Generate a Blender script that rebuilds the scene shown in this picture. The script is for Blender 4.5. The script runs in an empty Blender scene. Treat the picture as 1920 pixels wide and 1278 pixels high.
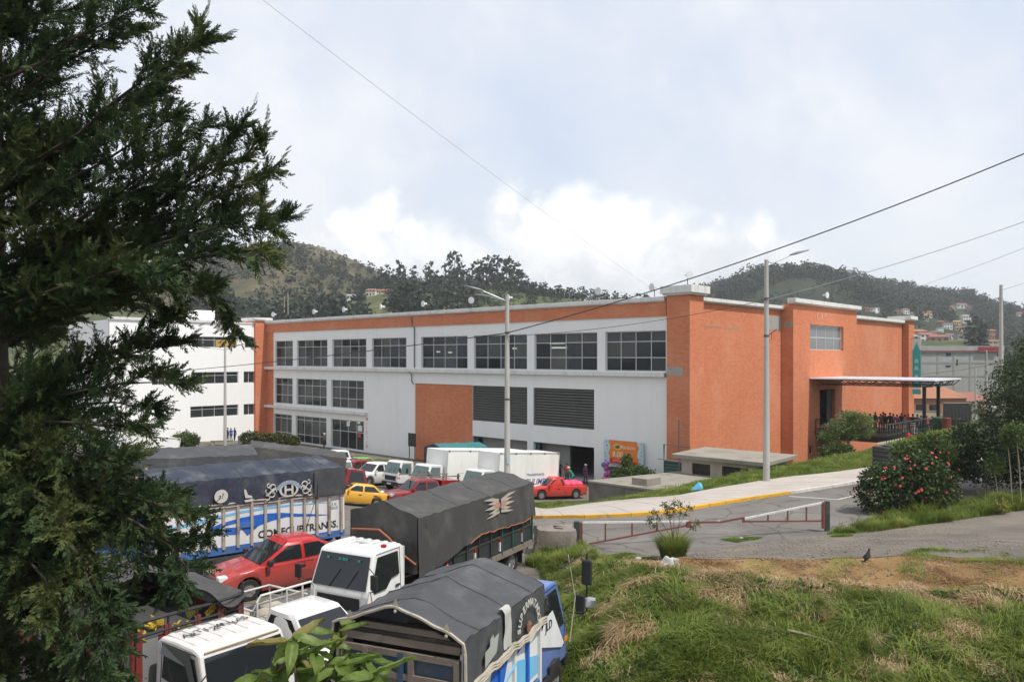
import bpy, bmesh, math, random
import numpy as np
from mathutils import Vector, Matrix
random.seed(7)
rng = np.random.default_rng(7)
SC = bpy.context.scene
COL = SC.collection
# ------------------------------------------------------------------ camera, sky, sun, exposure
CAM_H, FPX, HORIZON = 11.0, 1480.0, 670.0          # eye height, focal length and horizon of the photograph (1920 px wide)
cam = bpy.data.cameras.new('camera')
cam_ob = bpy.data.objects.new('camera', cam); COL.objects.link(cam_ob)
cam_ob.location = (0, 0, CAM_H); cam_ob.rotation_euler = (math.radians(90), 0, 0)
cam.sensor_width = 36; cam.lens = 36 * FPX / 1920; cam.shift_y = (HORIZON - 639) / 1920
cam.clip_start = .1; cam.clip_end = 9000
SC.camera = cam_ob
TX, NX = np.array([.7278, -.6858]), np.array([.6858, .7278])   # along the market's long front (to the right) / into it
SUN = Vector((.50 * TX[0] + .05 * NX[0], .50 * TX[1] + .05 * NX[1], .865)).normalized()
sun = bpy.data.lights.new('sun', 'SUN'); sun.energy = 3.5; sun.angle = math.radians(1.2); sun.color = (1, .955, .88)
sun_ob = bpy.data.objects.new('sun', sun); COL.objects.link(sun_ob)
sun_ob.rotation_euler = SUN.to_track_quat('Z', 'Y').to_euler()
SC.view_settings.view_transform = 'Standard'; SC.view_settings.look = 'None'
SC.view_settings.exposure = 0.24; SC.view_settings.gamma = 1; SC.view_settings.use_curve_mapping = False
SC.cycles.max_bounces = 6; SC.cycles.transparent_max_bounces = 12; SC.cycles.volume_bounces = 0
SC.cycles.use_denoising = True

class NT:
    """small wrapper for node trees"""
    def __init__(s, tree): s.t = tree; s.n = tree.nodes; s.l = tree.links
    def new(s, typ, ins=None, **props):
        nd = s.n.new(typ)
        for k, v in props.items(): setattr(nd, k, v)
        for k, v in (ins or {}).items():
            sock = nd.inputs[k]
            if isinstance(v, bpy.types.NodeSocket): s.l.new(v, sock)
            else: sock.default_value = v
        return nd
    def math(s, op, a, b=0.0, c=0.0, clamp=False):
        return s.new('ShaderNodeMath', {0: a, 1: b, 2: c}, operation=op, use_clamp=clamp).outputs[0]
    def vmath(s, op, a, b=(0, 0, 0)):
        n = s.new('ShaderNodeVectorMath', {0: a, 1: b}, operation=op)
        return n.outputs['Value'] if op in ('LENGTH', 'DISTANCE', 'DOT_PRODUCT') else n.outputs[0]
    def noise(s, vec, scale, detail=4, rough=.55, dist=0.0):
        return s.new('ShaderNodeTexNoise', {'Vector': vec, 'Scale': scale, 'Detail': detail, 'Roughness': rough, 'Distortion': dist})
    def ramp(s, fac, stops):
        r = s.new('ShaderNodeValToRGB', {'Fac': fac}); e = r.color_ramp.elements
        while len(e) < len(stops): e.new(.5)
        for el, (p, c) in zip(e, stops): el.position = p; el.color = (*c, 1) if len(c) == 3 else c
        return r.outputs['Color']
    def smooth(s, v, a, b, lo=0.0, hi=1.0):
        return s.new('ShaderNodeMapRange', {'Value': v, 'From Min': a, 'From Max': b, 'To Min': lo, 'To Max': hi}, interpolation_type='SMOOTHSTEP').outputs[0]
    def mix(s, f, a, b, mode='MIX'):
        n = s.new('ShaderNodeMix', data_type='RGBA', blend_type=mode)
        for i, v in ((0, f), (6, a), (7, b)):
            if isinstance(v, bpy.types.NodeSocket): s.l.new(v, n.inputs[i])
            else: n.inputs[i].default_value = v if i == 0 else (*v[:3], 1)
        return n.outputs[2]

def pxdir(px, py):
    return Vector(((px - 960) / FPX, 1, (HORIZON - py) / FPX)).normalized()

world = bpy.data.worlds.new('World'); SC.world = world; world.use_nodes = True
def make_world():
    w = NT(world.node_tree); w.n.clear()
    D = w.new('ShaderNodeTexCoord').outputs['Generated']
    sky = w.new('ShaderNodeTexSky', sky_type='NISHITA', sun_disc=False, sun_elevation=math.asin(SUN.z),
                sun_rotation=math.atan2(SUN.x, SUN.y), altitude=2500, air_density=1.0, dust_density=2.0).outputs[0]
    z = w.new('ShaderNodeSeparateXYZ', {0: D}).outputs[2]
    # thin high veil over the whole sky, mottled
    n1 = w.noise(D, 2.6, 5, .55, .3).outputs[0]
    n2 = w.noise(D, 7, 5, .6).outputs[0]
    veil = w.ramp(w.math('ADD', w.math('MULTIPLY', n1, .7), w.math('MULTIPLY', n2, .3)),
                  [(.32, (5.7, 6.5, 7.9)), (.48, (6.95, 7.4, 8.2)), (.60, (8.4, 8.5, 8.7))])
    base = w.mix(.86, sky, veil)
    # haze towards the horizon
    base = w.mix(w.smooth(z, .30, -.02, 0, .75), base, (6.6, 7.0, 7.45))
    # heaps of cumulus low over the hills, the edge broken up by noise
    fine = w.noise(D, 13, 6, .62); big = w.noise(D, 4.5, 3, .5)
    off = w.vmath('ADD', w.vmath('MULTIPLY', w.vmath('SUBTRACT', fine.outputs['Color'], (.5, .5, .5)), (.075, .075, .075)),
                  w.vmath('MULTIPLY', w.vmath('SUBTRACT', big.outputs['Color'], (.5, .5, .5)), (.10, .10, .06)))
    Dd = w.vmath('ADD', D, off)
    blobs = [(690, 425, 55), (735, 405, 50), (640, 440, 55), (790, 445, 45), (660, 500, 110), (800, 530, 130), (950, 400, 60), (1010, 410, 55), (1090, 395, 70),
             (1170, 405, 70), (1250, 440, 75), (1320, 450, 60), (1040, 480, 130), (1180, 490, 150), (1420, 470, 70), (1330, 520, 130), (560, 480, 70), (1500, 540, 90), (900, 520, 90)]
    # the same kind of heaps go on round the horizon outside the frame
    r2 = random.Random(3)
    for k in range(20):
        a = math.radians(50 + k * 13.5); e = r2.uniform(.06, .16)
        blobs.append((Vector((math.sin(a), math.cos(a), e)).normalized(), r2.uniform(.06, .13)))
    val = None; top = None
    for b in blobs:
        c, r = (pxdir(b[0], b[1]), b[2] / FPX * .95) if len(b) == 3 else b
        v = w.math('SUBTRACT', 1.0, w.math('DIVIDE', w.vmath('DISTANCE', Dd, tuple(c)), r))
        val = v if val is None else w.math('MAXIMUM', val, v)
    mask = w.smooth(val, -.12, .6)
    f = w.math('ADD', w.math('MULTIPLY', w.math('SUBTRACT', w.noise(Dd, 9, 5, .6).outputs[0], .5), 3.0), w.smooth(z, .04, .19))
    ccol = w.ramp(f, [(.0, (6.2, 6.6, 7.0)), (.5, (7.7, 7.9, 8.1)), (.95, (9.9, 9.9, 9.85))])
    colr = w.mix(w.math('MULTIPLY', mask, .82), base, ccol)
    # a few small dark scuds
    scud = w.smooth(w.noise(w.vmath('MULTIPLY', D, (1, 1, 2.6)), 6.5, 5, .6, .2).outputs[0], .58, .78, 0, .36)
    colr = w.mix(scud, colr, (5.2, 5.75, 6.3))
    bg = w.new('ShaderNodeBackground', {'Color': colr, 'Strength': .107})
    w.l.new(bg.outputs[0], w.new('ShaderNodeOutputWorld').inputs[0])
make_world()

# ------------------------------------------------------------------ mesh helpers
class MB:
    """collects faces for one mesh object"""
    def __init__(s): s.v = []; s.f = []; s.m = []
    def add(s, vs, fs, mi=0):
        k = len(s.v); s.v += [tuple(map(float, p)) for p in vs]
        for f in fs: s.f.append([i + k for i in f]); s.m.append(mi)
        return s
    def poly(s, pts, mi=0): return s.add(pts, [range(len(pts))], mi)
    def box(s, x0, x1, y0, y1, z0, z1, mi=0):
        return s.add([(x0, y0, z0), (x1, y0, z0), (x1, y1, z0), (x0, y1, z0), (x0, y0, z1), (x1, y0, z1), (x1, y1, z1), (x0, y1, z1)],
                     [(3, 2, 1, 0), (4, 5, 6, 7), (0, 1, 5, 4), (1, 2, 6, 5), (2, 3, 7, 6), (3, 0, 4, 7)], mi)
    def bar(s, p, q, w, h=None, mi=0, up=(0, 0, 1)):
        p, q = Vector(p), Vector(q); d = (q - p).normalized(); h = h or w
        u = Vector(up)
        if abs(d.dot(u)) > .98: u = Vector((1, 0, 0))
        a = d.cross(u).normalized(); b = a.cross(d)
        c = [a * (i * w / 2) + b * (j * h / 2) for i, j in ((-1, -1), (1, -1), (1, 1), (-1, 1))]
        return s.add([p + k for k in c] + [q + k for k in c], [(3, 2, 1, 0), (4, 5, 6, 7), (0, 1, 5, 4), (1, 2, 6, 5), (2, 3, 7, 6), (3, 0, 4, 7)], mi)
    def tube(s, pts, r, n=6, r2=None, mi=0, cap=True):
        pts = [Vector(p) for p in pts]; m = len(pts); k = len(s.v); r2 = r if r2 is None else r2
        for i, p in enumerate(pts):
            d = (pts[min(i + 1, m - 1)] - pts[max(i - 1, 0)]).normalized()
            u = Vector((0, 0, 1)) if abs(d.z) < .9 else Vector((1, 0, 0))
            a = d.cross(u).normalized(); b = d.cross(a); rr = r + (r2 - r) * i / max(1, m - 1)
            for j in range(n):
                t = 2 * math.pi * j / n; s.v.append(tuple(p + a * (rr * math.cos(t)) + b * (rr * math.sin(t))))
        for i in range(m - 1):
            for j in range(n):
                j2 = (j + 1) % n; s.f.append([k + i * n + j, k + i * n + j2, k + (i + 1) * n + j2, k + (i + 1) * n + j]); s.m.append(mi)
        if cap:
            s.f.append([k + j for j in range(n)][::-1]); s.m.append(mi); s.f.append([k + (m - 1) * n + j for j in range(n)]); s.m.append(mi)
        return s
    def lathe(s, prof, n=16, c=(0, 0, 0), axis='z', mi=0):
        k = len(s.v)
        for r, h in prof:
            for j in range(n):
                t = 2 * math.pi * j / n; a, b = r * math.cos(t), r * math.sin(t)
                p = (a, b, h) if axis == 'z' else ((a, h, b) if axis == 'y' else (h, a, b))
                s.v.append((p[0] + c[0], p[1] + c[1], p[2] + c[2]))
        for i in range(len(prof) - 1):
            for j in range(n):
                j2 = (j + 1) % n; s.f.append([k + i * n + j, k + i * n + j2, k + (i + 1) * n + j2, k + (i + 1) * n + j]); s.m.append(mi)
        s.f.append([k + j for j in range(n)]); s.m.append(mi); e = k + (len(prof) - 1) * n; s.f.append([e + j for j in range(n)]); s.m.append(mi)
        return s
    def loft(s, rings, mi=0, cap=True):
        k = len(s.v); n = len(rings[0])
        for r in rings: s.v += [tuple(map(float, p)) for p in r]
        for i in range(len(rings) - 1):
            for j in range(n):
                j2 = (j + 1) % n; s.f.append([k + i * n + j, k + i * n + j2, k + (i + 1) * n + j2, k + (i + 1) * n + j]); s.m.append(mi)
        if cap:
            s.f.append([k + j for j in range(n)][::-1]); s.m.append(mi); e = k + (len(rings) - 1) * n; s.f.append([e + j for j in range(n)]); s.m.append(mi)
        return s
    def grid(s, fn, nu, nv, mi=0):
        k = len(s.v)
        for i in range(nu + 1):
            for j in range(nv + 1): s.v.append(tuple(map(float, fn(i / nu, j / nv))))
        for i in range(nu):
            for j in range(nv):
                a = k + i * (nv + 1) + j; s.f.append([a, a + nv + 1, a + nv + 2, a + 1]); s.m.append(mi)
        return s
    def ball(s, c, r, n=8, m=5, sx=1, sy=1, sz=1, mi=0):
        prof = [(max(.001, math.sin(math.pi * i / m)), -math.cos(math.pi * i / m)) for i in range(m + 1)]
        k = len(s.v); s.lathe(prof, n, mi=mi)
        for i in range(k, len(s.v)):
            x, y, z = s.v[i]; s.v[i] = (c[0] + x * r * sx, c[1] + y * r * sy, c[2] + z * r * sz)
        return s
    def mesh(s, name, mats, org=(0, 0, 0), smooth=None):
        me = bpy.data.meshes.new(name)
        v = np.array(s.v, dtype=float) - np.array(org, dtype=float)
        me.from_pydata(v.tolist(), [], s.f)
        for mm in (mats if isinstance(mats, (list, tuple)) else [mats]): me.materials.append(mm)
        if len(me.materials) > 1: me.polygons.foreach_set('material_index', s.m)
        bm = bmesh.new(); bm.from_mesh(me); bmesh.ops.recalc_face_normals(bm, faces=bm.faces); bm.to_mesh(me); bm.free()
        if smooth is not None:
            me.polygons.foreach_set('use_smooth', [True] * len(me.polygons)); me.set_sharp_from_angle(angle=math.radians(smooth))
        me.update(); return me
    def build(s, name, mats, parent=None, org=(0, 0, 0), smooth=None, bevel=0, loc=None, label=None):
        return link(name, s.mesh(name, mats, org, smooth), parent, bevel, loc, label)

def link(name, me, parent=None, bevel=0, loc=None, label=None):
    o = bpy.data.objects.new(name, me); COL.objects.link(o)
    if parent is not None: o.parent = parent
    if loc is not None: o.location = loc
    if bevel:
        b = o.modifiers.new('bevel', 'BEVEL'); b.width = bevel; b.segments = 2; b.limit_method = 'ANGLE'; b.angle_limit = math.radians(35)
    if label: o['label'] = label
    return o
def tag(o, label=None, cat=None, group=None, kind=None):
    for k, v in (('label', label), ('category', cat), ('group', group), ('kind', kind)):
        if v: o[k] = v
    return o
def thing(name, label, cat, loc=(0, 0, 0), rz=0.0, group=None):
    o = bpy.data.objects.new(name, None); COL.objects.link(o); o.empty_display_size = .3
    o.location = loc; o.rotation_euler = (0, 0, rz)
    return tag(o, label, cat, group)
def copy_tree(o, parent=None):
    c = o.copy(); COL.objects.link(c)
    if parent is not None: c.parent = parent
    for ch in [x for x in COL.objects if x.parent == o]: copy_tree(ch, c)
    return c
def tri_mesh(name, v, f, mat, mats_idx=None, smooth=False):
    """fast mesh from numpy arrays; f is (n,3) or (n,4)"""
    me = bpy.data.meshes.new(name); v = np.asarray(v, np.float32); f = np.asarray(f, np.int32); n, k = f.shape
    me.vertices.add(len(v)); me.vertices.foreach_set('co', v.ravel())
    me.loops.add(n * k); me.loops.foreach_set('vertex_index', f.ravel())
    me.polygons.add(n); me.polygons.foreach_set('loop_start', np.arange(0, n * k, k, dtype=np.int32))
    for mm in (mat if isinstance(mat, (list, tuple)) else [mat]): me.materials.append(mm)
    if mats_idx is not None: me.polygons.foreach_set('material_index', np.asarray(mats_idx, np.int32))
    if smooth: me.polygons.foreach_set('use_smooth', [True] * n)
    me.update(calc_edges=True); me.validate(); return me
def text_mesh(txt, size, mat, depth=.004, spacing=1.0, shear=0.0, width=None, bold=0.0):
    cu = bpy.data.curves.new('lettering', 'FONT'); cu.body = txt; cu.size = size; cu.extrude = depth; cu.align_x = 'CENTER'; cu.align_y = 'CENTER'
    cu.space_character = spacing; cu.shear = shear; cu.offset = bold; cu.resolution_u = 3
    ob = bpy.data.objects.new('lettering', cu); COL.objects.link(ob)
    bpy.context.view_layer.update()
    me = bpy.data.meshes.new_from_object(ob.evaluated_get(bpy.context.evaluated_depsgraph_get()))
    bpy.data.objects.remove(ob); bpy.data.curves.remove(cu)
    if width:
        co = np.array([v.co for v in me.vertices]); w = np.ptp(co[:, 0]) or 1; co[:, 0] *= width / w
        me.vertices.foreach_set('co', co.ravel())
    me.materials.clear(); me.materials.append(mat); me.update(); return me
def place_text(me, parent, origin, xdir, ydir, name='lettering'):
    o = link(name, me, parent); x = Vector(xdir).normalized(); y = Vector(ydir).normalized(); z = x.cross(y)
    o.matrix_local = Matrix((x, y, z)).transposed().to_4x4(); o.location = origin; return o

# ------------------------------------------------------------------ materials
MATS = {}
def M(name, col, rough=.65, metal=0.0, var=.18, scale=3.0, bump=0.0, bscale=40.0, dirt=0.0, dcol=(.16, .12, .09), dscale=1.2, spec=.4, streak=False, coat=0.0, trans=0.0, zdirt=None):
    if name in MATS: return MATS[name]
    m = bpy.data.materials.new(name); m.use_nodes = True; t = NT(m.node_tree); t.n.clear()
    co = t.new('ShaderNodeTexCoord').outputs['Object']
    n = t.noise(co, scale, 5, .6).outputs[0]
    c = t.mix(n, tuple(x * (1 - var) for x in col), tuple(min(1, x * (1 + var)) for x in col))
    if dirt:
        vec = t.vmath('MULTIPLY', co, (1, 1, .16)) if streak else co
        d = t.smooth(t.noise(vec, dscale, 7, .68).outputs[0], .45, .75, 0, dirt)
        c = t.mix(d, c, dcol)
    if zdirt:
        zz = t.new('ShaderNodeSeparateXYZ', {0: co}).outputs[2]
        zz = t.math('ADD', zz, t.math('MULTIPLY', t.noise(co, 2.5, 4).outputs[0], -.5))
        c = t.mix(t.smooth(zz, zdirt[1], zdirt[0], 0, zdirt[2]), c, dcol)
    b = t.new('ShaderNodeBsdfPrincipled', {'Base Color': c, 'Metallic': metal, 'Specular IOR Level': spec, 'Coat Weight': coat})
    t.l.new(t.smooth(n, .2, .8, max(0, rough - .12), min(1, rough + .12)), b.inputs['Roughness'])
    if bump:
        bn = t.new('ShaderNodeBump', {'Strength': bump, 'Distance': .02, 'Height': t.noise(co, bscale, 5, .65).outputs[0]})
        t.l.new(bn.outputs[0], b.inputs['Normal'])
    out = t.new('ShaderNodeOutputMaterial'); sh = b.outputs[0]
    if trans:
        tr = t.new('ShaderNodeBsdfTranslucent', {'Color': c}).outputs[0]
        sh = t.new('ShaderNodeMixShader', {0: trans, 1: sh, 2: tr}).outputs[0]
    t.l.new(sh, out.inputs[0]); MATS[name] = m; return m
def M_glass(name, tint=(.02, .025, .025), rough=.06, see=0.0):
    if name in MATS: return MATS[name]
    m = bpy.data.materials.new(name); m.use_nodes = True; t = NT(m.node_tree); t.n.clear()
    co = t.new('ShaderNodeTexCoord').outputs['Object']
    bn = t.new('ShaderNodeBump', {'Strength': .06, 'Distance': .02, 'Height': t.noise(co, 1.7, 2).outputs[0]})
    b = t.new('ShaderNodeBsdfPrincipled', {'Base Color': (*tint, 1), 'Roughness': rough, 'Specular IOR Level': .55, 'Normal': bn.outputs[0]}).outputs[0]
    out = t.new('ShaderNodeOutputMaterial')
    if see:
        tr = t.new('ShaderNodeBsdfTransparent', {'Color': (.62, .70, .68, 1)}).outputs[0]
        b = t.new('ShaderNodeMixShader', {0: see, 1: b, 2: tr}).outputs[0]
    t.l.new(b, out.inputs[0]); MATS[name] = m; return m
def M_leaf(name, c1, c2, c3=None, scale=1.1, trans=.25, rough=.55, world=True):
    if name in MATS: return MATS[name]
    m = bpy.data.materials.new(name); m.use_nodes = True; t = NT(m.node_tree); t.n.clear()
    co = t.new('ShaderNodeNewGeometry').outputs['Position'] if world else t.new('ShaderNodeTexCoord').outputs['Object']
    n = t.math('ADD', t.math('MULTIPLY', t.noise(co, scale, 3, .6).outputs[0], .6), t.math('MULTIPLY', t.noise(co, scale * 9, 2, .5).outputs[0], .4))
    stops = [(.34, c1), (.52, c2)] + ([(.66, c3)] if c3 else [])
    c = t.ramp(n, stops)
    b = t.new('ShaderNodeBsdfPrincipled', {'Base Color': c, 'Roughness': rough, 'Specular IOR Level': .25}).outputs[0]
    tr = t.new('ShaderNodeBsdfTranslucent', {'Color': c}).outputs[0]
    t.l.new(t.new('ShaderNodeMixShader', {0: trans, 1: b, 2: tr}).outputs[0], t.new('ShaderNodeOutputMaterial').inputs[0])
    MATS[name] = m; return m
def M_emit(name, col, st):
    m = bpy.data.materials.new(name); m.use_nodes = True; t = NT(m.node_tree); t.n.clear()
    t.l.new(t.new('ShaderNodeEmission', {'Color': (*col, 1), 'Strength': st}).outputs[0], t.new('ShaderNodeOutputMaterial').inputs[0]); MATS[name] = m; return m
def M_brick(name, col, col2):
    m = bpy.data.materials.new(name); m.use_nodes = True; t = NT(m.node_tree); t.n.clear()
    co = t.new('ShaderNodeTexCoord').outputs['Object']; s = t.new('ShaderNodeSeparateXYZ', {0: co}).outputs
    v = t.new('ShaderNodeCombineXYZ', {0: t.math('ADD', s[0], s[1]), 1: s[2], 2: 0.0}).outputs[0]
    br = t.new('ShaderNodeTexBrick', {'Vector': v, 'Scale': 1.0, 'Mortar Size': .014, 'Brick Width': .44, 'Row Height': .17, 'Color1': (*col, 1), 'Color2': (*col2, 1), 'Mortar': (*[x * .86 for x in col], 1), 'Bias': -.2})
    wide = t.vmath('MULTIPLY', co, (.35, .35, 1.6))
    rows = t.smooth(t.noise(wide, 3.0, 5, .7).outputs[0], .42, .72, 0, .4)
    c = t.mix(rows, br.outputs[0], tuple(x * .78 for x in col))
    c = t.mix(t.smooth(t.noise(co, .22, 6, .65).outputs[0], .42, .75, 0, .45), c, (col[0] * 1.1, col[1] * 1.5, col[2] * 1.9))
    st = t.smooth(t.noise(t.vmath('MULTIPLY', co, (1.6, 1.6, .09)), 1.0, 6, .7).outputs[0], .52, .8, 0, .35)
    c = t.mix(st, c, (col[0] * .5, col[1] * .55, col[2] * .7))
    bn = t.new('ShaderNodeBump', {'Strength': .35, 'Distance': .02, 'Height': br.outputs['Fac']}); bn.invert = True
    b = t.new('ShaderNodeBsdfPrincipled', {'Base Color': c, 'Roughness': .85, 'Specular IOR Level': .2, 'Normal': bn.outputs[0]})
    t.l.new(b.outputs[0], t.new('ShaderNodeOutputMaterial').inputs[0]); MATS[name] = m; return m

# ------------------------------------------------------------------ ground shape
def sm(a, b, x): t = np.clip((x - a) / (b - a), 0, 1); return t * t * (3 - 2 * t)
def hz(x, y):
    x = np.asarray(x, float); y = np.asarray(y, float)
    s = TX[0] * x + TX[1] * y; d = NX[0] * x + NX[1] * y
    f = np.interp(d, [-99, 15, 19, 24, 30, 37, 45, 52, 999], [3.75, 3.7, 3.5, 2.75, 1.6, 1.05, .35, 0, 0])
    p = 3.8 + .04 * np.clip(x - 4, 0, 40); p = 1 + (p - 1) * (1 - sm(86, 108, y))
    w = sm(np.interp(d, [45, 60], [-36, -33]), np.interp(d, [45, 60], [-20, -17]), s)
    z = f + (p - f) * w
    A = sm(.2, 3.6, x) * (1 - .5 * sm(26, 40, x)); B = np.interp(y, [11, 13, 15, 17, 20, 22, 25, 28, 31], [0, .12, .45, .75, 1, 1, .62, .25, 0])
    z = z + A * B * (1.5 + .05 * np.sin(x * 1.3 + y * .6) + .03 * np.sin(x * 2.9 - y * 1.7))
    return z
def H(x, y): return float(hz(x, y))
def hit(px, py):
    """where the sight line through a pixel of the photograph meets the ground"""
    u, w = (px - 960) / FPX, (HORIZON - py) / FPX
    Y = np.linspace(8, 240, 4000); g = CAM_H + w * Y - hz(u * Y, Y)
    k = np.argmax(g < 0)
    a, b = (Y[k - 1], Y[k]) if g[k] < 0 else (239, 240)
    for _ in range(30):
        c = (a + b) / 2
        if CAM_H + w * c - H(u * c, c) < 0: b = c
        else: a = c
    return Vector((u * a, a, H(u * a, a)))
def at(px, py, Y): return Vector(((px - 960) / FPX * Y, Y, CAM_H + (HORIZON - py) / FPX * Y))
def sd(s, d, z=0.0): return Vector((TX[0] * s + NX[0] * d, TX[1] * s + NX[1] * d, z))
FRONT_RZ = math.atan2(TX[1], TX[0])
def s_at(px, d):            # position along the front wall seen at a pixel column
    u = (px - 960) / FPX; Y = d / (NX[0] * u + NX[1]); return Y * (TX[0] * u + TX[1])
def d_at(px, s):
    u = (px - 960) / FPX; Y = s / (TX[0] * u + TX[1]); return Y * (NX[0] * u + NX[1])
def on_ground(o, x, y, head, half_l=1.3, half_w=.75, dz=0.0):
    """stand a vehicle on the sloping ground"""
    f = Vector((math.cos(head), math.sin(head), 0)); l = Vector((-f.y, f.x, 0))
    zf, zb = H(x + f.x * half_l, y + f.y * half_l), H(x - f.x * half_l, y - f.y * half_l)
    zl, zr = H(x + l.x * half_w, y + l.y * half_w), H(x - l.x * half_w, y - l.y * half_w)
    X = Vector((f.x * 2 * half_l, f.y * 2 * half_l, zf - zb)).normalized()
    Yv = Vector((l.x * 2 * half_w, l.y * 2 * half_w, zl - zr)); Z = X.cross(Yv).normalized(); Yv = Z.cross(X)
    o.matrix_world = Matrix.Translation((x, y, (zf + zb) / 2 + dz)) @ Matrix((X, Yv, Z)).transposed().to_4x4()
# ------------------------------------------------------------------ terrain, roads, pavement
def M_ground(name, stops, scale, bump=.4, bscale=9, fine=40, rough=.95):
    m = bpy.data.materials.new(name); m.use_nodes = True; t = NT(m.node_tree); t.n.clear()
    co = t.new('ShaderNodeNewGeometry').outputs['Position']
    n = t.math('ADD', t.math('MULTIPLY', t.noise(co, scale, 6, .62).outputs[0], .62), t.math('MULTIPLY', t.noise(co, fine, 3, .6).outputs[0], .38))
    c = t.ramp(n, stops)
    bn = t.new('ShaderNodeBump', {'Strength': bump, 'Distance': .05, 'Height': t.noise(co, bscale, 6, .7).outputs[0]})
    b = t.new('ShaderNodeBsdfPrincipled', {'Base Color': c, 'Roughness': rough, 'Specular IOR Level': .15, 'Normal': bn.outputs[0]})
    t.l.new(b.outputs[0], t.new('ShaderNodeOutputMaterial').inputs[0]); MATS[name] = m; return m
m_turf = M_ground('turf', [(.3, (.028, .042, .012)), (.5, (.06, .085, .022)), (.68, (.12, .115, .045))], .5)
m_mown = M_ground('mown_straw', [(.34, (.12, .075, .032)), (.47, (.26, .16, .068)), (.6, (.36, .24, .11)), (.72, (.13, .14, .045))], .45, .8, 30, 26)
m_gravel = M_ground('gravel', [(.32, (.10, .088, .074)), (.5, (.19, .17, .145)), (.62, (.25, .21, .16)), (.72, (.30, .22, .12))], .4, .8, 35, 30)
m_asph = M_ground('asphalt', [(.34, (.10, .09, .083)), (.46, (.155, .142, .13)), (.56, (.18, .166, .152)), (.68, (.235, .215, .195))], .35, .25, 60, 50)
def stains(m, sc, a, b, col, amt):
    t = NT(m.node_tree); bs = [n for n in t.n if n.type == 'BSDF_PRINCIPLED'][0]; src = bs.inputs['Base Color'].links[0].from_socket; co = t.new('ShaderNodeNewGeometry').outputs['Position']
    f = t.smooth(t.noise(co, sc, 6, .7, .6).outputs[0], a, b, 0, amt); c = t.mix(f, src, col)
    vor = t.new('ShaderNodeTexVoronoi', {'Vector': t.vmath('ADD', co, t.vmath('MULTIPLY', t.noise(co, .8, 4).outputs['Color'], (1.2, 1.2, 1.2))), 'Scale': .33}, feature='DISTANCE_TO_EDGE').outputs['Distance']
    t.l.new(t.mix(t.smooth(vor, .02, .004, 0, .55), c, tuple(x * .5 for x in col)), bs.inputs['Base Color'])
m_yard = M_ground('yard_paving', [(.3, (.10, .088, .075)), (.5, (.17, .15, .128)), (.7, (.23, .205, .175))], .3, .3, 40, 30)
stains(m_asph, .55, .58, .72, (.07, .064, .06), .75); stains(m_yard, .5, .54, .7, (.065, .057, .05), .8)
m_conc = M('concrete', (.33, .305, .27), .9, var=.16, scale=1.2, bump=.3, bscale=25, dirt=.55, dcol=(.14, .12, .10), dscale=.9)
m_walk = M('walk_concrete', (.42, .375, .335), .92, var=.12, scale=.9, bump=.2, bscale=40, dirt=.35, dcol=(.25, .21, .17), dscale=.5)

def grid_mesh(name, xs, ys, mat, zf):
    X, Y = np.meshgrid(xs, ys, indexing='ij'); Z = zf(X, Y); nx, ny = X.shape
    v = np.stack([X, Y, Z], -1).reshape(-1, 3)
    i = (np.arange(nx - 1)[:, None] * ny + np.arange(ny - 1)[None]).ravel()
    return tri_mesh(name, v, np.stack([i, i + ny, i + ny + 1, i + 1], 1), mat, smooth=True)
xs = np.concatenate([np.arange(-200, -40, 5), np.arange(-40, -1, 1.0), np.arange(-1, 24, .33), np.arange(24, 60, 1.2), np.arange(60, 205, 5)])
ys = np.concatenate([np.arange(-14, 10, 2), np.arange(10, 33, .33), np.arange(33, 62, 1.0), np.arange(62, 151, 3)])
tag(link('terrain', grid_mesh('terrain', xs, ys, m_turf, hz)), kind='structure')

def resample(pts, n):
    P = np.array([[p[0], p[1]] for p in pts], float); L = np.r_[0, np.cumsum(np.hypot(*np.diff(P, axis=0).T))]
    q = np.linspace(0, L[-1], n); return np.stack([np.interp(q, L, P[:, 0]), np.interp(q, L, P[:, 1])], 1)
def strip(name, a, b, nu, nv, mat, dz, kind='structure'):
    A, B = resample(a, nu), resample(b, nu); V = np.linspace(0, 1, nv)[None, :, None]
    P = A[:, None] * (1 - V) + B[:, None] * V; Z = hz(P[..., 0], P[..., 1]) + dz
    v = np.concatenate([P, Z[..., None]], -1).reshape(-1, 3); i = (np.arange(nu - 1)[:, None] * nv + np.arange(nv - 1)[None]).ravel()
    return tag(link(name, tri_mesh(name, v, np.stack([i, i + nv, i + nv + 1, i + 1], 1), mat, smooth=True)), kind=kind)
# the sloping yard: one sheet between the left wing and the bank on the right
dd = np.r_[-14, -8, np.arange(-2, 54.6, .8), 54.6]
sB = np.interp(dd, [-20, 5, 10, 15, 20, 25, 28, 31, 35, 40, 44, 48, 55], [2, -4, -8.6, -13, -17.6, -21.6, -27, -32.2, -36.5, -38.2, -37.8, -36.4, -32.6])
fr = np.linspace(0, 1, 60)[None]; S_ = -150 + (sB[:, None] + 150) * fr ** .6
Xg = TX[0] * S_ + NX[0] * dd[:, None]; Yg = TX[1] * S_ + NX[1] * dd[:, None]
i = (np.arange(len(dd) - 1)[:, None] * 60 + np.arange(59)[None]).ravel()
tag(link('yard', tri_mesh('yard', np.stack([Xg, Yg, hz(Xg, Yg) + .012], -1).reshape(-1, 3), np.stack([i, i + 60, i + 61, i + 1], 1), m_yard, smooth=True)), kind='structure')

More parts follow.
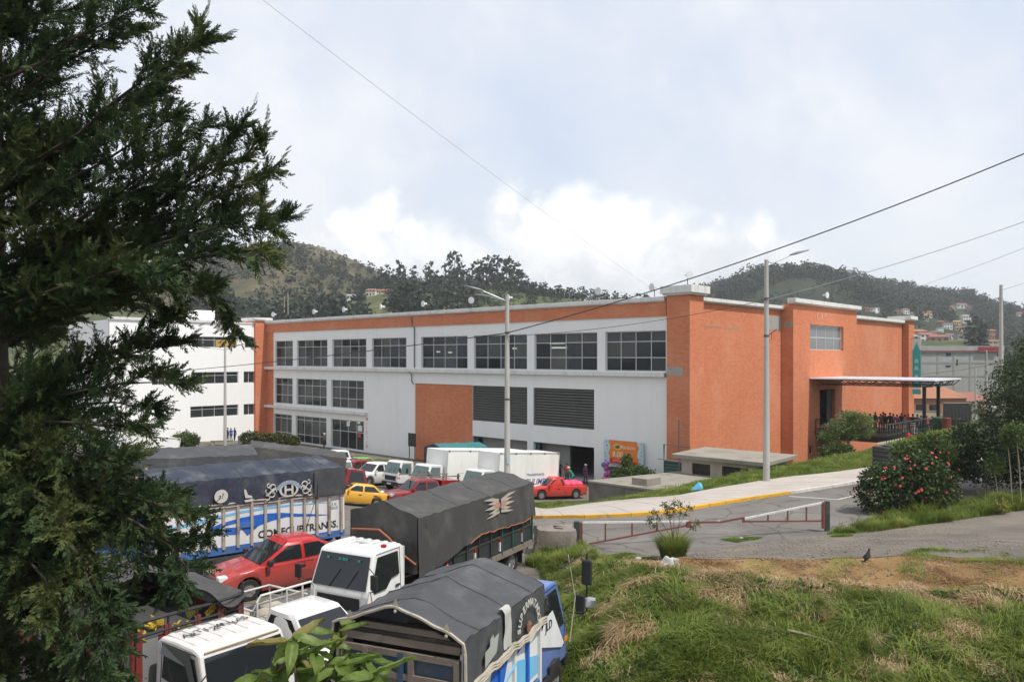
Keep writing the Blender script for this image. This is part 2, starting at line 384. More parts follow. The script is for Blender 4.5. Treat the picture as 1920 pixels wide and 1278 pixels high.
kerb_px = [(930, 973), (1000, 973), (1100, 972), (1200, 968), (1270, 961), (1350, 947), (1465, 929), (1560, 915), (1640, 901)]
back_px = [(930, 953), (1000, 953), (1100, 950), (1200, 942), (1270, 934), (1350, 919), (1465, 900), (1560, 890), (1640, 879)]
kerb = [hit(*p) for p in kerb_px]; walk_back = [hit(*p) for p in back_px]
for L_ in (kerb, walk_back):
    e = (L_[-1] - L_[-3]).normalized(); L_ += [L_[-1] + e * k for k in (8, 18, 40)]
near = [hit(*p) for p in [(975, 1060), (1000, 1046), (1100, 1046), (1290, 1046), (1420, 1018), (1560, 1004)]]
near += [Vector((15.5, 33.2, 0)), Vector((22, 35.5, 0)), Vector((34, 40, 0)), Vector((60, 50, 0))]
strip('road', near, kerb, 130, 14, m_asph, .02)
tn = [hit(*p) for p in [(1130, 1047), (1290, 1049), (1450, 1050), (1620, 1047), (1780, 1046), (1960, 1052)]] + [Vector((40, 20, 0))]
tf = [hit(*p) for p in [(1130, 1043), (1290, 1040), (1420, 1016), (1560, 1003), (1700, 985), (1800, 972), (1960, 952)]] + [Vector((46, 40, 0))]
strip('gravel_track', tn, tf, 90, 12, m_gravel, .03)
dn = [hit(*p) for p in [(1085, 1062), (1180, 1068), (1300, 1082), (1480, 1104), (1640, 1116), (1780, 1118), (1960, 1128)]] + [Vector((40, 16, 0))]
df = [hit(*p) for p in [(1085, 1044), (1180, 1046), (1300, 1048), (1480, 1049), (1640, 1046), (1780, 1045), (1960, 1051)]] + [Vector((40, 20.4, 0))]
strip('mown_verge', dn, df, 110, 14, m_mown, .014)
# pavement: slabs and kerb stones
walk = tag(bpy.data.objects.new('sidewalk', None), kind='structure'); COL.objects.link(walk)
K, Bk = resample(kerb, 61), resample(walk_back, 61)
m_ky = M('kerb_yellow', (.66, .36, .03), .8, var=.2, scale=4, dirt=.7, dcol=(.22, .19, .15), dscale=3)
m_kw = M('kerb_white', (.62, .60, .56), .85, var=.12, scale=4, dirt=.6, dcol=(.24, .21, .18), dscale=2.5)
k_yel = max(i for i in range(61) if (K[i][0] / K[i][1]) * FPX + 960 < 1466)
for i in range(60):
    a, b = K[i], K[i + 1]; e = (b - a) / np.hypot(*(b - a)); nrm = (Bk[i] - K[i]) / np.hypot(*(Bk[i] - K[i])); g = .008
    q = [a + e * g, b - e * g]; nr2 = (Bk[i + 1] - K[i + 1]) / np.hypot(*(Bk[i + 1] - K[i + 1]))
    pts = [q[0], q[1], q[1] + nr2 * .2, q[0] + nrm * .2]; jig = random.uniform(-.008, .008)
    mb = MB(); zb = [H(*p) - .1 for p in pts]; zt = [H(*p) + .17 + jig for p in pts]
    mb.add([(p[0], p[1], z) for p, z in zip(pts, zb)] + [(p[0], p[1], z) for p, z in zip(pts, zt)], [(0, 1, 5, 4), (1, 2, 6, 5), (2, 3, 7, 6), (3, 0, 4, 7), (4, 5, 6, 7)])
    mb.build('kerb_stone', m_ky if i <= k_yel else m_kw, walk, bevel=.02)
    c = [q[0] + nrm * .21, q[1] + nr2 * .21, Bk[i + 1] - e * g, Bk[i] + e * g]
    q4 = lambda u, v: ((c[0] * (1 - u) + c[1] * u) * (1 - v) + (c[3] * (1 - u) + c[2] * u) * v)
    mb = MB().grid(lambda u, v: (*q4(u, v), H(*q4(u, v)) + .165 + jig * .6), 2, 6)
    for u in (0, 1): mb.grid(lambda w, v, u=u: (*q4(u, v), H(*q4(u, v)) + .165 + jig * .6 - .3 * w), 1, 6)
    for v in (0, 1): mb.grid(lambda u, w, v=v: (*q4(u, v), H(*q4(u, v)) + .165 + jig * .6 - .3 * w), 2, 1)
    mb.build('paving_slab', m_walk, walk)
m_paint = M('road_paint', (.6, .58, .54), .8, dirt=.6, dcol=(.2, .18, .16), dscale=4)
line = [hit(1480, 931), hit(1572, 937), hit(1606, 929)]
for n_, (a, b) in enumerate(zip(line, line[1:])):
    e = (b - a).normalized() * 1; w = Vector((-e.y, e.x, 0)) * .06
    strip('road_marking', [a - w, b - w], [a + w, b + w], 8, 2, m_paint, .032 + .004 * n_)

# ------------------------------------------------------------------ the market hall
m_white = M('white_wall', (.77, .77, .76), .85, var=.04, scale=.5, bump=.05, bscale=30, dirt=.2, dcol=(.54, .53, .50), dscale=.8, streak=True)
m_wwing = M('wing_wall', (.86, .86, .85), .85, var=.03, scale=.5, dirt=.07, dcol=(.5, .49, .47), dscale=1.4, streak=True)
m_cop = M('coping', (.66, .65, .63), .85, var=.06, scale=1.2, dirt=.45, dcol=(.28, .27, .25), dscale=1.6, streak=True)
m_brick = M_brick('orange_brick', (.60, .212, .108), (.50, .165, .08))
m_conc2 = M('bare_concrete', (.34, .32, .29), .9, var=.12, scale=3, dirt=.4)
m_alu = M('aluminium_frame', (.50, .51, .51), .5, metal=.15, var=.08)
m_glass = M_glass('window_glass', (.050, .058, .062), .07, see=.5)
m_glass2 = M_glass('dark_glass', (.02, .024, .026), .07)
m_louvre = M('louvre_metal', (.115, .115, .10), .55, metal=.3, var=.25, scale=2, dirt=.4, dcol=(.15, .14, .12))
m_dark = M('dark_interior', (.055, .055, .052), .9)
m_int = M('interior_wall', (.52, .53, .51), .9)
m_pipe = M('pvc_pipe', (.16, .19, .19), .6)
S0, D0 = -66.0, 55.0; ORG = (S0, D0, 0)
hall = thing('market_hall', 'long three storey market hall with orange brick ends and a white front of gridded windows', 'building', sd(S0, D0, 0), FRONT_RZ)
def P(mb, name, mat, parent=hall, **k): return mb.build(name, mat, parent, org=ORG if parent is hall else (0, 0, 0), **k)
def wall_holes(mb, axis, a0, a1, z0, z1, holes, pl, depth, mi=0):
    """a wall in the plane axis=const with rectangular openings (a0, a1, z0, z1) and their reveals"""
    A = sorted({a0, a1, *[h[0] for h in holes], *[h[1] for h in holes]}); Z = sorted({z0, z1, *[h[2] for h in holes], *[h[3] for h in holes]})
    A = [a for a in A if a0 <= a <= a1]; Z = [z for z in Z if z0 <= z <= z1]
    pt = (lambda a, z, q=0: (a, pl + q, z)) if axis == 's' else (lambda a, z, q=0: (pl - q, a, z))
    for i in range(len(A) - 1):
        for j in range(len(Z) - 1):
            ca, cz = (A[i] + A[i + 1]) / 2, (Z[j] + Z[j + 1]) / 2
            if any(h[0] < ca < h[1] and h[2] < cz < h[3] for h in holes): continue
            mb.poly([pt(A[i], Z[j]), pt(A[i + 1], Z[j]), pt(A[i + 1], Z[j + 1]), pt(A[i], Z[j + 1])], mi)
    for h in holes:
        c = [(h[0], h[2]), (h[1], h[2]), (h[1], h[3]), (h[0], h[3])]
        for (u, v), (u2, v2) in zip(c, c[1:] + c[:1]): mb.poly([pt(u, v), pt(u2, v2), pt(u2, v2, depth), pt(u, v, depth)], mi)
fs = lambda px: s_at(px, D0)
pane_cache = {}
glass_var = [m_glass, m_glass, M_glass('window_glass_pale', (.085, .095, .10), .09, see=.42), M_glass('window_glass_dark', (.03, .036, .04), .05, see=.6), M_glass('window_glass_dusty', (.12, .125, .12), .25, see=.45)]
def window(h, pl, cols, rows, axis='s', depth=.2, glass=None, parent=hall, org=ORG, fmat=None, bar=.07, name='window'):
    """frame with mullions in the opening, one pane object per light"""
    a0, a1, z0, z1 = h; mb = MB(); glass = glass or m_glass; fmat = fmat or m_alu
    W, Hh = a1 - a0, z1 - z0; za = [0]
    for r in rows: za.append(za[-1] + r)
    xs_ = [W * i / cols for i in range(cols + 1)]; zs_ = [Hh * z / za[-1] for z in za]
    for i, x in enumerate(xs_):
        c = min(max(x, bar / 2), W - bar / 2); mb.box(c - bar / 2, c + bar / 2, 0, .08, 0, Hh)
    for z in zs_:
        c = min(max(z, bar / 2), Hh - bar / 2); mb.box(0, W, .012, .068, c - bar / 2, c + bar / 2)
    fr = mb.build(name, fmat, parent)
    if axis == 's': fr.location = (a0 - org[0], pl + depth - org[1], z0 - org[2])
    else: fr.location = (pl - depth - org[0], a0 - org[1], z0 - org[2]); fr.rotation_euler = (0, 0, math.pi / 2)
    for i in range(cols):
        for j in range(len(rows)):
            w, hh = xs_[i + 1] - xs_[i] - bar, zs_[j + 1] - zs_[j] - bar
            gl = random.choice(glass_var) if glass is m_glass else glass; key = (round(w, 2), round(hh, 2), gl.name)
            if key not in pane_cache: pane_cache[key] = MB().box(0, w, 0, .012, 0, hh).mesh('pane', gl)
            o = link('pane', pane_cache[key], fr, loc=(xs_[i] + bar / 2, .034, zs_[j] + bar / 2))
            o.rotation_euler = (random.uniform(-.012, .012), 0, random.uniform(-.014, .014))
    return fr
R3 = [.34, .40, .26]
up = [(516, 549), (556.8, 613.8), (623, 686.7), (697.6, 761.8), (789.7, 876.5), (888.4, 988), (1002, 1119.7), (1135, 1248.5)]
mid = [(515.5, 548.5), (556, 612.5), (621, 682)]; gnd = [(513.5, 547), (554.5, 612), (620.5, 682)]
ups = [(fs(a), fs(b), 9.86, 13.2) for a, b in up]; mids = [(fs(a), fs(b), 4.95, 8.3) for a, b in mid]; gnds = [(fs(a), fs(b), .12, 3.55) for a, b in gnd]
louv = [(fs(886), fs(988.5), 4.7, 8.2), (fs(1000), fs(1114), 4.7, 8.2)]; gates = [(fs(886), fs(988.5), .0, 3.15), (fs(1000), fs(1114), .0, 3.15)]
recess = [(fs(778), fs(886), 0, 8.22)]
sL, sR = fs(513), fs(1250)
mb = MB(); wall_holes(mb, 's', sL, sR, 0, 14.36, ups + mids + gnds + louv + gates + recess, D0, .32); P(mb, 'front_wall', m_white)
P(MB().box(recess[0][0], recess[0][1], D0 + .12, D0 + .3, 0, 8.22), 'brick_panel', m_brick)
for h in ups: window(h, D0, 2 if h[1] - h[0] < 4.6 and h is ups[0] else (3 if h is ups[0] else 4), R3)
for h in mids: window(h, D0, 3 if h is mids[0] else 4, R3)
for k, h in enumerate(gnds): window(h, D0, 3 if k == 0 else 4, [.3, .55, .15] if k < 2 else [.6, .4], bar=.08, name='shop_window')
# sill ledges, orange band under the parapet, coping
P(MB().box(fs(500), sR, D0 - .45, D0 + .02, 9.42, 9.78), 'ledge', m_cop, bevel=.03)
P(MB().box(fs(499.5), fs(689), D0 - .45, D0 + .02, 4.32, 4.66), 'ledge', m_cop, bevel=.03)
P(MB().box(fs(500), sL, D0 - .01, D0 + .3, 0, 14.36), 'brick_strip', m_brick)
P(MB().box(fs(500), sR, D0 - .12, D0 + .35, 14.36, 15.5), 'brick_band', m_brick)
s_mid = fs(772)
P(MB().box(fs(500), s_mid, D0 - .38, D0 + .5, 15.62, 15.93).box(fs(500), s_mid, D0 - .24, D0 + .5, 15.5, 15.62), 'coping', m_cop, bevel=.025)
P(MB().box(s_mid + .03, sR, D0 - .38, D0 + .5, 15.58, 15.93).box(s_mid + .03, sR, D0 - .24, D0 + .5, 15.5, 15.58), 'coping', m_cop, bevel=.025)
P(MB().tube([(s_mid + .2, D0 - .2, 15.4), (s_mid + .2, D0 - .2, 14.5), (s_mid + .55, D0 - .1, 14.2), (s_mid + .55, D0 - .1, 9.9)], .07), 'downpipe', m_pipe)
P(MB().tube([(s_mid + .1, D0 - .5, 9.5), (s_mid + .1, D0 - .12, 9.2), (s_mid + .1, D0 - .12, 8.5), (s_mid + .4, D0 - .1, 8.1)], .06), 'downpipe', m_pipe)
# louvres over the loading gates: blade by blade
for h in louv:
    blade = MB().add([(0, 0, 0), (h[1] - h[0], 0, 0), (h[1] - h[0], .14, .17), (0, .14, .17), (0, .02, 0), (h[1] - h[0], .02, 0), (h[1] - h[0], .16, .17), (0, .16, .17)],
                     [(0, 1, 2, 3), (4, 5, 6, 7), (0, 1, 5, 4), (2, 3, 7, 6)]).mesh('louvre_blade', m_louvre)
    for k in range(14): link('louvre_blade', blade, hall, loc=(h[0] - S0, .04, h[2] + .25 * k))
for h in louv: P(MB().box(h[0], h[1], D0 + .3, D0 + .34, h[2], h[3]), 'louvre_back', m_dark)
# loading gates: shutter, half-closed inner wall, dark hall behind
m_shut = M('grey_shutter', (.26, .26, .245), .7, var=.06)
P(MB().box(gates[0][0] + .5, gates[0][1], D0 + .9, D0 + 1, 0, 3.15), 'gate_shutter', m_shut)
P(MB().box(gates[1][0], gates[1][0] + 3.4, D0 + 1.2, D0 + 1.4, 0, 3.4), 'gate_wall', m_shut)
m_teal = M('teal_door', (.03, .10, .11), .6)
for g in gates: P(MB().box(g[0] + .05, g[0] + .45, D0 + .34, D0 + .5, 0, 3.1), 'gate_door', m_teal)
# storeys inside
P(MB().box(fs(505), sR - .3, D0 + .5, 74, 9.2, 9.45).box(fs(505), fs(770), D0 + .5, 74, 4.3, 4.5).box(fs(505), sR - .3, D0 + .5, 74, -.1, .02), 'floor_slab', m_int)
P(MB().box(fs(505), sR - .3, 74, 74.2, 0, 15.3), 'inner_wall', m_int)
P(MB().box(fs(506), fs(506) + .2, D0 + .4, 74, 0, 15.3).box(fs(772), fs(774), D0 + .5, 74, 0, 9.2), 'inner_wall', m_int)
cols_ = MB()
for a, b in zip(up, up[1:]): cols_.box(fs((a[1] + b[0]) / 2) - .25, fs((a[1] + b[0]) / 2) + .25, 62, 62.5, 9.45, 15.3)
P(cols_, 'inner_column', m_int)
m_stall = M('stall_partition', (.42, .43, .41), .8); m_goods = M('stall_goods', (.34, .27, .2), .9, var=.5, scale=1.5)
for k in range(24):
    s_ = fs(530) + k * 2.65 + random.uniform(-.5, .5); d_ = 58 + random.uniform(0, 7); w_ = random.uniform(1.4, 2.6); h_ = random.uniform(1.0, 1.9)
    if s_ + w_ > sR - 1: continue
    mb = MB().box(s_, s_ + w_, d_, d_ + 1.2, 9.45, 9.45 + h_)
    mb.add([(s_, d_, 9.45 + h_), (s_ + w_, d_, 9.45 + h_), (s_ + w_, d_ + 1.2, 9.45 + h_), (s_, d_ + 1.2, 9.45 + h_), (s_ + w_ / 2, d_ + .2, 9.45 + h_ + .55), (s_ + w_ / 2, d_ + 1, 9.45 + h_ + .55)],
           [(0, 1, 4), (2, 3, 5), (1, 2, 5, 4), (3, 0, 4, 5)])
    P(mb, 'market_stall', m_stall if k % 3 else m_goods)
m_lamp = M_emit('ceiling_lamp', (1, .93, .78), 5)
for px, z, d_ in ((1047, 11.9, 60), (1043, 12.4, 62), (820, 11.6, 61), (963, 11.9, 61), (670, 3.0, 57), (652, 2.9, 58), (842, 11.5, 60)):
    s_ = s_at(px, d_); w_ = .9 if px in (1047, 1043) else .16; P(MB().box(s_ - w_, s_ + w_, d_, d_ + .3, z, z + .14), 'ceiling_light', m_lamp)
# notices at the shop entrance
m_notice = M('paper_notice', (.7, .68, .66), .8); m_red = M('sign_red', (.6, .03, .04), .6)
for px, z, m_, w_ in ((651, 3.05, m_notice, .3), (673, 2.7, m_notice, .42), (672, 1.85, m_red, .28)):
    s_ = fs(px); P(MB().box(s_ - w_, s_ + w_, D0 + .14, D0 + .17, z - w_ * .8, z + w_ * .8), 'paper_notice', m_)
def hall_text(txt, s_, z_, size, m_, d_=D0, rot=0, **k):
    x, y = (Vector((1, 0, 0)), Vector((0, 0, 1))) if not rot else (Vector((0, 0, -1)), Vector((1, 0, 0)))
    return place_text(text_mesh(txt, size, m_, .01, **k), hall, (s_ - S0, d_ - D0 - .012, z_), x, y)
for k, ch in enumerate('MERCADO'): hall_text(ch, fs(688), 3.85 - k * .52, .5 if k % 3 == 0 else .38, m_red if k % 3 == 0 else M('faded_red', (.62, .5, .49), .7))
# square brick pillars with caps at the two ends of the front, wall of the right end
def capped(mb_name, s0, s1, d0, d1, zt, zc, ov=.38):
    P(MB().box(s0, s1, d0, d1, 0, zt), mb_name, m_brick)
    P(MB().box(s0 - ov, s1 + ov, d0 - ov, d1 + ov, zt + .14, zc).box(s0 - ov * .6, s1 + ov * .6, d0 - ov * .6, d1 + ov * .6, zt, zt + .14), 'pillar_cap', m_cop, bevel=.03)
sP = fs(500.5); dP = d_at(479, sP)
capped('brick_pillar', sP - 3.2, sP, dP, D0 + .5, 15.9, 16.35, .25)
capped('brick_pillar', -34.4, -32.3, 54.6, 56.75, 15.95, 16.7)
P(MB().box(-34.41, -32.9, 54.585, 54.7, 9.55, 10.25), 'concrete_patch', m_conc2)
# end wall: recessed - projecting - recessed, seen in the sun
smallw = [(d_at(1409, -33), d_at(1422, -33), 1.15, 1.95), (d_at(1442, -33), d_at(1451, -33), 1.35, 2.1)]
dm0, dm1, de = 72.5, 88.8, 108.3
mb = MB(); wall_holes(mb, 'd', 56.7, dm0, 0, 15.5, smallw, -33, .3); P(mb, 'end_wall', m_brick)
win_e = (d_at(1519, -31.8), d_at(1581.5, -31.8), 11.75, 14.25); door_e = (d_at(1537, -31.8), d_at(1566, -31.8), 4.05, 7.75)
vent_e = (d_at(1516.5, -31.8), d_at(1527, -31.8), 1.5, 2.3)
mb = MB(); wall_holes(mb, 'd', dm0, dm1, 0, 16.1, [win_e, door_e, vent_e], -31.8, .35)
mb.poly([(-33, dm0, 0), (-31.8, dm0, 0), (-31.8, dm0, 16.1), (-33, dm0, 16.1)]).poly([(-33, dm1, 0), (-31.8, dm1, 0), (-31.8, dm1, 16.1), (-33, dm1, 16.1)]); P(mb, 'end_wall', m_brick)
mb = MB(); wall_holes(mb, 'd', dm1, de, 0, 15.3, [], -33, .3); P(mb, 'end_wall', m_brick)
for v in smallw: window(v, -33, 2, [1], 'd', .22, m_glass2, bar=.05)
window(vent_e, -31.8, 2, [1], 'd', .25, m_glass2, bar=.05)
window(win_e, -31.8, 4, [.5, .5], 'd', .25, M_glass('grey_glass', (.16, .165, .165), .12), bar=.09)
P(MB().box(-32.3, -32.25, win_e[1] - 1.5, win_e[1] - .1, win_e[2] + .1, win_e[2] + 1.15), 'window_blind', m_notice)
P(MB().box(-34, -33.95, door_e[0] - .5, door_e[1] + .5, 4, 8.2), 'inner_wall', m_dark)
P(MB().box(-33.4, -31.9, door_e[0], door_e[1], 3.9, 4.04), 'door_floor', m_conc2)
P(MB().box(-32.25, -32.15, door_e[1] - 1.2, door_e[1] - .1, 4.05, 7.6), 'door', M('door_metal', (.05, .06, .06), .6))
def coping(d0, d1, s, zt, z0, ov=.38): P(MB().box(s - .4, s + ov, d0, d1, z0 + .1, zt).box(s - .4, s + ov * .6, d0 + .02, d1 - .02, z0, z0 + .1), 'coping', m_cop, bevel=.025)
coping(56.75 + .4, dm0 - .002, -33, 15.9, 15.5); coping(dm0 - .4, dm1 + .4, -31.8, 16.6, 16.1); coping(dm1 + .402, de - .4, -33, 15.75, 15.3)
capped('brick_pillar', -34.4, -32.3, de, de + 2.1, 15.7, 16.3)
P(MB().box(-33.1, -32.985, d_at(1437, -33), d_at(1464, -33), 13.6, 14.9), 'concrete_patch', m_conc2)
P(MB().box(-32.7, -31.82, dm0 - .012, dm0 + .1, 13.9, 14.35), 'concrete_patch', m_conc2)
P(MB().box(-33.05, -32.985, d_at(1322, -33), d_at(1350, -33), 13.55, 13.68).box(-33.05, -32.985, d_at(1356, -33), d_at(1386, -33), 13.45, 13.57), 'wall_crack', M('crack', (.34, .24, .17), .9))
P(MB().tube([(-32.88, de - .35, 15.3), (-32.88, de - .35, .5)], .09), 'downpipe', M('brown_pipe', (.33, .09, .05), .7))
# faint ghost of old lettering over the end window
place_text(text_mesh('C.A.T.', 1.0, M('pale_lettering', (.66, .38, .27), .85), .01, spacing=1.1), hall, (-31.785 - S0, (win_e[0] + win_e[1]) / 2 - 1.3 - D0, 15.05), (0, 1, 0), (0, 0, 1))
# roof, rear and left walls close the volume
P(MB().box(sP - 1, -33.2, D0 + .52, de, 15.2, 15.4).box(sP - 1.2, -33, de, de + .3, 0, 15.7).box(sP - 1.2, sP - 1, D0 + .5, de, 0, 15.7), 'roof', m_conc2)
P(MB().box(-34.2, -33.05, d_at(1330, -33), d_at(1400, -33), 15.4, 15.6), 'roof', m_conc2)
# ------------------------------------------------------------------ the white wing on the left
sW = sP - .35; dW0, dW1 = d_at(205, sW), dP - .02
wing = thing('white_building', 'plain white three storey block with ribbon windows at the left end of the market', 'building', sd(sW, dW0, 0), FRONT_RZ)
WORG = (sW, dW0, 0)
def wz(px, y): u = (px - 960) / FPX; return CAM_H + (HORIZON - y) / FPX * sW / (TX[0] * u + TX[1])
rows_w = [(wz(400, 651), wz(400, 631)), (wz(400, 719), wz(400, 697)), (wz(400, 781), wz(400, 760))]
wcols = [[(252, 338, 5), (360, 444, 4), (459, 477, 2)], [(285, 335, 4), (359, 447, 4), (457, 477, 2)], [(357, 447, 4), (457, 477, 2)]]
hw = [[(d_at(a, sW), d_at(b, sW), *rows_w[r], n) for a, b, n in wcols[r]] for r in range(3)]
mb = MB(); wall_holes(mb, 'd', dW0, dW1, 0, 15.45, [h[:4] for r in hw for h in r], sW, .25)
mb.box(sW - 14, sW - .3, dW0, dW0 + .3, 0, 15.45).box(sW - 14, sW - .26, dW0 + .3, dW1, 15.2, 15.4); mb.build('wall', m_wwing, wing, org=WORG)
MB().box(sW - .4, sW + .18, dW0 - .1, dW1 - 4, 15.45, 15.8).box(sW - .4, sW + .1, dW1 - 3.9, dW1, 15.45, 15.65).build('coping', m_cop, wing, org=WORG, bevel=.02)
for r in hw:
    for h in r: window(h[:4], sW, h[4], [.7, .3] if h[4] > 2 else [1], 'd', .18, M_glass('wing_glass', (.03, .032, .035), .08), wing, WORG, bar=.06)
t0 = d_at(405, sW); MB().box(sW - .16, sW - .1, t0, hw[0][1][1], rows_w[0][0] + .1, rows_w[0][1] - .4).build('window_board', M('tan_board', (.42, .27, .09), .8), wing, org=WORG)
MB().box(sW - 8, sW - 3, dW1 - 10, dW1 - 4, 15.4, 17.2).build('roof_box', m_wwing, wing, org=WORG)

# ------------------------------------------------------------------ round floodlights on the parapet
m_bowl = M('lamp_bowl', (.62, .63, .64), .35, var=.04); m_iron = M('grey_iron', (.12, .12, .12), .6, metal=.4)
ordn = ['first', 'second', 'third', 'fourth', 'fifth', 'sixth', 'seventh', 'eighth', 'ninth', 'tenth']
proto = None
fl = [(515, D0 + .3, 15.9), (592, D0 + .3, 15.9), (648, D0 + .3, 15.9), (718, D0 + .3, 15.9), (797, D0 + .3, 15.9), (886, D0 + .3, 15.9), (957, D0 + .3, 15.9), (1125, D0 + .3, 15.9), (1227, D0 + .3, 15.9)]
def floodlight(p, rz, label):
    t = thing('floodlight', label, 'floodlight', p, rz, 'round floodlights along the market roof')
    MB().tube([(0, 0, -.02), (0, 0, .62), (0, -.12, .8)], .035).build('bracket', m_iron, t)
    MB().lathe([(.34, 0), (.32, .06), (.24, .16), (.1, .22), (.02, .23)], 14, (0, -.30, .86), 'y').build('bowl', m_bowl, t, smooth=60)
    MB().lathe([(.02, 0), (.30, .006)], 14, (0, -.312, .86), 'y').build('lens', m_bowl, t)
    MB().box(-.07, .07, -.08, .22, .8, .98).build('ballast', m_bowl, t, bevel=.02)
    return t
for k, (px, d_, z_) in enumerate(fl):
    floodlight(sd(s_at(px, d_), d_, z_), FRONT_RZ + random.uniform(-.5, .5), f'{ordn[k]} round floodlight from the left along the front parapet')
floodlight(sd(-33.1, 55.6, 16.7), FRONT_RZ + 1.2, 'round floodlight on the cap of the corner brick pillar')
floodlight(sd(-32.6, 82, 16.6), FRONT_RZ + 1.5, 'small floodlight on the projecting part of the sunlit end wall')
floodlight(sd(-33.4, 99, 15.75), FRONT_RZ + 1.5, 'round white floodlight near the far corner of the sunlit end wall')
# ------------------------------------------------------------------ canopy and footbridge at the end door
m_black = M('black_steel', (.022, .022, .022), .6, metal=.2); m_sheet = M('roof_sheet', (.78, .79, .82), .5, metal=.0, var=.05, scale=1)
cn = thing('canopy', 'flat light metal canopy on black trusses over the footbridge at the end door', 'canopy', sd(-31.78, 76.2, 8.9), FRONT_RZ)
mb = MB(); mb.box(0.02, 11.2, 0, 8.5, 0, .1); 
for k in range(18): mb.box(0.02, 11.25, .2 + k * .47, .28 + k * .47, .1, .13)
mb.build('roof_sheet', m_sheet, cn)
mb = MB()
for y in (.08, 2.8, 5.6, 8.4):
    mb.bar((0.02, y, -.06), (11.1, y, -.06), .07); mb.bar((.6, y, -.52), (10.6, y, -.52), .07); mb.bar((10.6, y, -.5), (11.1, y, -.08), .06)
    for k in range(12): mb.bar((.6 + k * .83, y, -.5 if k % 2 else -.08), (.6 + (k + 1) * .83, y, -.08 if k % 2 else -.5), .045)
mb.bar((10.6, .08, -.5), (10.6, 8.4, -.5), .07)
for k in range(8): mb.bar((10.6, .1 + k * 1.03, -.5 if k % 2 else -.08), (10.6, .1 + (k + 1) * 1.03, -.08 if k % 2 else -.5), .045)
mb.build('truss', m_black, cn)
for y in (.6, 4.9): MB().box(10.0, 10.26, y, y + .26, -4.95, -.5).build('post', m_black, cn)
br = thing('footbridge', 'raised footbridge with black railings leading to the end door', 'footbridge', sd(-31.78, 77.4, 3.9), FRONT_RZ)
MB().box(.02, 15, 0, 7.4, -.35, 0).build('deck', M('bridge_deck', (.10, .085, .075), .9), br)
mb = MB().box(.1, 14.5, .15, .4, -.9, -.36).box(.1, 14.5, 7, 7.25, -.9, -.36).box(7, 7.4, .5, 7, -4.5, -.36); mb.build('beam', m_black, br)
mb = MB()
for y in (.06, 7.34):
    mb.bar((.1, y, 1.02), (15, y, 1.02), .07); mb.bar((.1, y, .14), (15, y, .14), .05); mb.bar((.1, y, .86), (15, y, .86), .04)
    for k in range(38): mb.bar((.1 + k * .4, y, 0), (.1 + k * .4, y, 1.0), .035 if k % 5 else .07)
mb.build('railing', m_black, br)
# ramp railing and terrace in front of the bridge
rp = thing('ramp_railing', 'green and black railing of the ramp in front of the footbridge', 'railing', (0, 0, 0))
def rail(mb, a, b, h=1.0, n=14, r=.035):
    a, b = Vector(a), Vector(b); u = Vector((0, 0, h))
    mb.bar(a + u, b + u, .06); mb.bar(a + u * .12, b + u * .12, .045)
    for k in range(n + 1): mb.bar(a.lerp(b, k / n), a.lerp(b, k / n) + u, r)
mb = MB(); A1, A2 = at(1662, 835, 66), at(1790, 810, 68); A3 = at(1668, 812, 69)
rail(mb, A1, A2, 1.15, 26); mb.build('lower_railing', m_black, rp)
mb = MB(); rail(mb, at(1663, 818, 67.5), at(1768, 800, 72), 1.0, 20); mb.build('upper_railing', M('green_steel', (.05, .11, .09), .5), rp)
MB().poly([A1, A2, A2 + Vector((0, 2.0, 0)), A1 + Vector((0, 2.0, 0))]).poly([A1, A2, A2 - Vector((0, 0, 2.2)), A1 - Vector((0, 0, 2.2))]).build('ramp_slab', m_conc, rp)
# hanging banner
bn = thing('hanging_banner', 'tall teal and white banner hanging from the far brick pillar', 'banner', sd(-32.1, de + .9, 0), FRONT_RZ)
for z0, z1, m_ in ((12.0, 13.4, M('banner_white', (.6, .68, .70), .7)), (7.3, 12.0, M('banner_teal', (.04, .42, .46), .7)), (6.9, 7.3, M('banner_white', (.6, .68, .70), .7)), (6.3, 6.9, M('banner_teal', (.04, .42, .46), .7))):
    MB().box(-.05, .95, 0, .06, z0, z1).build('banner_sheet', m_, bn)
mb = MB().poly([(.1, -.012, 12.0), (.8, -.012, 12.0), (.45, -.012, 13.0)]); mb.build('print', M('banner_teal', (.04, .42, .46), .7), bn)
for z_ in (8.3, 9.4, 10.3): MB().poly([(.2, -.012, z_), (.7, -.012, z_), (.62, -.012, z_ + .5), (.28, -.012, z_ + .5)]).build('print', M('banner_pale', (.35, .66, .68), .7), bn)
MB().bar((-.3, .03, 13.45), (1.0, .03, 13.45), .06).build('rod', m_black, bn)
# ------------------------------------------------------------------ vehicles
m_tyre = M('tyre_rubber', (.022, .022, .022), .85, var=.2); m_rim = M('wheel_rim', (.32, .32, .33), .4, metal=.5, dirt=.5, dscale=6)
m_blackp = M('black_plastic', (.025, .025, .026), .55, var=.15); m_chrome = M('chrome', (.62, .62, .63), .18, metal=.9, var=.03)
m_lens = M('headlamp_lens', (.75, .76, .76), .15, spec=.7, var=.05); m_tail = M('tail_lens', (.35, .02, .02), .25, var=.1); m_amber = M('amber_lens', (.7, .22, .02), .3)
m_cglass = M_glass('car_glass', (.016, .019, .021), .04); m_gglass = M_glass('green_glass', (.10, .15, .145), .08); m_chassis = M('chassis', (.035, .032, .03), .8, dirt=.5)
m_plate = M('number_plate', (.62, .62, .6), .5)
def paint(name, col, dirt=.35, rough=.28): return M('paint_' + name, col, rough, var=.04, scale=.6, dirt=dirt * .5, dcol=(.2, .165, .13), dscale=2.2, coat=.5, zdirt=(.25, 1.0, dirt))
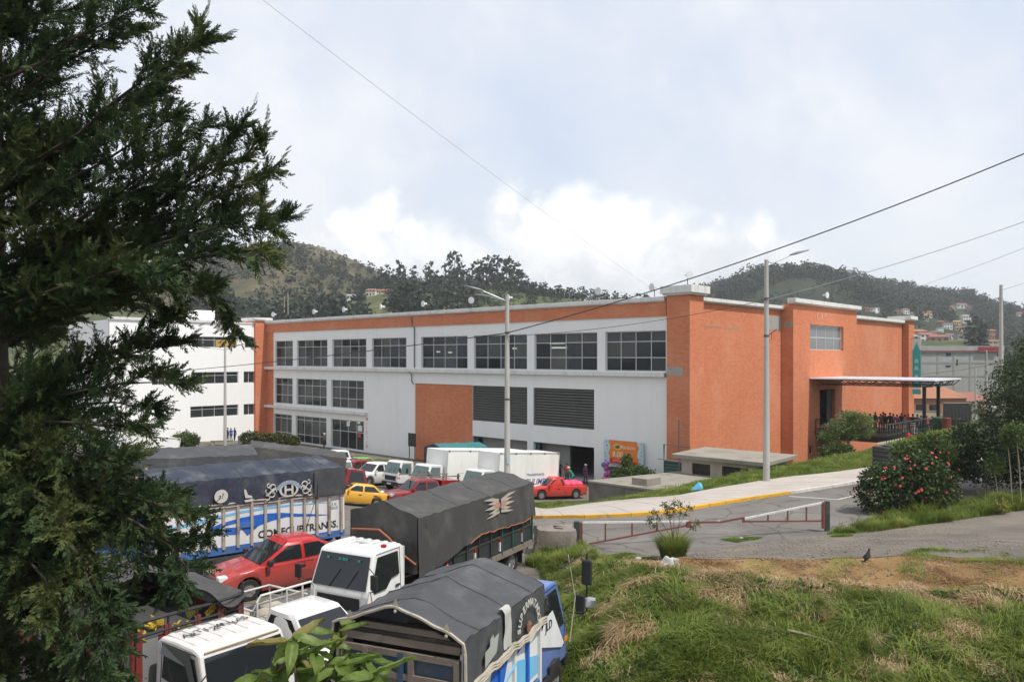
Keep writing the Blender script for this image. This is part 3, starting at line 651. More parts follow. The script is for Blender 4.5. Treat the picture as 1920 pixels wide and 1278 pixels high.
m_red = paint('red', (.44, .012, .014)); m_red2 = paint('bright_red', (.52, .025, .018), .2); m_dred = paint('dark_red', (.24, .008, .012), .15); m_wht = paint('white', (.74, .74, .72), .3)
m_yel = paint('yellow', (.72, .36, .012), .2); m_grn = paint('green', (.12, .38, .06), .15)
wheel_cache = {}
def wheel(parent, x, y, r, w, side, dual=False):
    key = (r, w)
    if key not in wheel_cache:
        ty = MB().lathe([(r * .62, -w / 2), (r * .93, -w / 2), (r, -w * .32), (r, w * .32), (r * .93, w / 2), (r * .62, w / 2), (r * .58, w * .1), (r * .58, -w * .1)], 20, axis='y').mesh('wheel', m_tyre, smooth=35)
        rm = MB().lathe([(r * .63, w * .36), (r * .55, w * .42), (r * .5, w * .2), (r * .2, w * .28), (r * .16, w * .44), (.005, w * .46)], 20, axis='y')
        for k in range(6):
            t = k * math.pi / 3; a = Vector((math.cos(t), 0, math.sin(t))); rm.bar(a * r * .16 + Vector((0, w * .3, 0)), a * r * .56 + Vector((0, w * .34, 0)), r * .13, .03)
        wheel_cache[key] = (ty, rm.mesh('rim', m_rim, smooth=35))
    ty, rm = wheel_cache[key]
    o = link('wheel', ty, parent, loc=(x, y, r)); o.rotation_euler = (0, random.uniform(0, 1), 0 if side > 0 else math.pi); link('rim', rm, o)
    return o

def car(name, label, cat, x, y, head, pm, kind='sedan', group=None, glass=None, k=1.0, rack=False):
    S = dict(sedan=dict(L=4.25, W=1.68, r=.30, wb=(-1.25, 1.28), top=[(-2.12, .62), (-2.08, .9), (-1.6, .99), (-.3, .95), (1.0, .90), (1.7, .79), (2.02, .68), (2.12, .5)], gh=(-1.62, -.85, .10, 1.02), zr=1.46, sp=[-.32]),
             taxi=dict(L=4.3, W=1.68, r=.30, wb=(-1.25, 1.3), top=[(-2.15, .6), (-2.1, .88), (-1.5, .95), (-.3, .93), (.95, .89), (1.8, .78), (2.1, .66), (2.15, .5)], gh=(-1.55, -1.05, .2, .85), zr=1.38, sp=[-.35]),
             suv=dict(L=4.3, W=1.76, r=.34, wb=(-1.3, 1.32), top=[(-2.15, .7), (-2.1, 1.02), (-1.5, 1.08), (-.3, 1.04), (.95, 1.0), (1.75, .92), (2.05, .78), (2.15, .55)], gh=(-2.0, -1.7, .15, .98), zr=1.68, sp=[-.35, -1.3]),
             double=dict(L=5.2, W=1.82, r=.38, wb=(-1.55, 1.55), top=[(-2.6, .75), (-2.56, 1.16), (-1.2, 1.16), (-.3, 1.12), (1.2, 1.1), (2.15, 1.0), (2.5, .86), (2.6, .6)], gh=(-1.05, -.85, .55, 1.3), zr=1.8, sp=[.02]),
             single=dict(L=5.0, W=1.72, r=.36, wb=(-1.5, 1.5), top=[(-2.5, .72), (-2.46, 1.04), (-.75, 1.04), (0, 1.03), (1.05, 1.02), (2.05, .93), (2.4, .8), (2.5, .55)], gh=(-.62, -.45, .42, 1.12), zr=1.64, sp=[]))[kind]
    t = thing(name, label, cat, group=group)
    W2, r = S['W'] / 2, S['r']; L2 = S['L'] / 2; zb = r * .72; glass = glass or m_cglass
    tx, tz = zip(*S['top'])
    X = set(np.linspace(-L2, L2, 23).tolist()) | set(tx)
    R = r * 1.16
    for w_ in S['wb']: X |= {w_ + R * math.cos(a) for a in np.linspace(0, math.pi, 9)}
    def zlow(x):
        z = zb + (.12 if abs(x) > L2 - .25 else 0)
        for w_ in S['wb']:
            if abs(x - w_) < R - 1e-6: z = max(z, r + math.sqrt(R * R - (x - w_) ** 2) * .98)
        return z
    rings = []
    for x_ in sorted(X):
        zt = float(np.interp(x_, tx, tz)); zl = min(zlow(x_), zt - .06); w_ = W2 * (1 - .13 * (abs(x_) / L2) ** 7); h_ = zt - zl
        half = [(w_ * .92, zl), (w_ * .985, zl + h_ * .18), (w_, zl + h_ * .5), (w_ * .985, zl + h_ * .78), (w_ * .95, zl + h_ * .93), (w_ * .86, zt)]
        rings.append([(x_, a, b) for a, b in half] + [(x_, 0, zt + .02)] + [(x_, -a, b) for a, b in half[::-1]])
    MB().loft(rings).build('body', pm, t, smooth=38)
    g0, g1, g2, g3 = S['gh']; zr = S['zr']; zbelt = lambda q: float(np.interp(q, tx, tz)) - .03
    wb_, wr_ = W2 * .93, W2 * .74
    rings = []
    for f_ in np.linspace(0, 1, 5):
        xa, xb = g0 + (g1 - g0) * f_, g3 + (g2 - g3) * f_; w_ = wb_ + (wr_ - wb_) * f_ ** 1.3
        za, zc = zbelt(g0) + (zr - .05 - zbelt(g0)) * f_, zbelt(g3) + (zr - .06 - zbelt(g3)) * f_
        ring = []
        for q in range(7): ring.append((xa + (xb - xa) * q / 6 , w_ * (1 - .05 * abs(q / 3 - 1) ** 3), za + (zc - za) * q / 6))
        for q in range(6, -1, -1): ring.append((xa + (xb - xa) * q / 6, -w_ * (1 - .05 * abs(q / 3 - 1) ** 3), za + (zc - za) * q / 6))
        rings.append(ring)
    ins = [((p[0] - (g1 + g2) / 2) * .86 + (g1 + g2) / 2, p[1] * .82, zr) for p in rings[-1]]
    rings.append(ins); MB().loft(rings).build('cabin', pm, t, smooth=40)
    def gp(x_, f_, side):                                   # point on the cabin side
        w_ = (wb_ + (wr_ - wb_) * f_ ** 1.3) + .012
        xa, xb = g0 + (g1 - g0) * f_, g3 + (g2 - g3) * f_; q = min(1, max(0, (x_ - xa) / (xb - xa)))
        za, zc = zbelt(g0) + (zr - .05 - zbelt(g0)) * f_, zbelt(g3) + (zr - .06 - zbelt(g3)) * f_
        return (x_, side * w_ * (1 - .05 * abs(2 * q - 1) ** 3), za + (zc - za) * q)
    lo, hi = .1, .86
    for side in (1, -1):
        cuts = [None] + S['sp'] + [None]
        for a, b in zip(cuts, cuts[1:]):                    # front to rear
            def ends(f_):
                xa, xb = g0 + (g1 - g0) * f_ + .13, g3 + (g2 - g3) * f_ - .14
                return (b + .05 if b is not None else xa), (a - .05 if a is not None else xb)
            pts = []
            for f_ in np.linspace(lo, hi, 4): pts.append(gp(ends(f_)[0], f_, side))
            for f_ in np.linspace(hi, lo, 4): pts.append(gp(ends(f_)[1], f_, side))
            n_ = 4; mb = MB(); q = pts[:n_] + pts[n_:][::-1]
            mb.add(q, [(i, i + 1, n_ + i + 1, n_ + i) for i in range(n_ - 1)]); mb.build('side_window', glass, t)
        # door gaps and handles
        for c in S['sp'] + [g3 - .22]:
            MB().box(c - .006, c + .006, side * (W2 * .985) - .004, side * (W2 * .985) + .004, .38, zbelt(c) - .05).build('door_gap', m_blackp, t)
        for c in [g2 - .35] + ([S['sp'][0] - .75] if S['sp'] else []):
            MB().box(c - .1, c + .1, side * W2 * .995 - .015, side * W2 * .995 + .015, zbelt(c) - .2, zbelt(c) - .15).build('door_handle', m_blackp, t)
        mx = g3 - .28; MB().box(mx - .07, mx + .07, side * (W2 + .02) - .02, side * (W2 + .02) + side * .16 , zbelt(mx) + .02, zbelt(mx) + .19).build('mirror', m_blackp if kind == 'sedan' else pm, t, bevel=.03)
        MB().box(L2 - .28, L2 - .03, side * W2 * .60, side * W2 * .88, tz[-3] * .86 - .06, tz[-3] * .98).build('headlight', m_lens, t, bevel=.03)
        MB().box(-L2 - .012, -L2 + .12, side * W2 * .66, side * W2 * .89, .62, .85).build('tail_light', m_tail, t, bevel=.02)
    def panel(nm, xb0, z0, xt, zt, wlow, wtop, mat, out):
        a, b = .1, .88; f = lambda u_, f_: (xb0 + (xt - xb0) * f_ + out, u_ * (wlow + (wtop - wlow) * f_), z0 + (zt - z0) * f_ + .014)
        MB().grid(lambda i_, j_: f(i_ * 2 - 1, a + (b - a) * j_), 6, 3).build(nm, mat, t)
    panel('windscreen', g3, zbelt(g3), g2, zr - .06, wb_ * .9, wr_ * .9, glass, .012); panel('rear_window', g0, zbelt(g0), g1, zr - .05, wb_ * .85, wr_ * .85, glass, -.012)
    MB().box(L2 - .12, L2 + .015, -W2 * .55, W2 * .55, .46, tz[-2] * .95).build('grille', m_blackp, t, bevel=.02)
    MB().box(L2 - .16, L2 + .03, -W2 * .86, W2 * .86, .24, .44).build('bumper', m_blackp if kind == 'single' else pm, t, bevel=.04)
    MB().box(-L2 - .03, -L2 + .16, -W2 * .86, W2 * .86, .3, .52).build('bumper', pm, t, bevel=.04)
    MB().box(L2 + .032, L2 + .042, -.2, .2, .3, .41).build('number_plate', m_plate, t)
    MB().box(-L2 + .3, L2 - .3, -W2 * .8, W2 * .8, zb - .02, zb + .12).build('underbody', m_chassis, t)
    for w_ in S['wb']:
        for side in (1, -1): wheel(t, w_, side * (W2 - .11), r, .2, side)
    if kind in ('double', 'single'):                        # open load bed: dark floor inside a rail
        xb = g0 - .08; MB().box(-L2 + .08, xb, -W2 * .8, W2 * .8, 1.03 if kind == 'single' else 1.15, 1.062 if kind == 'single' else 1.182).build('load_bed', m_blackp, t)
    t.scale = (k, k, k); on_ground(t, x, y, head, 1.3 * k, .7 * k)
    if k != 1: t.matrix_world = t.matrix_world @ Matrix.Scale(k, 4)
    return t, S
def ang(fx, fy): return math.atan2(fy, fx)

# ---- cab-over trucks -----------------------------------------------------------------
def cab(t, x0, Wc, pm, Lc=1.65, z0=.62, z1=2.35, glass=None, ribs=False, sink=0.0, dip=True, low=None):
    """forward-control cab whose back is at x0; all its parts hang on t"""
    glass = glass or m_cglass; h = z1 - z0
    prof = [(x0, z0), (x0, z1 - .1), (x0 + .12, z1 - .02), (x0 + .6, z1), (x0 + Lc * .68, z1 - .015), (x0 + Lc * .79, z1 - .07), (x0 + Lc * .985, z0 + h * .44), (x0 + Lc, z0 + h * .36), (x0 + Lc, z0)]
    wid = lambda z: Wc / 2 * (1 - .09 * max(0, (z - (z0 + h * .42)) / (h * .58)) ** 1.2)
    prof_low = [(x0, z0), (x0, z1 - .1)] 
    n = len(prof); vs = [(a, wid(b), b) for a, b in prof] + [(a, -wid(b), b) for a, b in prof]
    mb = MB().add(vs, [list(range(n)), list(range(n, 2 * n))[::-1]] + [(i, (i + 1) % n, n + (i + 1) % n, n + i) for i in range(n)])
    mb.build('cab', pm, t, bevel=.05)
    A, B = Vector((prof[5][0], 0, prof[5][1])), Vector((prof[6][0], 0, prof[6][1])); nrm = Vector((B.z - A.z, 0, -(B.x - A.x))).normalized(); nrm = -nrm if nrm.x < 0 else nrm
    def ws(f_, u_, o): p = A.lerp(B, f_) + nrm * o; return (p.x, u_ * (wid(p.z) - .08), p.z)
    MB().grid(lambda i_, j_: ws(.09 + .9 * j_, i_ * 2 - 1, .014), 6, 3).build('windscreen', glass, t)
    for u_ in (-.35, .3): MB().bar(ws(.99, u_, .03), ws(.5, u_ + .3, .03), .02).build('wiper', m_blackp, t)
    fx = x0 + Lc
    MB().box(fx - .02, fx + .02, -Wc * .36, Wc * .36, z0 + .22, z0 + h * .33).build('grille', m_blackp, t, bevel=.01)
    MB().box(fx - .1, fx + .1, -Wc / 2 - .02, Wc / 2 + .02, z0 - .18, z0 + .1).build('bumper', m_blackp, t, bevel=.04)
    MB().box(fx + .102, fx + .112, -.22, .22, z0 - .1, z0 + .02).build('number_plate', m_plate, t)
    for s in (1, -1):
        MB().box(fx - .06, fx + .03, s * Wc * .37, s * Wc * .48, z0 + .14, z0 + .34).build('headlight', m_lens, t, bevel=.02)
        MB().box(fx - .2, fx + .012, s * Wc / 2 - .02, s * Wc / 2 + s * .012, z0 + .38, z0 + .48).build('indicator', m_amber, t)
        y = lambda z, o=.008: s * (wid(z) + o)
        za, zt = z0 + h * .44, z1 - .17
        xf = lambda z: x0 + Lc * (.79 + (.985 - .79) * (z1 - .07 - z) / (z1 - .07 - z0 - h * .44)) - .14
        if dip: pts = [(x0 + .28, za + .18), (x0 + .28, zt), (xf(zt) - .02, zt), (xf(za), za + .02), (xf(za) - .1, za - .09), (x0 + .85, za - .07), (x0 + .62, za + .14)]
        else: pts = [(x0 + .28, za), (x0 + .28, zt), (xf(zt) - .02, zt), (xf(za), za)]
        mb = MB().poly([(a, y(b), b) for a, b in pts]); mb.build('side_window', glass, t)
        for a, b in (((x0 + .2, z0 + .05), (x0 + .2, z1 - .1)), ((x0 + .2, z1 - .1), (xf(z1 - .12) + .04, z1 - .1)), ((x0 + Lc - .1, za), (x0 + Lc - .2, z0 + .3))):
            MB().bar((a[0], y(a[1], .003), a[1]), (b[0], y(b[1], .003), b[1]), .012, .012).build('door_gap', m_blackp, t)
        MB().box(x0 + .27, x0 + .45, y(z0 + .55, 0) - .01, y(z0 + .55, 0) + .014, z0 + h * .36, z0 + h * .36 + .07).build('door_handle', m_blackp, t, bevel=.01)
        MB().box(x0 + .25, x0 + .8, s * Wc / 2 - .05, s * Wc / 2 + .03, z0 - .12, z0 - .04).build('step', m_blackp, t)
        m0 = (x0 + Lc - .1, s * Wc / 2 * .95, z1 - .35); m1 = (x0 + Lc + .12, s * (Wc / 2 + .28), z1 - .4)
        MB().tube([m0, m1, (m1[0], m1[1], z0 + h * .5), (x0 + Lc - .05, s * Wc / 2, z0 + h * .44)], .014, 5).build('mirror_arm', m_blackp, t)
        MB().box(m1[0] - .04, m1[0] + .03, m1[1] - .1, m1[1] + .1, z0 + h * .52, z1 - .44).build('mirror', m_blackp, t, bevel=.02)
    if ribs:
        for k in range(6):
            y_ = -Wc * .36 + k * Wc * .72 / 5; MB().box(x0 + .14, x0 + Lc * .6, y_ - .06, y_ + .06, z1 - .03, z1 + .012).build('roof_rib', pm, t, bevel=.015)
def chassis(t, xr, xf, W, r=.4, axles=None, dual=True):
    MB().box(xr, xf, -.42, -.3, .55, .75).box(xr, xf, .3, .42, .55, .75).box(xr + .2, xr + .3, -.9, .9, .5, .6).build('chassis_rail', m_chassis, t)
    for a, d_ in axles:
        for s in (1, -1):
            wheel(t, a, s * (W / 2 - .2), r, .24, s)
            if d_: wheel(t, a, s * (W / 2 - .48), r, .24, s)
        MB().bar((a, -W / 2 + .3, r), (a, W / 2 - .3, r), .12).build('axle', m_chassis, t)
    for s in (1, -1):
        MB().box(axles[0][0] - r - .25, axles[0][0] - r - .23, s * (W / 2 - .6), s * (W / 2 - .05), .25, .95).build('mudguard', m_blackp, t)
    for s in (1, -1): MB().box(xr - .02, xr + .04, s * (W / 2 - .275) - .175, s * (W / 2 - .275) + .175, .62, .78).build('tail_light', m_tail, t)
def wav(x, y, s=0): return math.sin(x * 2.1 + s) * math.cos(y * 3.3 + s * 2) * .5 + math.sin(x * 5.3 + y * 2.7 + s * 3) * .3 + math.sin(x * 9.1 - y * 6.0 + s) * .2
def tarp(t, L, W, ze, zr, skirts, mat, rear=0.0, front=0.0, hip_r=0.0, hip_f=0.0, x0=0.0, sag=.05, seed=0, bows=5, end_r=None, end_f=None, lean=0.0, name='tarpaulin'):
    """gabled canvas: ze eave, zr ridge; skirts (left, right) drop below the eave; hip_* pull the ridge in at an end; end_* drop a flap there"""
    ov = .06
    def top(u, v):                                          # v 0..1 from right eave over ridge to left eave
        x = x0 + L * u; a = abs(2 * v - 1); yy = (2 * v - 1) * (W / 2 + ov)
        f = 1 - a
        xr = x + (hip_r * f * (1 - min(1, u * 4)) ) - (hip_f * f * (1 - min(1, (1 - u) * 4)))
        bow = abs(math.sin(math.pi * bows * u)); z = ze + (zr - ze) * (1 - a ** 1.15) - sag * bow * (.3 + .7 * math.sin(math.pi * f)) + .026 * wav(x * 1.6, yy * 2, seed) + .012 * math.sin(x * 13 + 4 * math.sin(yy * 3 + seed))
        return (xr, yy, z)
    MB().grid(top, 64, 24).build(name, mat, t, smooth=55)
    for s, drop in ((1, skirts[0]), (-1, skirts[1])):
        if not drop: continue
        dr = drop if callable(drop) else (lambda u, d=drop: d)
        def side(u, v, s=s):
            e = top(u, 1.0 if s > 0 else 0.0); z = e[2] - v * dr(u) + .012 * math.sin(u * 31 + seed) * v
            return (e[0], e[1] + s * (.014 + .040 * wav(u * L * 2.2, v * .8, seed + 1) * (.2 + v) + .014 * math.sin(u * L * 11 + v * 3 + seed) * v + lean * v), z)
        MB().grid(side, 64, 8).build(name + '_skirt', mat, t, smooth=55)
    for u, drop, s in ((0.0, end_r, -1), (1.0, end_f, 1)):
        if not drop: continue
        def endf(p, v, u=u, s=s, drop=drop):
            e = top(u, p); zt = e[2]; zb = ze - drop; return (e[0] + s * (.01 + .03 * wav(p * 5, v * 2, seed + 2)), e[1], zt + (zb - zt) * v)
        MB().grid(endf, 24, 8).build(name + '_end', mat, t, smooth=55)
    return top
def seams(t, top, L, n, mat):
    for k in range(n):
        u = (k + .5) / n; MB().tube([(p[0], p[1] * 1.004, p[2] + .006) for p in (top(u, v) for v in np.linspace(0, 1, 17))], .011, 4).build('canvas_seam', mat, t)
def strap(t, pts, mat, w=.05): MB().tube(pts, w / 2, 5).build('rope', mat, t)
m_navy = M('navy_canvas', (.026, .033, .053), .7, var=.3, scale=1.4, bump=.55, bscale=6, dirt=.85, dcol=(.12, .125, .135), dscale=1.1)
m_navytop = m_navy
m_blk = M('black_canvas', (.055, .053, .051), .68, var=.25, scale=1.4, bump=.55, bscale=6, dirt=.8, dcol=(.12, .113, .105), dscale=1.0)
m_blk2 = M('charcoal_canvas', (.055, .057, .062), .66, var=.3, scale=1.3, bump=.55, bscale=6, dirt=.8, dcol=(.13, .13, .13), dscale=.8)
m_tealc = M('teal_canvas', (.03, .17, .18), .75, var=.2, scale=1.2, dirt=.4, dcol=(.1, .16, .16))
m_wood = M('weathered_wood', (.19, .155, .125), .9, var=.3, scale=5, dirt=.6, dcol=(.08, .065, .055), dscale=2, bump=.4, bscale=30)
m_post = M('worn_post', (.36, .31, .26), .85, var=.2, scale=5, dirt=.8, dcol=(.10, .075, .055), dscale=2.2)
m_pwhite = M('panel_white', (.68, .68, .68), .6, var=.05, dirt=.45, dcol=(.36, .33, .30), dscale=1.5, streak=True)
m_pblue = M('panel_blue', (.02, .12, .48), .55, var=.12, dirt=.4, dcol=(.12, .14, .2), dscale=2); m_plight = M('panel_light_blue', (.16, .46, .70), .55, var=.1, dirt=.3, dcol=(.3, .36, .4))
m_prail = M('rail_blue', (.05, .14, .38), .6, dirt=.6, dcol=(.15, .14, .14), dscale=2); m_sil = M('silver_print', (.50, .49, .45), .7, var=.12, scale=8, dirt=.3); m_text = M('black_lettering', (.02, .02, .022), .7)
m_orope = M('orange_hem', (.36, .12, .06), .8, dirt=.5, dscale=5); m_pale = M('pale_hem', (.40, .36, .29), .85, dirt=.6, dscale=4)
def side_poly(t, pts, mat, s, W, name, o=.006, th=.004):    # flat print on a side: pts (x, z) in vehicle space
    y = s * (W / 2 + o); mb = MB(); n = len(pts)
    mb.add([(a, y, b) for a, b in pts] + [(a, y + s * th, b) for a, b in pts], [list(range(n)), list(range(n, 2 * n))[::-1]] + [(i, (i + 1) % n, n + (i + 1) % n, n + i) for i in range(n)])
    return mb.build(name, mat, t)

# T1: blue and white lorry with navy canvas, behind the red saloon
def truck_navy():
    fw = Vector((-.777, -.629, 0)); lf = Vector((-fw.y, fw.x, 0)); W, L = 2.3, 6.35
    c = Vector((-6.05, 28.5, 0)) - lf * (W / 2) + fw * (L / 2)
    t = thing('cargo_truck', 'long blue and white cargo truck with navy canvas and orange cones, behind the red sedan', 'truck', group='trucks parked in the yard')
    X0 = -L / 2; zb, zp, ze = 1.02, 2.42, 3.28
    MB().box(X0, X0 + L, -W / 2 + .05, W / 2 - .05, zb - .12, zb + .02).build('deck', m_wood, t)
    for s in (1, -1):
        y = s * W / 2
        MB().box(X0, X0 + L, min(y, y - s * .05), max(y, y - s * .05), zb + .02, zp - .05).build('side_panel', m_pwhite, t)
        MB().box(X0, X0 + L, y - .06 if s > 0 else y - .02, y + .02 if s > 0 else y + .06, zb - .22, zb + .02).build('side_rail', m_prail, t)
        for z_, r_ in ((zp + .02, .04), (zp - .09, .028)): MB().tube([(X0 + i * .423, y + s * .05 + .008 * math.sin(i * 2.1), z_ + .012 * math.sin(i * 1.7)) for i in range(16)], r_, 6).build('top_rail', m_post, t)
        for k in range(14):
            x_ = X0 + .14 + k * .467; MB().box(x_ - .045, x_ + .045, y if s > 0 else y - .07, y + .07 if s > 0 else y, zb - .06, zp + (.1 if k % 2 else -.02)).build('stake', m_post, t)
    a2x = lambda a: X0 + a
    zf = lambda f: zb + .02 + f * (zp - .1 - zb)
    P_ = lambda L_: [(a2x(a), zf(f)) for a, f in L_]
    side_poly(t, P_([(.55, .45), (1.2, .53), (1.8, .60), (2.4, .68), (3.0, .71), (3.75, .68), (4.4, .60), (4.9, .5), (4.9, .38), (4.4, .5), (3.9, .56), (3.55, .2), (3.15, .42), (2.7, .5), (2.2, .55), (1.4, .49)]), m_pblue, 1, W, 'blue_stripe')
    side_poly(t, P_([(.4, .78), (1.2, .83), (2.1, .87), (3.0, .88), (3.8, .85), (4.9, .76), (6.3, .62), (6.3, .52), (4.9, .69), (3.8, .79), (2.9, .82), (1.9, .82), (1.0, .80)]), m_plight, 1, W, 'light_stripe')
    side_poly(t, P_([(3.8, .44), (4.3, .48), (5.0, .42), (5.9, .34), (6.3, .3), (6.3, .16), (5.6, .24), (4.6, .32), (3.8, .26)]), m_pblue, 1, W, 'blue_stripe')
    place_text(text_mesh('COMFCUPTRANSS.', .34, m_text, .003, width=2.92, bold=.006), t, (a2x(1.72), W / 2 + .012, zf(.175)), (-1, 0, 0), (0, 0, 1))
    place_text(text_mesh('TRANSPORTE PESADO', .1, m_pale, .003), t, (a2x(1.2), W / 2 + .024, zb - .1), (-1, 0, 0), (0, 0, 1))
    place_text(text_mesh('A R\nJESUS', .13, M('grey_print', (.3, .32, .36), .7), .003), t, (a2x(.42), W / 2 + .012, zf(.68)), (-1, 0, 0), (0, 0, 1))
    MB().box(a2x(3.3), a2x(3.85), W / 2, W / 2 + .05, zf(.42), zf(.54)).build('latch_board', m_prail, t)
    top = tarp(t, L, W, ze, ze + .36, (.86, .86), m_navy, hip_r=.55, hip_f=-.25, x0=X0, sag=.05, seed=1, bows=6, end_r=.95)
    seams(t, top, L, 6, m_blk2); yy = W / 2 + .135
    def disc(x_, z_, r_, m_, r0=0): 
        n = 22; mb = MB(); ri = [(x_ + r_ * math.cos(k * 2 * math.pi / n), yy, z_ + r_ * math.sin(k * 2 * math.pi / n)) for k in range(n)]
        if r0: ro = [(x_ + r0 * math.cos(k * 2 * math.pi / n), yy, z_ + r0 * math.sin(k * 2 * math.pi / n)) for k in range(n)]; mb.add(ri + ro, [(k, (k + 1) % n, n + (k + 1) % n, n + k) for k in range(n)])
        else: mb.poly(ri)
        return mb.build('canvas_print', m_, t)
    ez = ze - .5
    disc(a2x(4.45), ez - .06, .22, m_sil); yy += .004; place_text(text_mesh('a?', .24, m_navy, .002), t, (a2x(4.45), yy, ez - .06), (-1, 0, 0), (0, 0, 1))
    n = 28                                                   # oval emblem with an H shaped bar
    for r0, r1 in ((.30, .24),):
        ri = [(a2x(2.15) + r0 * 1.15 * math.cos(k * 2 * math.pi / n), yy, ez - .08 + r0 * .82 * math.sin(k * 2 * math.pi / n)) for k in range(n)]
        ro = [(a2x(2.15) + r1 * 1.1 * math.cos(k * 2 * math.pi / n), yy, ez - .08 + r1 * .8 * math.sin(k * 2 * math.pi / n)) for k in range(n)]
        MB().add(ri + ro, [(k, (k + 1) % n, n + (k + 1) % n, n + k) for k in range(n)]).build('emblem_ring', m_sil, t)
    mb = MB(); cx, cz = a2x(2.15), ez - .08
    mb.poly([(cx - .16, yy, cz - .14), (cx - .09, yy, cz - .16), (cx - .09, yy, cz + .16), (cx - .16, yy, cz + .14)]).poly([(cx + .09, yy, cz - .16), (cx + .16, yy, cz - .14), (cx + .16, yy, cz + .14), (cx + .09, yy, cz + .16)]).poly([(cx - .09, yy, cz - .035), (cx + .09, yy, cz - .035), (cx + .09, yy, cz + .035), (cx - .09, yy, cz + .035)])
    mb.build('emblem_bar', m_sil, t)
    m_rib = M('ribbon_print', (.22, .29, .38), .7)
    def arc(q, r_): return (cx + r_ * math.cos(q), yy + .003, cz - .1 + r_ * .86 * math.sin(q))
    A_ = np.linspace(.35, math.pi - .35, 13); MB().add([arc(a, .36) for a in A_] + [arc(a, .49) for a in A_], [(k, k + 1, 14 + k, 13 + k) for k in range(12)]).build('emblem_ribbon', m_rib, t)
    for k, ch in enumerate('COMFCU'): q = math.pi * .24 + k * .33; p = arc(q, .425); place_text(text_mesh(ch, .1, m_sil, .002), t, (p[0], p[1] + .004, p[2]), (-math.sin(q), 0, math.cos(q)), (math.cos(q), 0, math.sin(q))).rotation_euler.rotate_axis('Z', 0)
    for sgn in (1, -1):                                      # scroll ornament on both sides of the emblem
        for (dx, dz, r_, a0, a1) in ((.58, .12, .11, .2, 5.2), (.72, .02, .10, 2, 7), (.6, -.1, .10, .5, 5.5), (.76, -.2, .08, 1, 6), (.7, .2, .07, 3, 8), (.52, 0, .08, -1, 3.5)):
            MB().tube([(cx + sgn * (dx + r_ * math.cos(q)), yy, cz + dz + r_ * math.sin(q)) for q in np.linspace(a0, a1, 10)], .022, 4).build('scroll_print', m_sil, t)
    hx, hz_ = a2x(3.6), ez - .1
    MB().poly([(hx + .1, yy, hz_ + .2), (hx + .03, yy, hz_ + .16), (hx - .02, yy, hz_), (hx - .16, yy, hz_ - .05), (hx - .18, yy, hz_ - .12), (hx + .06, yy, hz_ - .1), (hx + .09, yy, hz_ + .05)]).poly([(hx + .1, yy, hz_ - .17), (hx - .2, yy, hz_ - .15), (hx - .18, yy, hz_ - .23), (hx + .06, yy, hz_ - .24)]).build('canvas_print', m_sil, t)
    place_text(text_mesh(':', .3, m_sil, .002), t, (a2x(1.05), yy, ez + .05), (-1, 0, 0), (0, 0, 1))
    # darker patch sewn over the rear end of the canvas
    MB().grid(lambda u, v: (X0 + .02 + u * 1.2, W / 2 + .145 + .015 * wav(u * 3, v, 4), ze + .02 - v * .94), 10, 6).build('canvas_patch', m_blk2, t, smooth=50)
    MB().tube([(a2x(1.1), W / 2 + .16, ze - .5), (a2x(1.12), W / 2 + .17, ze - .9), (a2x(1.25), W / 2 + .12, zb + 1), (a2x(1.5), W / 2 + .1, zb + .3)], .01, 4).build('rope', m_blackp, t)
    cab(t, X0 + L + .35, 2.05, paint('cab_blue', (.03, .14, .36)), z1=2.75)
    MB().box(X0 + L + .3, X0 + L + 1.7, -1, 1, 2.76, 2.84).build('roof_rack', M('rack_blue', (.05, .25, .45), .6), t)
    MB().box(X0 + L - .02, X0 + L + .03, -W / 2, W / 2, zb, zp + .3).build('front_board', m_pwhite, t)
    for y in (-W / 2 + .05, 0, W / 2 - .05): MB().box(X0 + L + .03, X0 + L + .1, y - .05, y + .05, zb, ze + (.45 if y == 0 else 0)).build('front_post', m_post, t)
    chassis(t, X0 + .1, X0 + L + 1.6, W, .45, [(X0 + 1.6, True), (X0 + L + 1.1, False)])
    on_ground(t, c.x, c.y, math.atan2(fw.y, fw.x), 2.2, .9)
    return t, X0 + L
t1, t1x = truck_navy()
m_cone = M('cone_orange', (.75, .13, .03), .6, dirt=.3); 
for k, (dx, dy) in enumerate(((.5, .55), (.75, -.2))):
    o = thing('traffic_cone', ('left' if k else 'right') + ' orange and white traffic cone standing on the blue truck cab', 'traffic cone', group='cones on the blue truck')
    o.matrix_world = t1.matrix_world @ Matrix.Translation((t1x + dx, dy, 2.845)); 
    MB().box(-.17, .17, -.17, .17, 0, .03).lathe([(.13, .03), (.085, .27)], 14).build('cone', m_cone, o, smooth=40)
    MB().lathe([(.087, .27), (.06, .42)], 14).build('cone_band', m_pwhite, o, smooth=40); MB().lathe([(.06, .421), (.03, .62), (.012, .63)], 14).build('cone_tip', m_cone, o, smooth=40)

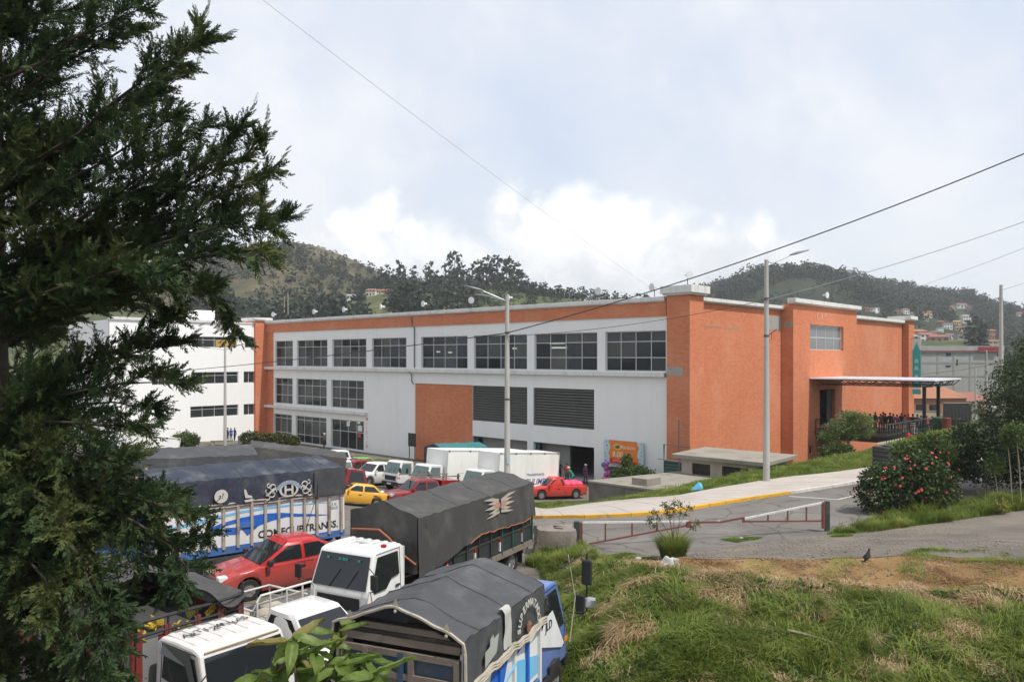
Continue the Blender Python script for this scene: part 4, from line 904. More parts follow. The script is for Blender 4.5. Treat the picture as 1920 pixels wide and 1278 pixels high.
# T2: white cab, long black canvas
def truck_black():
    fw = Vector((-.471, -.882, 0)); lf = Vector((-fw.y, fw.x, 0)); W, L = 2.15, 6.6
    c = Vector((.69, 27.3, 0)) - lf * (W / 2) + fw * (L / 2)
    t = thing('cargo_truck', 'white cab truck with long black canvas load and red hem, beside the red sedan', 'truck', group='trucks parked in the yard')
    X0 = -L / 2; zb, zp, ze = .95, 2.25, 2.90; W2 = W / 2
    m_dg = M('dark_green_panel', (.022, .03, .028), .75, dirt=.6, dcol=(.07, .065, .06), dscale=1.2); m_gp = M('green_post', (.015, .10, .075), .6, dirt=.6, dcol=(.04, .04, .037))
    MB().box(X0, X0 + L, -W2 + .04, W2 - .04, zb - .12, zb).build('deck', m_wood, t)
    for s in (1, -1):
        y = s * W2
        MB().box(X0, X0 + L, min(y, y - s * .04), max(y, y - s * .04), zb, zb + .5).build('side_board', m_dg, t)
        MB().box(X0, X0 + L, min(y - s * .05, y - s * .08), max(y - s * .05, y - s * .08), zb + .5, zp).build('side_net', m_dg, t)
        MB().box(X0 - .05, X0 + L, min(y, y + s * .05), max(y, y + s * .05), zb - .2, zb - .02).build('side_rail', m_wood, t)
        MB().box(X0 - .05, X0 + L, min(y, y + s * .03), max(y, y + s * .03), zb + .48, zb + .54).build('side_rail', m_chassis, t)
        for k in range(10):
            x_ = X0 + .05 + k * .72; MB().bar((x_, y + s * .03, zb - .1), (x_ + .02, y + s * .03, zp + .05), .05).build('stake', m_gp if k < 4 else m_dg, t)
        for k in range(4):
            x_ = X0 + .75 + k * 1.55
            for q in range(3): MB().box(x_, x_ + .07, min(y, y + s * .045), max(y, y + s * .045), zb + .06 + q * .15, zb + .2 + q * .15).build('reflector', m_tail if q == 2 else m_plate, t)
    sk = lambda u: 1.12 + .08 * math.sin(u * 9) * (1 - u) + .55 * max(0, u - .55) * 2.2
    top = tarp(t, L + .35, W, ze, ze + .36, (sk, sk), m_blk, x0=X0, sag=.07, seed=5, bows=4, end_r=.9, end_f=1.5, hip_r=.35, lean=.03)
    us = np.linspace(.05, .62, 26)
    for s in (1, -1): MB().tube([(top(u, 1 if s > 0 else 0)[0], s * (W2 + .13), top(u, 1)[2] - sk(u) + .012 * math.sin(u * 40)) for u in us], .016, 5).build('hem', m_orope, t)
    xf = X0 + L + .37
    MB().tube([(xf, W2 + .02, ze - 1.25), (xf + .03, W2 * .6, ze - 1.0), (xf + .05, .25, ze - .62), (xf + .04, -.1, ze - .42), (xf + .03, -.5, ze - .45), (xf + .02, -W2, ze - .5)], .03, 5).build('hem', m_orope, t)
    for u_ in (.2, .45, .7): MB().tube([top(u_, v) for v in np.linspace(0, 1, 13)], .012, 4).build('rope', m_blackp, t)
    # winged flame emblem, silver and pink
    m_fl = M('flame_print', (.42, .36, .30), .7, var=.2, scale=6); m_fp = M('flame_pink', (.42, .22, .17), .7); yy = W2 + .135; cx = X0 + 2.5; cz = ze - .36
    for s in (1, -1):
        for k, (z0, ln, th) in enumerate(((.22, .82, .05), (.1, .62, .055), (-.02, .76, .055), (-.14, .58, .05), (-.24, .7, .045))):
            MB().poly([(cx + s * .05, yy, cz + z0 * .8 - th * 1.3), (cx + s * ln * .7, yy, cz + z0 * 1.1 - th), (cx + s * ln * 1.3, yy, cz + z0 * 1.3), (cx + s * ln * .65, yy, cz + z0 * 1.1 + th), (cx + s * .05, yy, cz + z0 * .6 + th)]).build('flame_print', m_fl, t)
        MB().poly([(cx, yy + .005, cz - .1), (cx + s * .3, yy + .005, cz - .06), (cx + s * .38, yy + .005, cz + .02), (cx + s * .26, yy + .005, cz + .12), (cx, yy + .005, cz + .06)]).build('flame_print', m_fp, t)
    MB().tube([(cx + .12, yy + .01, cz - .16), (cx - .02, yy + .01, cz), (cx + .1, yy + .01, cz + .17)], .018, 4).build('flame_print', m_navy, t)
    cab(t, X0 + L + .62, 1.9, m_wht, Lc=1.6, z0=.62, z1=2.3, ribs=True)
    m_led = M('teal_sticker', (.02, .35, .30), .5); x_ = X0 + L + .62 + 1.6 * .81
    for y_ in (-.5, -.12, 0, .1, .5): MB().box(x_ + .085, x_ + .1, y_ - .035, y_ + .035, 2.02, 2.07).build('windscreen_sticker', m_led, t)
    MB().box(X0 + L + 1.15, X0 + L + 1.3, -.2, .2, 2.31, 2.38).build('roof_hatch', m_wht, t, bevel=.02); MB().box(X0 + L + 1.3, X0 + L + 1.42, .72, .84, 2.29, 2.37).build('roof_lamp', m_tail, t, bevel=.02)
    MB().box(X0 + L + .62, X0 + L + .64, -.9, .9, .6, 2.2).build('cab_rear', m_wht, t)
    MB().bar((X0 + L - .05, W2 + .05, zb), (X0 + L - .05, W2 + .05, ze - .2), .05).build('ladder_post', m_chassis, t)
    chassis(t, X0 + .1, X0 + L + 1.5, W, .42, [(X0 + 1.3, True), (X0 + L + 1.35, False)])
    on_ground(t, c.x, c.y, math.atan2(fw.y, fw.x), 2.2, .9)
truck_black()

# T3: rear and side of the dark canvas truck at the bottom of the picture
def truck_blue():
    fw = Vector((.397, .918, 0)); lf = Vector((-fw.y, fw.x, 0)); W, L = 2.35, 3.35
    c = Vector((-.777, 12.5, 0)) + lf * (W / 2) + fw * (L / 2)
    t = thing('cargo_truck', 'nearest truck with charcoal canvas, weathered wooden tailgate and white blue sides', 'truck', group='trucks parked in the yard')
    X0 = -L / 2; zb, ze = .95, 2.74; W2 = W / 2
    MB().box(X0, X0 + L, -W2 + .04, W2 - .04, zb - .14, zb).build('deck', m_wood, t)
    for s in (1, -1):
        y = s * W2
        MB().box(X0, X0 + L, min(y, y - s * .05), max(y, y - s * .05), zb, ze - .08).build('side_panel', m_pwhite, t)
        for k in range(6):
            x_ = X0 + .1 + k * (L - .2) / 5; MB().box(x_ - .045, x_ + .045, min(y, y + s * .06), max(y, y + s * .06), zb - .1, ze - .3).build('stake', m_pwhite if k % 2 else m_pblue, t)
        MB().box(X0, X0 + L, min(y, y + s * .05), max(y, y + s * .05), zb - .2, zb - .02).build('side_rail', m_prail, t)
    g = lambda L_: [(X0 + a, zb + b) for a, b in L_]
    side_poly(t, g([(.7, .1), (1.35, .1), (1.95, 1.2), (1.95, 1.55), (1.4, 1.5)]), m_pblue, -1, W, 'blue_stripe'); side_poly(t, g([(2.2, .8), (2.9, 1.0), (2.9, 1.35), (2.5, 1.35), (2.5, 1.1), (2.2, 1.1)]), m_pblue, -1, W, 'blue_stripe')
    side_poly(t, g([(2.1, .1), (3.2, .1), (3.2, .45), (2.1, .7)]), m_plight, -1, W, 'light_stripe')
    for k in range(3): side_poly(t, g([(.35 + k * .1, .1 + k * .22), (.62 + k * .12, .25 + k * .24), (.66 + k * .12, .15 + k * .24), (.40 + k * .1, 0 + k * .22)]), m_navy, -1, W, 'navy_stripe'); side_poly(t, g([(.55 + k * .25, .75 + k * .2), (.8 + k * .25, .95 + k * .2), (.84 + k * .25, .85 + k * .2), (.6 + k * .25, .65 + k * .2)]), m_navy, -1, W, 'navy_stripe')
    MB().bar((X0 + .4, -W2 - .1, zb + .2), (X0 + 1.9, -W2 - .1, zb + .75), .03).build('rod', m_plight, t); MB().bar((X0 + 2.5, -W2 - .12, zb + .95), (X0 + 3.1, -W2 - .12, zb + 1.15), .04).build('rod', m_pwhite, t)
    sk = lambda u: .70 + .08 * (1 - u) + .02 * math.sin(u * 20)
    top = tarp(t, L + .12, W, ze, ze + .42, (sk, sk), m_blk2, x0=X0 - .08, sag=.055, seed=9, bows=2, hip_f=.1, lean=.02, end_f=.3)
    for s in (1, -1):
        for q in (0, .05, .1): MB().tube([(top(u, 1 if s > 0 else 0)[0], s * (W2 + .12), top(u, 1)[2] - sk(u) - .03 + q + .004 * math.sin(u * 21 + q * 50)) for u in np.linspace(0, 1, 30)], .03, 6).build('hem', m_pale, t)
    seams(t, top, L, 3, m_blk)
    rear = [Vector(top(0, v)) for v in np.linspace(0, 1, 25)]
    MB().tube([(X0 - .02 - .08, -W2 - .1, ze - .62), (X0 - .1, -W2 - .09, ze - .2)] + [p + Vector((-.02, 0, -.015)) for p in rear] + [(X0 - .1, W2 + .09, ze - .2)], .028, 5).build('hem', m_pale, t)
    for v in (.12, .5, .86): p = top(0, v); MB().poly([(p[0] - .03, p[1] - .07, p[2] - .02), (p[0] - .03, p[1] + .07, p[2] - .02), (p[0] - .02, p[1], p[2] + .14)]).ball((p[0] - .04, p[1], p[2] - .08), .03).build('canvas_eyelet', m_pale, t)
    # tailgate boards
    y_ = [-W2 + .04, -W2 + .62, -.06, .62, W2 - .04]
    mb_w = 0
    for a, b in ((-W2 + .02, W2 - .02),):
        for z0, z1, m_, x_ in ((2.5, 2.62, m_wood, 0), (2.32, 2.42, m_wood, -.03), (1.96, 2.06, m_wood, -.03), (2.63, 2.69, m_chassis, .02)): MB().box(X0 - .06 + x_, X0 + x_, a, b, z0, z1).build('tailgate_rail', m_, t)
    MB().box(X0 - .02, X0 + .02, -W2 + .03, W2 - .03, 2.06, 2.32).build('tailgate_board', M('blue_board', (.03, .07, .13), .8, dirt=.5), t)
    for a, b in ((-W2 + .05, -.32), (-.2, W2 - .6), (W2 - .58, W2 - .05)):
        n_ = 5
        for k in range(n_): MB().box(X0 - .02, X0 + .02, a, b, zb + k * .2 + .004, zb + k * .2 + .196).build('tailgate_plank', m_wood, t)
    for y0 in (-W2 + .02, -.32, -.13, W2 - .62, W2 - .1): MB().box(X0 - .1, X0 - .021, y0, y0 + .1, zb - .1, 2.4).build('tailgate_post', m_wood if y0 != -.13 else M('blue_post', (.035, .07, .15), .75, dirt=.7, dcol=(.2, .17, .14), dscale=3), t)
    MB().box(X0 + .6, X0 + .66, -.2, .2, 2.4, ze + .3).build('bow_post', m_wood, t); MB().box(X0 + .3, X0 + .32, -W2 + .06, W2 - .06, zb, ze).build('inner_dark', m_dark, t); MB().add([(x_, y_, z_) for x_ in (X0 - .03, X0 + .01) for y_, z_ in ((-W2 + .2, 2.70), (W2 - .2, 2.70), (W2 - .5, 2.80), (-W2 + .5, 2.80))], [(0, 1, 2, 3), (4, 5, 6, 7), (0, 1, 5, 4), (1, 2, 6, 5), (2, 3, 7, 6), (3, 0, 4, 7)]).build('tailgate_rail', m_wood, t)
    m_pic = M('picture_ground', (.33, .35, .34), .8, dirt=.4); m_robe = M('robe_red', (.24, .035, .025), .8, var=.3, scale=9); m_face = M('face_paint', (.45, .26, .2), .8); m_gold = M('gold_paint', (.28, .2, .09), .8)
    for cy in (-.74, W2 - .33):
        q = X0 - .026; cz = zb + .62
        MB().box(q - .004, q, cy - .27, cy + .27, zb + .08, zb + 1.0).build('picture_panel', m_pic, t)
        f = lambda L_, m_, o=.008: MB().poly([(q - o, cy + a, cz + b) for a, b in L_]).build('picture_paint', m_, t)
        f([(-.19, -.42), (.19, -.42), (.17, -.2), (.1, -.04), (.07, .12), (0, .16), (-.07, .12), (-.1, -.04), (-.17, -.2)], m_robe); f([(-.04, .02), (.04, .02), (.045, .08), (0, .13), (-.045, .08)], m_face, .012)
        f([(-.09, .17), (.09, .17), (.11, .26), (.05, .22), (0, .3), (-.05, .22), (-.11, .26)], m_gold, .010); f([(-.2, -.3), (-.16, -.3), (-.14, -.02), (-.17, -.02)], m_gold, .014); f([(.16, -.2), (.2, -.2), (.24, .0), (.21, .0)], m_gold, .014)
    # lettering arched on the right skirt, white flap hung over the eave, pale patch
    yr = -W2 - .155; cx, cz = X0 + L * .72, ze - .62
    for k, ch in enumerate('SUPERMATADO'):
        q = math.pi * (1.0 - .06) - k * math.pi * .9 / 10; r_ = .44
        place_text(text_mesh(ch, .20, m_sil, .003, bold=.004), t, (cx + r_ * 1.1 * math.cos(q), yr, cz + r_ * 1.05 * math.sin(q) + .06), (math.sin(q), 0, -math.cos(q)), (math.cos(q), 0, math.sin(q)))
    MB().lathe([(.001, -.003), (.11, 0), (.11, .006), (.001, .009)], 14, (cx, yr, cz + .1), 'y').build('canvas_print', M('rose_print', (.25, .09, .06), .8), t); MB().poly([(cx - .1, yr - .012, cz + .12), (cx + .1, yr - .012, cz + .12), (cx, yr - .012, cz + .2)]).build('canvas_print', m_gold, t)
    MB().grid(lambda u, v: (X0 + L * .40 + u * .30, -W2 - .125 - .02 * wav(u * 2, v * 2, 2) if v > .12 else -W2 - .02 + (v / .12) * -.10, ze + .13 - v * .74 if v > .12 else ze + .09 + .0 * v), 4, 14).build('canvas_flap', M('pale_canvas', (.46, .45, .42), .85, dirt=.3), t, smooth=50)
    m_pp = M('print_pale', (.34, .35, .32), .85)
    MB().poly([(X0 + .5, yr, ze - .62), (X0 + .95, yr, ze - .5), (X0 + 1.05, yr, ze - .2), (X0 + .85, yr, ze - .24), (X0 + .82, yr, ze - .16), (X0 + .7, yr, ze - .2), (X0 + .68, yr, ze - .32), (X0 + .5, yr, ze - .36)]).build('canvas_print', m_pp, t)
    # cab seen from behind: dark glass above, white and blue below
    m_cb = paint('cab_blue_two', (.10, .17, .42), .2)
    x0 = X0 + L + .28
    cab(t, x0, 2.05, m_cb, Lc=1.7, z0=.6, z1=2.4, dip=False)
    for s in (1, -1):
        side_poly(t, [(x0 + .05, 1.55), (x0 + .35, 1.85), (x0 + .75, 1.9), (x0 + 1.45, 1.0), (x0 + 1.3, .95), (x0 + .05, 1.35)], m_pwhite, s, 2.1, 'white_flash', .004)
        MB().box(x0 + .5, x0 + 1.1, s * 1.07 - .02, s * 1.07 + .02, .45, .8).build('wheel_arch', m_blackp, t)
    place_text(text_mesh('JLD', .26, m_navy, .003), t, (x0 + .5, -1.07, 1.66), (1, 0, 0), (0, 0, 1))
    for a, b in (((x0 + 1.75, -1.05, 2.85), (x0 + 1.0, -1.35, 1.2)),): MB().tube([(x0 + 1.2, -1.16, 3.2), a, (x0 + 1.5, -1.3, 2.0), b], .009, 5).build('aerial', m_pale, t)
    MB().box(x0 + 1.78, x0 + 1.86, -1.58, -1.34, 2.2, 2.75).build('mirror', m_blackp, t, bevel=.06); MB().box(x0 + 1.78, x0 + 1.92, -1.66, -1.42, 1.68, 1.92).build('mirror', m_chrome, t, bevel=.04); MB().tube([(x0 + 1.5, -.95, 2.6), (x0 + 1.85, -1.45, 2.88), (x0 + 1.85, -1.45, 1.6), (x0 + 1.6, -1.05, 1.6)], .022, 5).build('mirror_arm', m_blackp, t)
    MB().box(x0 + .1, x0 + .3, -.9, .9, 2.41, 2.5).build('roof_visor', m_blackp, t, bevel=.03)
    chassis(t, X0 + .05, x0 + 1.6, W, .42, [(X0 + .75, True), (x0 + .85, False)])
    on_ground(t, c.x, c.y, math.atan2(fw.y, fw.x), 1.8, .9)
truck_blue()

# T4: white cab at the bottom left, grey and red load body with bananas
def truck_banana():
    fw = Vector((.8, -.6, 0)); lf = Vector((-fw.y, fw.x, 0)); W, L = 2.25, 5.2; W2 = W / 2
    cf = Vector((-4.70, 14.32, 0)); Lc = 1.75                 # middle of the cab front
    c = cf - fw * (Lc + .25 + L / 2)
    t = thing('cargo_truck', 'white cab truck with painted roof letters and grey red stake body full of bananas', 'truck', group='trucks parked in the yard')
    X0 = -L / 2; x0 = L / 2 + .3; zb, zs = .85, 2.0
    m_gr = M('grey_board', (.22, .225, .23), .7, dirt=.5, dscale=1.5); m_rp = M('red_post', (.20, .03, .024), .7, dirt=.6, dcol=(.06, .045, .04))
    m_oldw = M('old_white_paint', (.62, .60, .58), .5, var=.05, dirt=.35, dcol=(.3, .25, .22), dscale=2.5)
    cab(t, x0, 1.9, m_oldw, Lc=Lc, z0=.5, z1=2.06, ribs=True)
    for k, ch in enumerate('ARTIZANIAS'): place_text(text_mesh(ch, .26, m_text, .002), t, (x0 + .55 + .05 * math.sin(k * 2), -.62 + k * .14, 2.092), (0, 1, 0), (-1, 0, 0))
    MB().tube([(x0 + 1.40, -.78, 2.0), (x0 + 1.42, 0, 2.01), (x0 + 1.40, .78, 2.0)], .016, 5).build('drip_rail', M('brass_trim', (.36, .25, .12), .5), t)
    m_v = M_glass('visor', (.05, .055, .06), .1)
    for s in (1, -1): MB().add([(x0 + .25, s * .90, 1.95), (x0 + 1.12, s * .90, 1.95), (x0 + 1.47, s * .965, 1.36), (x0 + 1.35, s * .985, 1.33), (x0 + 1.08, s * .955, 1.75), (x0 + .25, s * .955, 1.8)], [(0, 1, 4, 5), (1, 2, 3, 4)]).build('rain_visor', m_v, t)
    MB().box(X0, X0 + L, -W2 + .04, W2 - .04, zb - .14, zb).build('deck', m_wood, t)
    for s in (1, -1):
        y = s * W2
        for k in range(5): MB().box(X0, X0 + L, min(y, y - s * .04), max(y, y - s * .04), zb + k * .27 + .006, zb + k * .27 + .26).build('side_plank', m_gr if k % 3 else m_rp, t)
        for k in range(7): x_ = X0 + .06 + k * (L - .12) / 6; MB().box(x_ - .05, x_ + .05, min(y, y + s * .06), max(y, y + s * .06), zb - .1, zs + .1).build('stake', m_rp, t)
    xf = X0 + L
    for k in range(5):
        w_ = W / 5; MB().box(xf - .04, xf, -W2 + k * w_ + .006, -W2 + (k + 1) * w_ - .006, zb, zs - .06).build('front_plank', m_gr if k in (0, 2, 3, 4) else m_rp, t)
    for y in (-W2 + .05, -W2 * .46, W2 * .1, W2 * .55, W2 - .05): MB().box(xf, xf + .05, y - .06, y + .06, zb, zs + .12).build('front_post', m_rp, t)
    MB().tube([(xf + .03, -W2, zs + .28), (xf + .05, -.4, zs + .29), (xf + .03, .4, zs + .27), (xf + .02, W2, zs + .3)], .035, 6).build('top_rail', m_blackp, t); MB().tube([(xf + .03, -W2, zs + .02), (xf + .03, W2, zs + .02)], .03, 6).build('top_rail', m_blackp, t)
    for y in (-W2, -.5, .1, .6, W2): MB().tube([(xf + .03, y, zs - .1), (xf + .03, y, zs + .3)], .025, 6).build('rail_post', m_blackp, t)
    MB().box(xf + .06, xf + .42, -.05 - .45, .95, 1.55, 1.95).build('tool_box', m_gr, t, bevel=.01)
    for y in (-.05, .72):
        for q in range(3): MB().bar((xf + .425, y + q * .04, 1.63 + q * .09), (xf + .425, y + (q + 1) * .04, 1.63 + (q + 1) * .09), .06, .008).build('reflector', m_tail if q % 2 else m_plate, t)
    m_ban = M('banana_skin', (.46, .31, .03), .6, var=.25, scale=12)
    hand = MB()
    for k in range(6):
        a = (k - 2.5) * .22; hand.tube([(0, 0, .05), (.05 * math.cos(a), .09 * math.sin(a) * 2, .0), (.13, .16 * math.sin(a) * 1.4, -.02), (.2, .15 * math.sin(a) * 1.3, .04)], .018, 5, .012)
    hm = hand.mesh('banana_hand', m_ban, smooth=60); r_ = random.Random(5)
    for k in range(18):
        o = link('banana_hand', hm, t, loc=(xf - r_.uniform(.06, 1.3), r_.uniform(-W2 + .1, W2 - .1), zs - .16 + r_.uniform(-.1, .16))); o.rotation_euler = (r_.uniform(-1, 1), r_.uniform(-1, 1), r_.uniform(0, 6.3)); o.scale = (1.15,) * 3
    MB().grid(lambda u, v: (X0 + .1 + u * (L - .2), -W2 + .06 + v * (W - .12), zs - .18 + .05 * wav(u * 9, v * 5)), 10, 6).build('load_sheet', m_dark, t)
    # black canvas pulled over the rear part of the load, its front corner hanging down on the left side of the truck
    tarp(t, 3.4, W, zs + .30, zs + .68, (.9, .4), m_blk, x0=X0 - .05, sag=.08, seed=12, bows=3, end_r=.9)
    MB().grid(lambda u, v: (xf - 1.9 + u * 2.05, W2 * .30 + v * (W2 * .78), zs + .62 - .10 * u - .28 * math.sin(math.pi * min(1, v * 1.05)) * u - .22 * v + .03 * wav(u * 3, v * 3, 2)), 14, 10).build('canvas_flap', m_blk, t, smooth=50)
    MB().tube([(xf + .02, W2 - .02, zs - .3), (xf + .05, W2, zs + .55)], .03, 6).build('canvas_post', m_chassis, t)
    chassis(t, X0 + .1, x0 + 1.5, W, .42, [(X0 + 1.2, True), (x0 + 1.2, False)])
    on_ground(t, c.x, c.y, math.atan2(fw.y, fw.x), 1.8, .9)
truck_banana()

# T5: white pickup with a tube rack between the white cab truck and the black canvas truck
def rack_pickup():
    cx, cy = -4.25 - .8 * .55, 17.55 + .6 * .55
    t, S = car('pickup', 'white pickup with a tube ladder rack and open load bed, between two trucks', 'pickup', cx, cy, ang(.8, -.6), m_wht, 'single')
    m_rk = M('rack_white', (.60, .58, .54), .5, dirt=.4, dscale=6)
    for x_, z_ in ((-.66, 1.86), (-.82, 1.62)):
        MB().tube([(x_, -.78, 1.0), (x_, -.8, z_ - .12), (x_, -.7, z_), (x_, .7, z_), (x_, .8, z_ - .12), (x_, .78, 1.0)], .028, 6).build('rack_tube', m_rk, t)
    for y in (-.45, 0, .45): MB().tube([(-.66, y, 1.02), (-.66, y, 1.86)], .022, 6).build('rack_tube', m_rk, t)
    for s in (1, -1):
        MB().tube([(-.66, s * .8, 1.5), (-2.42, s * .8, 1.45)], .025, 6).tube([(-.66, s * .8, 1.26), (-2.42, s * .8, 1.24)], .02, 6).build('rack_tube', m_rk, t)
        for k in range(4): MB().tube([(-.9 - k * .5, s * .8, 1.03), (-.9 - k * .5, s * .8, 1.47)], .02, 6).build('rack_tube', m_rk, t)
    MB().tube([(-2.42, -.8, 1.45), (-2.42, .8, 1.45)], .025, 6).build('rack_tube', m_rk, t)
    m_sack = M('sacking', (.36, .32, .25), .9, var=.4, scale=6, bump=.6, bscale=14)
    for k in range(7): MB().ball((-.95 - (k % 4) * .42, -.4 + (k % 3) * .4, 1.13), .34, 10, 6, 1, .8, .42).build('sack', m_sack, t, smooth=60)
rack_pickup()

# the red saloon in the middle of the yard
fwc = Vector((-.777, -.629, 0)); lfc = Vector((-fwc.y, fwc.x, 0))
pw = Vector((-7.8, 23.4, 0)); cc = pw - fwc * 1.36 - lfc * .78
red_car, _ = car('sedan', 'dusty red sedan with dark windows facing the hanging black canvas', 'car', cc.x, cc.y, math.atan2(fwc.y, fwc.x), m_red, 'sedan', 'cars parked in the yard', k=1.07)
MB().box(-1.0, -.72, .845, .875, .42, .68).build('tape_patch', m_blackp, red_car); MB().poly([(-.55, .8459, .62), (-.25, .8459, .62), (-.3, .8459, .34), (-.6, .8459, .36)]).build('rust_patch', M('dull_red', (.25, .05, .04), .8), red_car)
# ------------------------------------------------------------------ more vehicles across the yard
def zY(px, Y): return (px - 960) / FPX * Y
G_CARS = 'cars parked in the yard'
hN = ang(-NX[0], -NX[1])
car('pickup', 'white double cab pickup with black grille facing the camera beside a dark red SUV', 'pickup', -10.7, 62.2, hN + .12, m_wht, 'double', G_CARS)
car('suv', 'dark red SUV parked between the white double cab pickup and the green car', 'car', -13.2, 64.6, hN + .1, m_dred, 'suv', G_CARS)
car('pickup', 'white double cab pickup parked far back beside the green car', 'pickup', -16.4, 74.0, ang(-.9, -.35), m_wht, 'double', G_CARS)
car('taxi', 'bright green car half hidden behind the dark red SUV', 'car', -14.2, 72.2, ang(-.8, -.6), m_grn, 'taxi', G_CARS)
car('taxi', 'yellow taxi parked behind the navy canvas truck', 'taxi', -9.9, 49.3, ang(-.93, -.37), m_yel, 'taxi', G_CARS)
car('sedan', 'small red car half hidden behind the yellow taxi', 'car', -12.4, 52.4, ang(-.85, -.5), m_red, 'sedan', G_CARS)
rp_, _ = car('pickup', 'red pickup with a long wooden ladder rack behind the black canvas truck', 'pickup', -6.0, 51.2, ang(-.80, -.60), m_dred, 'double', G_CARS)
for s in (1, -1):
    MB().bar((-2.5, s * .75, 2.0), (1.2, s * .75, 2.0), .07).build('rack_beam', m_wood, rp_)
    for x_ in (-2.4, -1.2): MB().bar((x_, s * .78, 1.1), (x_, s * .75, 2.0), .05).build('rack_post', m_chassis, rp_)
MB().box(-2.5, -1.1, -.8, .8, 1.2, 1.75).build('load_box', m_dred, rp_)
pk, _ = car('pickup', 'bright red single cab pickup loaded with pink sacks in front of the loading gate', 'pickup', 3.15, 60.0, ang(-.89, -.456), m_red2, 'single', G_CARS)
m_pink = M('pink_sack', (.78, .08, .17), .55, var=.25, scale=5)
for k in range(9): MB().ball((-.85 - (k % 3) * .55, -.45 + (k // 3) * .45, 1.1), .33, 8, 5, 1.1, .9, .75).build('pink_sack', m_pink, pk, smooth=60)

def box_truck(label, xf, yf, head, L, W, hb, boxm, cabm, glass=None, txt=None, canvas=None, z1=2.2, dip=False):
    """small truck whose cab front stands at (xf, yf)"""
    t = thing('box_truck' if not canvas else 'canvas_truck', label, 'truck', group='trucks parked in the yard')
    X0 = -L / 2; x0 = L / 2 + .15; Lc = 1.55; zb = .85
    f = Vector((math.cos(head), math.sin(head), 0)); c = Vector((xf, yf, 0)) - f * (x0 + Lc)
    MB().box(X0, X0 + L, -W / 2 + .05, W / 2 - .05, zb - .1, zb).build('deck', m_chassis, t)
    if canvas:
        for s in (1, -1):
            for k in range(3): MB().box(X0, X0 + L, s * W / 2 - .02, s * W / 2 + .02, zb + k * .3 + .01, zb + k * .3 + .29).build('side_plank', boxm, t)
            for k in range(6): MB().box(X0 + .1 + k * (L - .2) / 5 - .04, X0 + .1 + k * (L - .2) / 5 + .04, s * (W / 2 + .04) - .02, s * (W / 2 + .04) + .02, zb - .1, zb + 1.2).build('stake', m_post, t)
        tarp(t, L, W, zb + hb, zb + hb + .38, (hb * .75, hb * .75), canvas, x0=X0, seed=int(xf * 3) % 17, bows=4, end_f=hb * .7, end_r=hb * .5)
    else:
        MB().box(X0, X0 + L, -W / 2, W / 2, zb, zb + hb).build('cargo_box', boxm, t, bevel=.02)
        mt = MB()
        for s in (1, -1):
            for z_ in (zb + .02, zb + hb - .02): mt.bar((X0 - .01, s * W / 2, z_), (X0 + L + .01, s * W / 2, z_), .07)
            for x_ in (X0, X0 + L): mt.bar((x_, s * W / 2, zb), (x_, s * W / 2, zb + hb), .07)
        mt.build('box_edging', M('box_edge', (.58, .58, .56), .5, dirt=.4, dscale=4), t)
        for k in range(5):
            x_ = X0 + .1 + k * (L - .2) / 4
            for s in (1, -1): MB().box(x_ - .07, x_ + .07, s * (W / 2 + .04) - .01, s * (W / 2 + .04) + .01, zb + hb - .1, zb + hb - .02).build('corner_bracket', m_chassis, t)
        if txt:
            m_bl = M('blue_print', (.05, .09, .26), .6)
            place_text(text_mesh(txt[0], .26, m_bl, .003, width=2.0, bold=.004), t, (X0 + L * .40, W / 2 + .006, zb + .95), (-1, 0, 0), (0, 0, 1))
            place_text(text_mesh(txt[1], .62, m_bl, .003, width=2.9, shear=.25, bold=.01), t, (X0 + L * .44, W / 2 + .006, zb + .42), (-1, 0, 0), (0, 0, 1))
    cab(t, x0, min(W, 1.85), cabm, Lc=Lc, z0=.55, z1=z1, glass=glass, dip=dip)
    chassis(t, X0 + .05, x0 + 1.4, W, .38, [(X0 + L * .25, True), (x0 + .95, False)])
    on_ground(t, c.x, c.y, head, 1.8, .8)
    return t
m_boxw = M('box_white', (.76, .76, .73), .5, var=.03, dirt=.3, dcol=(.4, .38, .34), dscale=1.2, streak=True)
box_truck('white box truck with plain white cargo box in the middle of the yard row', -6.9, 57.4, hN, 8.8, 2.3, 2.45, m_boxw, m_wht, m_gglass)
box_truck('white box truck with blue slanted lettering on its cargo box beside the loading gate', -3.0, 55.6, hN, 6.6, 2.1, 2.6, m_boxw, m_wht, m_gglass, ('TRANSPORTE', 'ACULIMB'))
box_truck('small white truck with a greenish windscreen left of the plain white box truck', -9.2, 59.2, hN + .05, 2.4, 1.7, .5, m_boxw, m_wht, m_gglass)
box_truck('truck with teal and navy canvas parked behind the white box truck', -2.0, 74.6, ang(NX[0], NX[1]), 5.6, 2.2, 1.9, m_wood, m_wht, None, None, m_tealc)
MB().grid(lambda u, v: (-2.79 - .10, -1.15 + 2.3 * u, 2.75 - 1.5 * v + .35 * (1 - abs(2 * u - 1)) * (1 - v)), 8, 4).build('canvas_end', m_navy, [o for o in COL.objects if o.get('label', '').startswith('truck with teal')][0])
box_truck('white van truck partly hidden behind the far black canvas trucks', -12.2, 57.0, ang(.75, -.66), 2.6, 1.75, 1.2, m_boxw, m_wht, m_gglass)
box_truck('truck with low black canvas and pale hem behind the navy canvas truck', -21.4, 32.8, ang(-.84, -.54), 8.6, 2.3, 2.0, m_dark, m_wht, None, None, m_blk2)
box_truck('truck with black canvas and open brown end standing beside the hedge', -9.9, 52.6, ang(.93, .36), 6.0, 2.3, 1.95, m_wood, m_dred, None, None, m_blk)
box_truck('white lorry with sloping white box in front of the white building', -28.5, 53.0, ang(-.7, -.7), 3.6, 2.6, 1.75, m_boxw, m_wht)
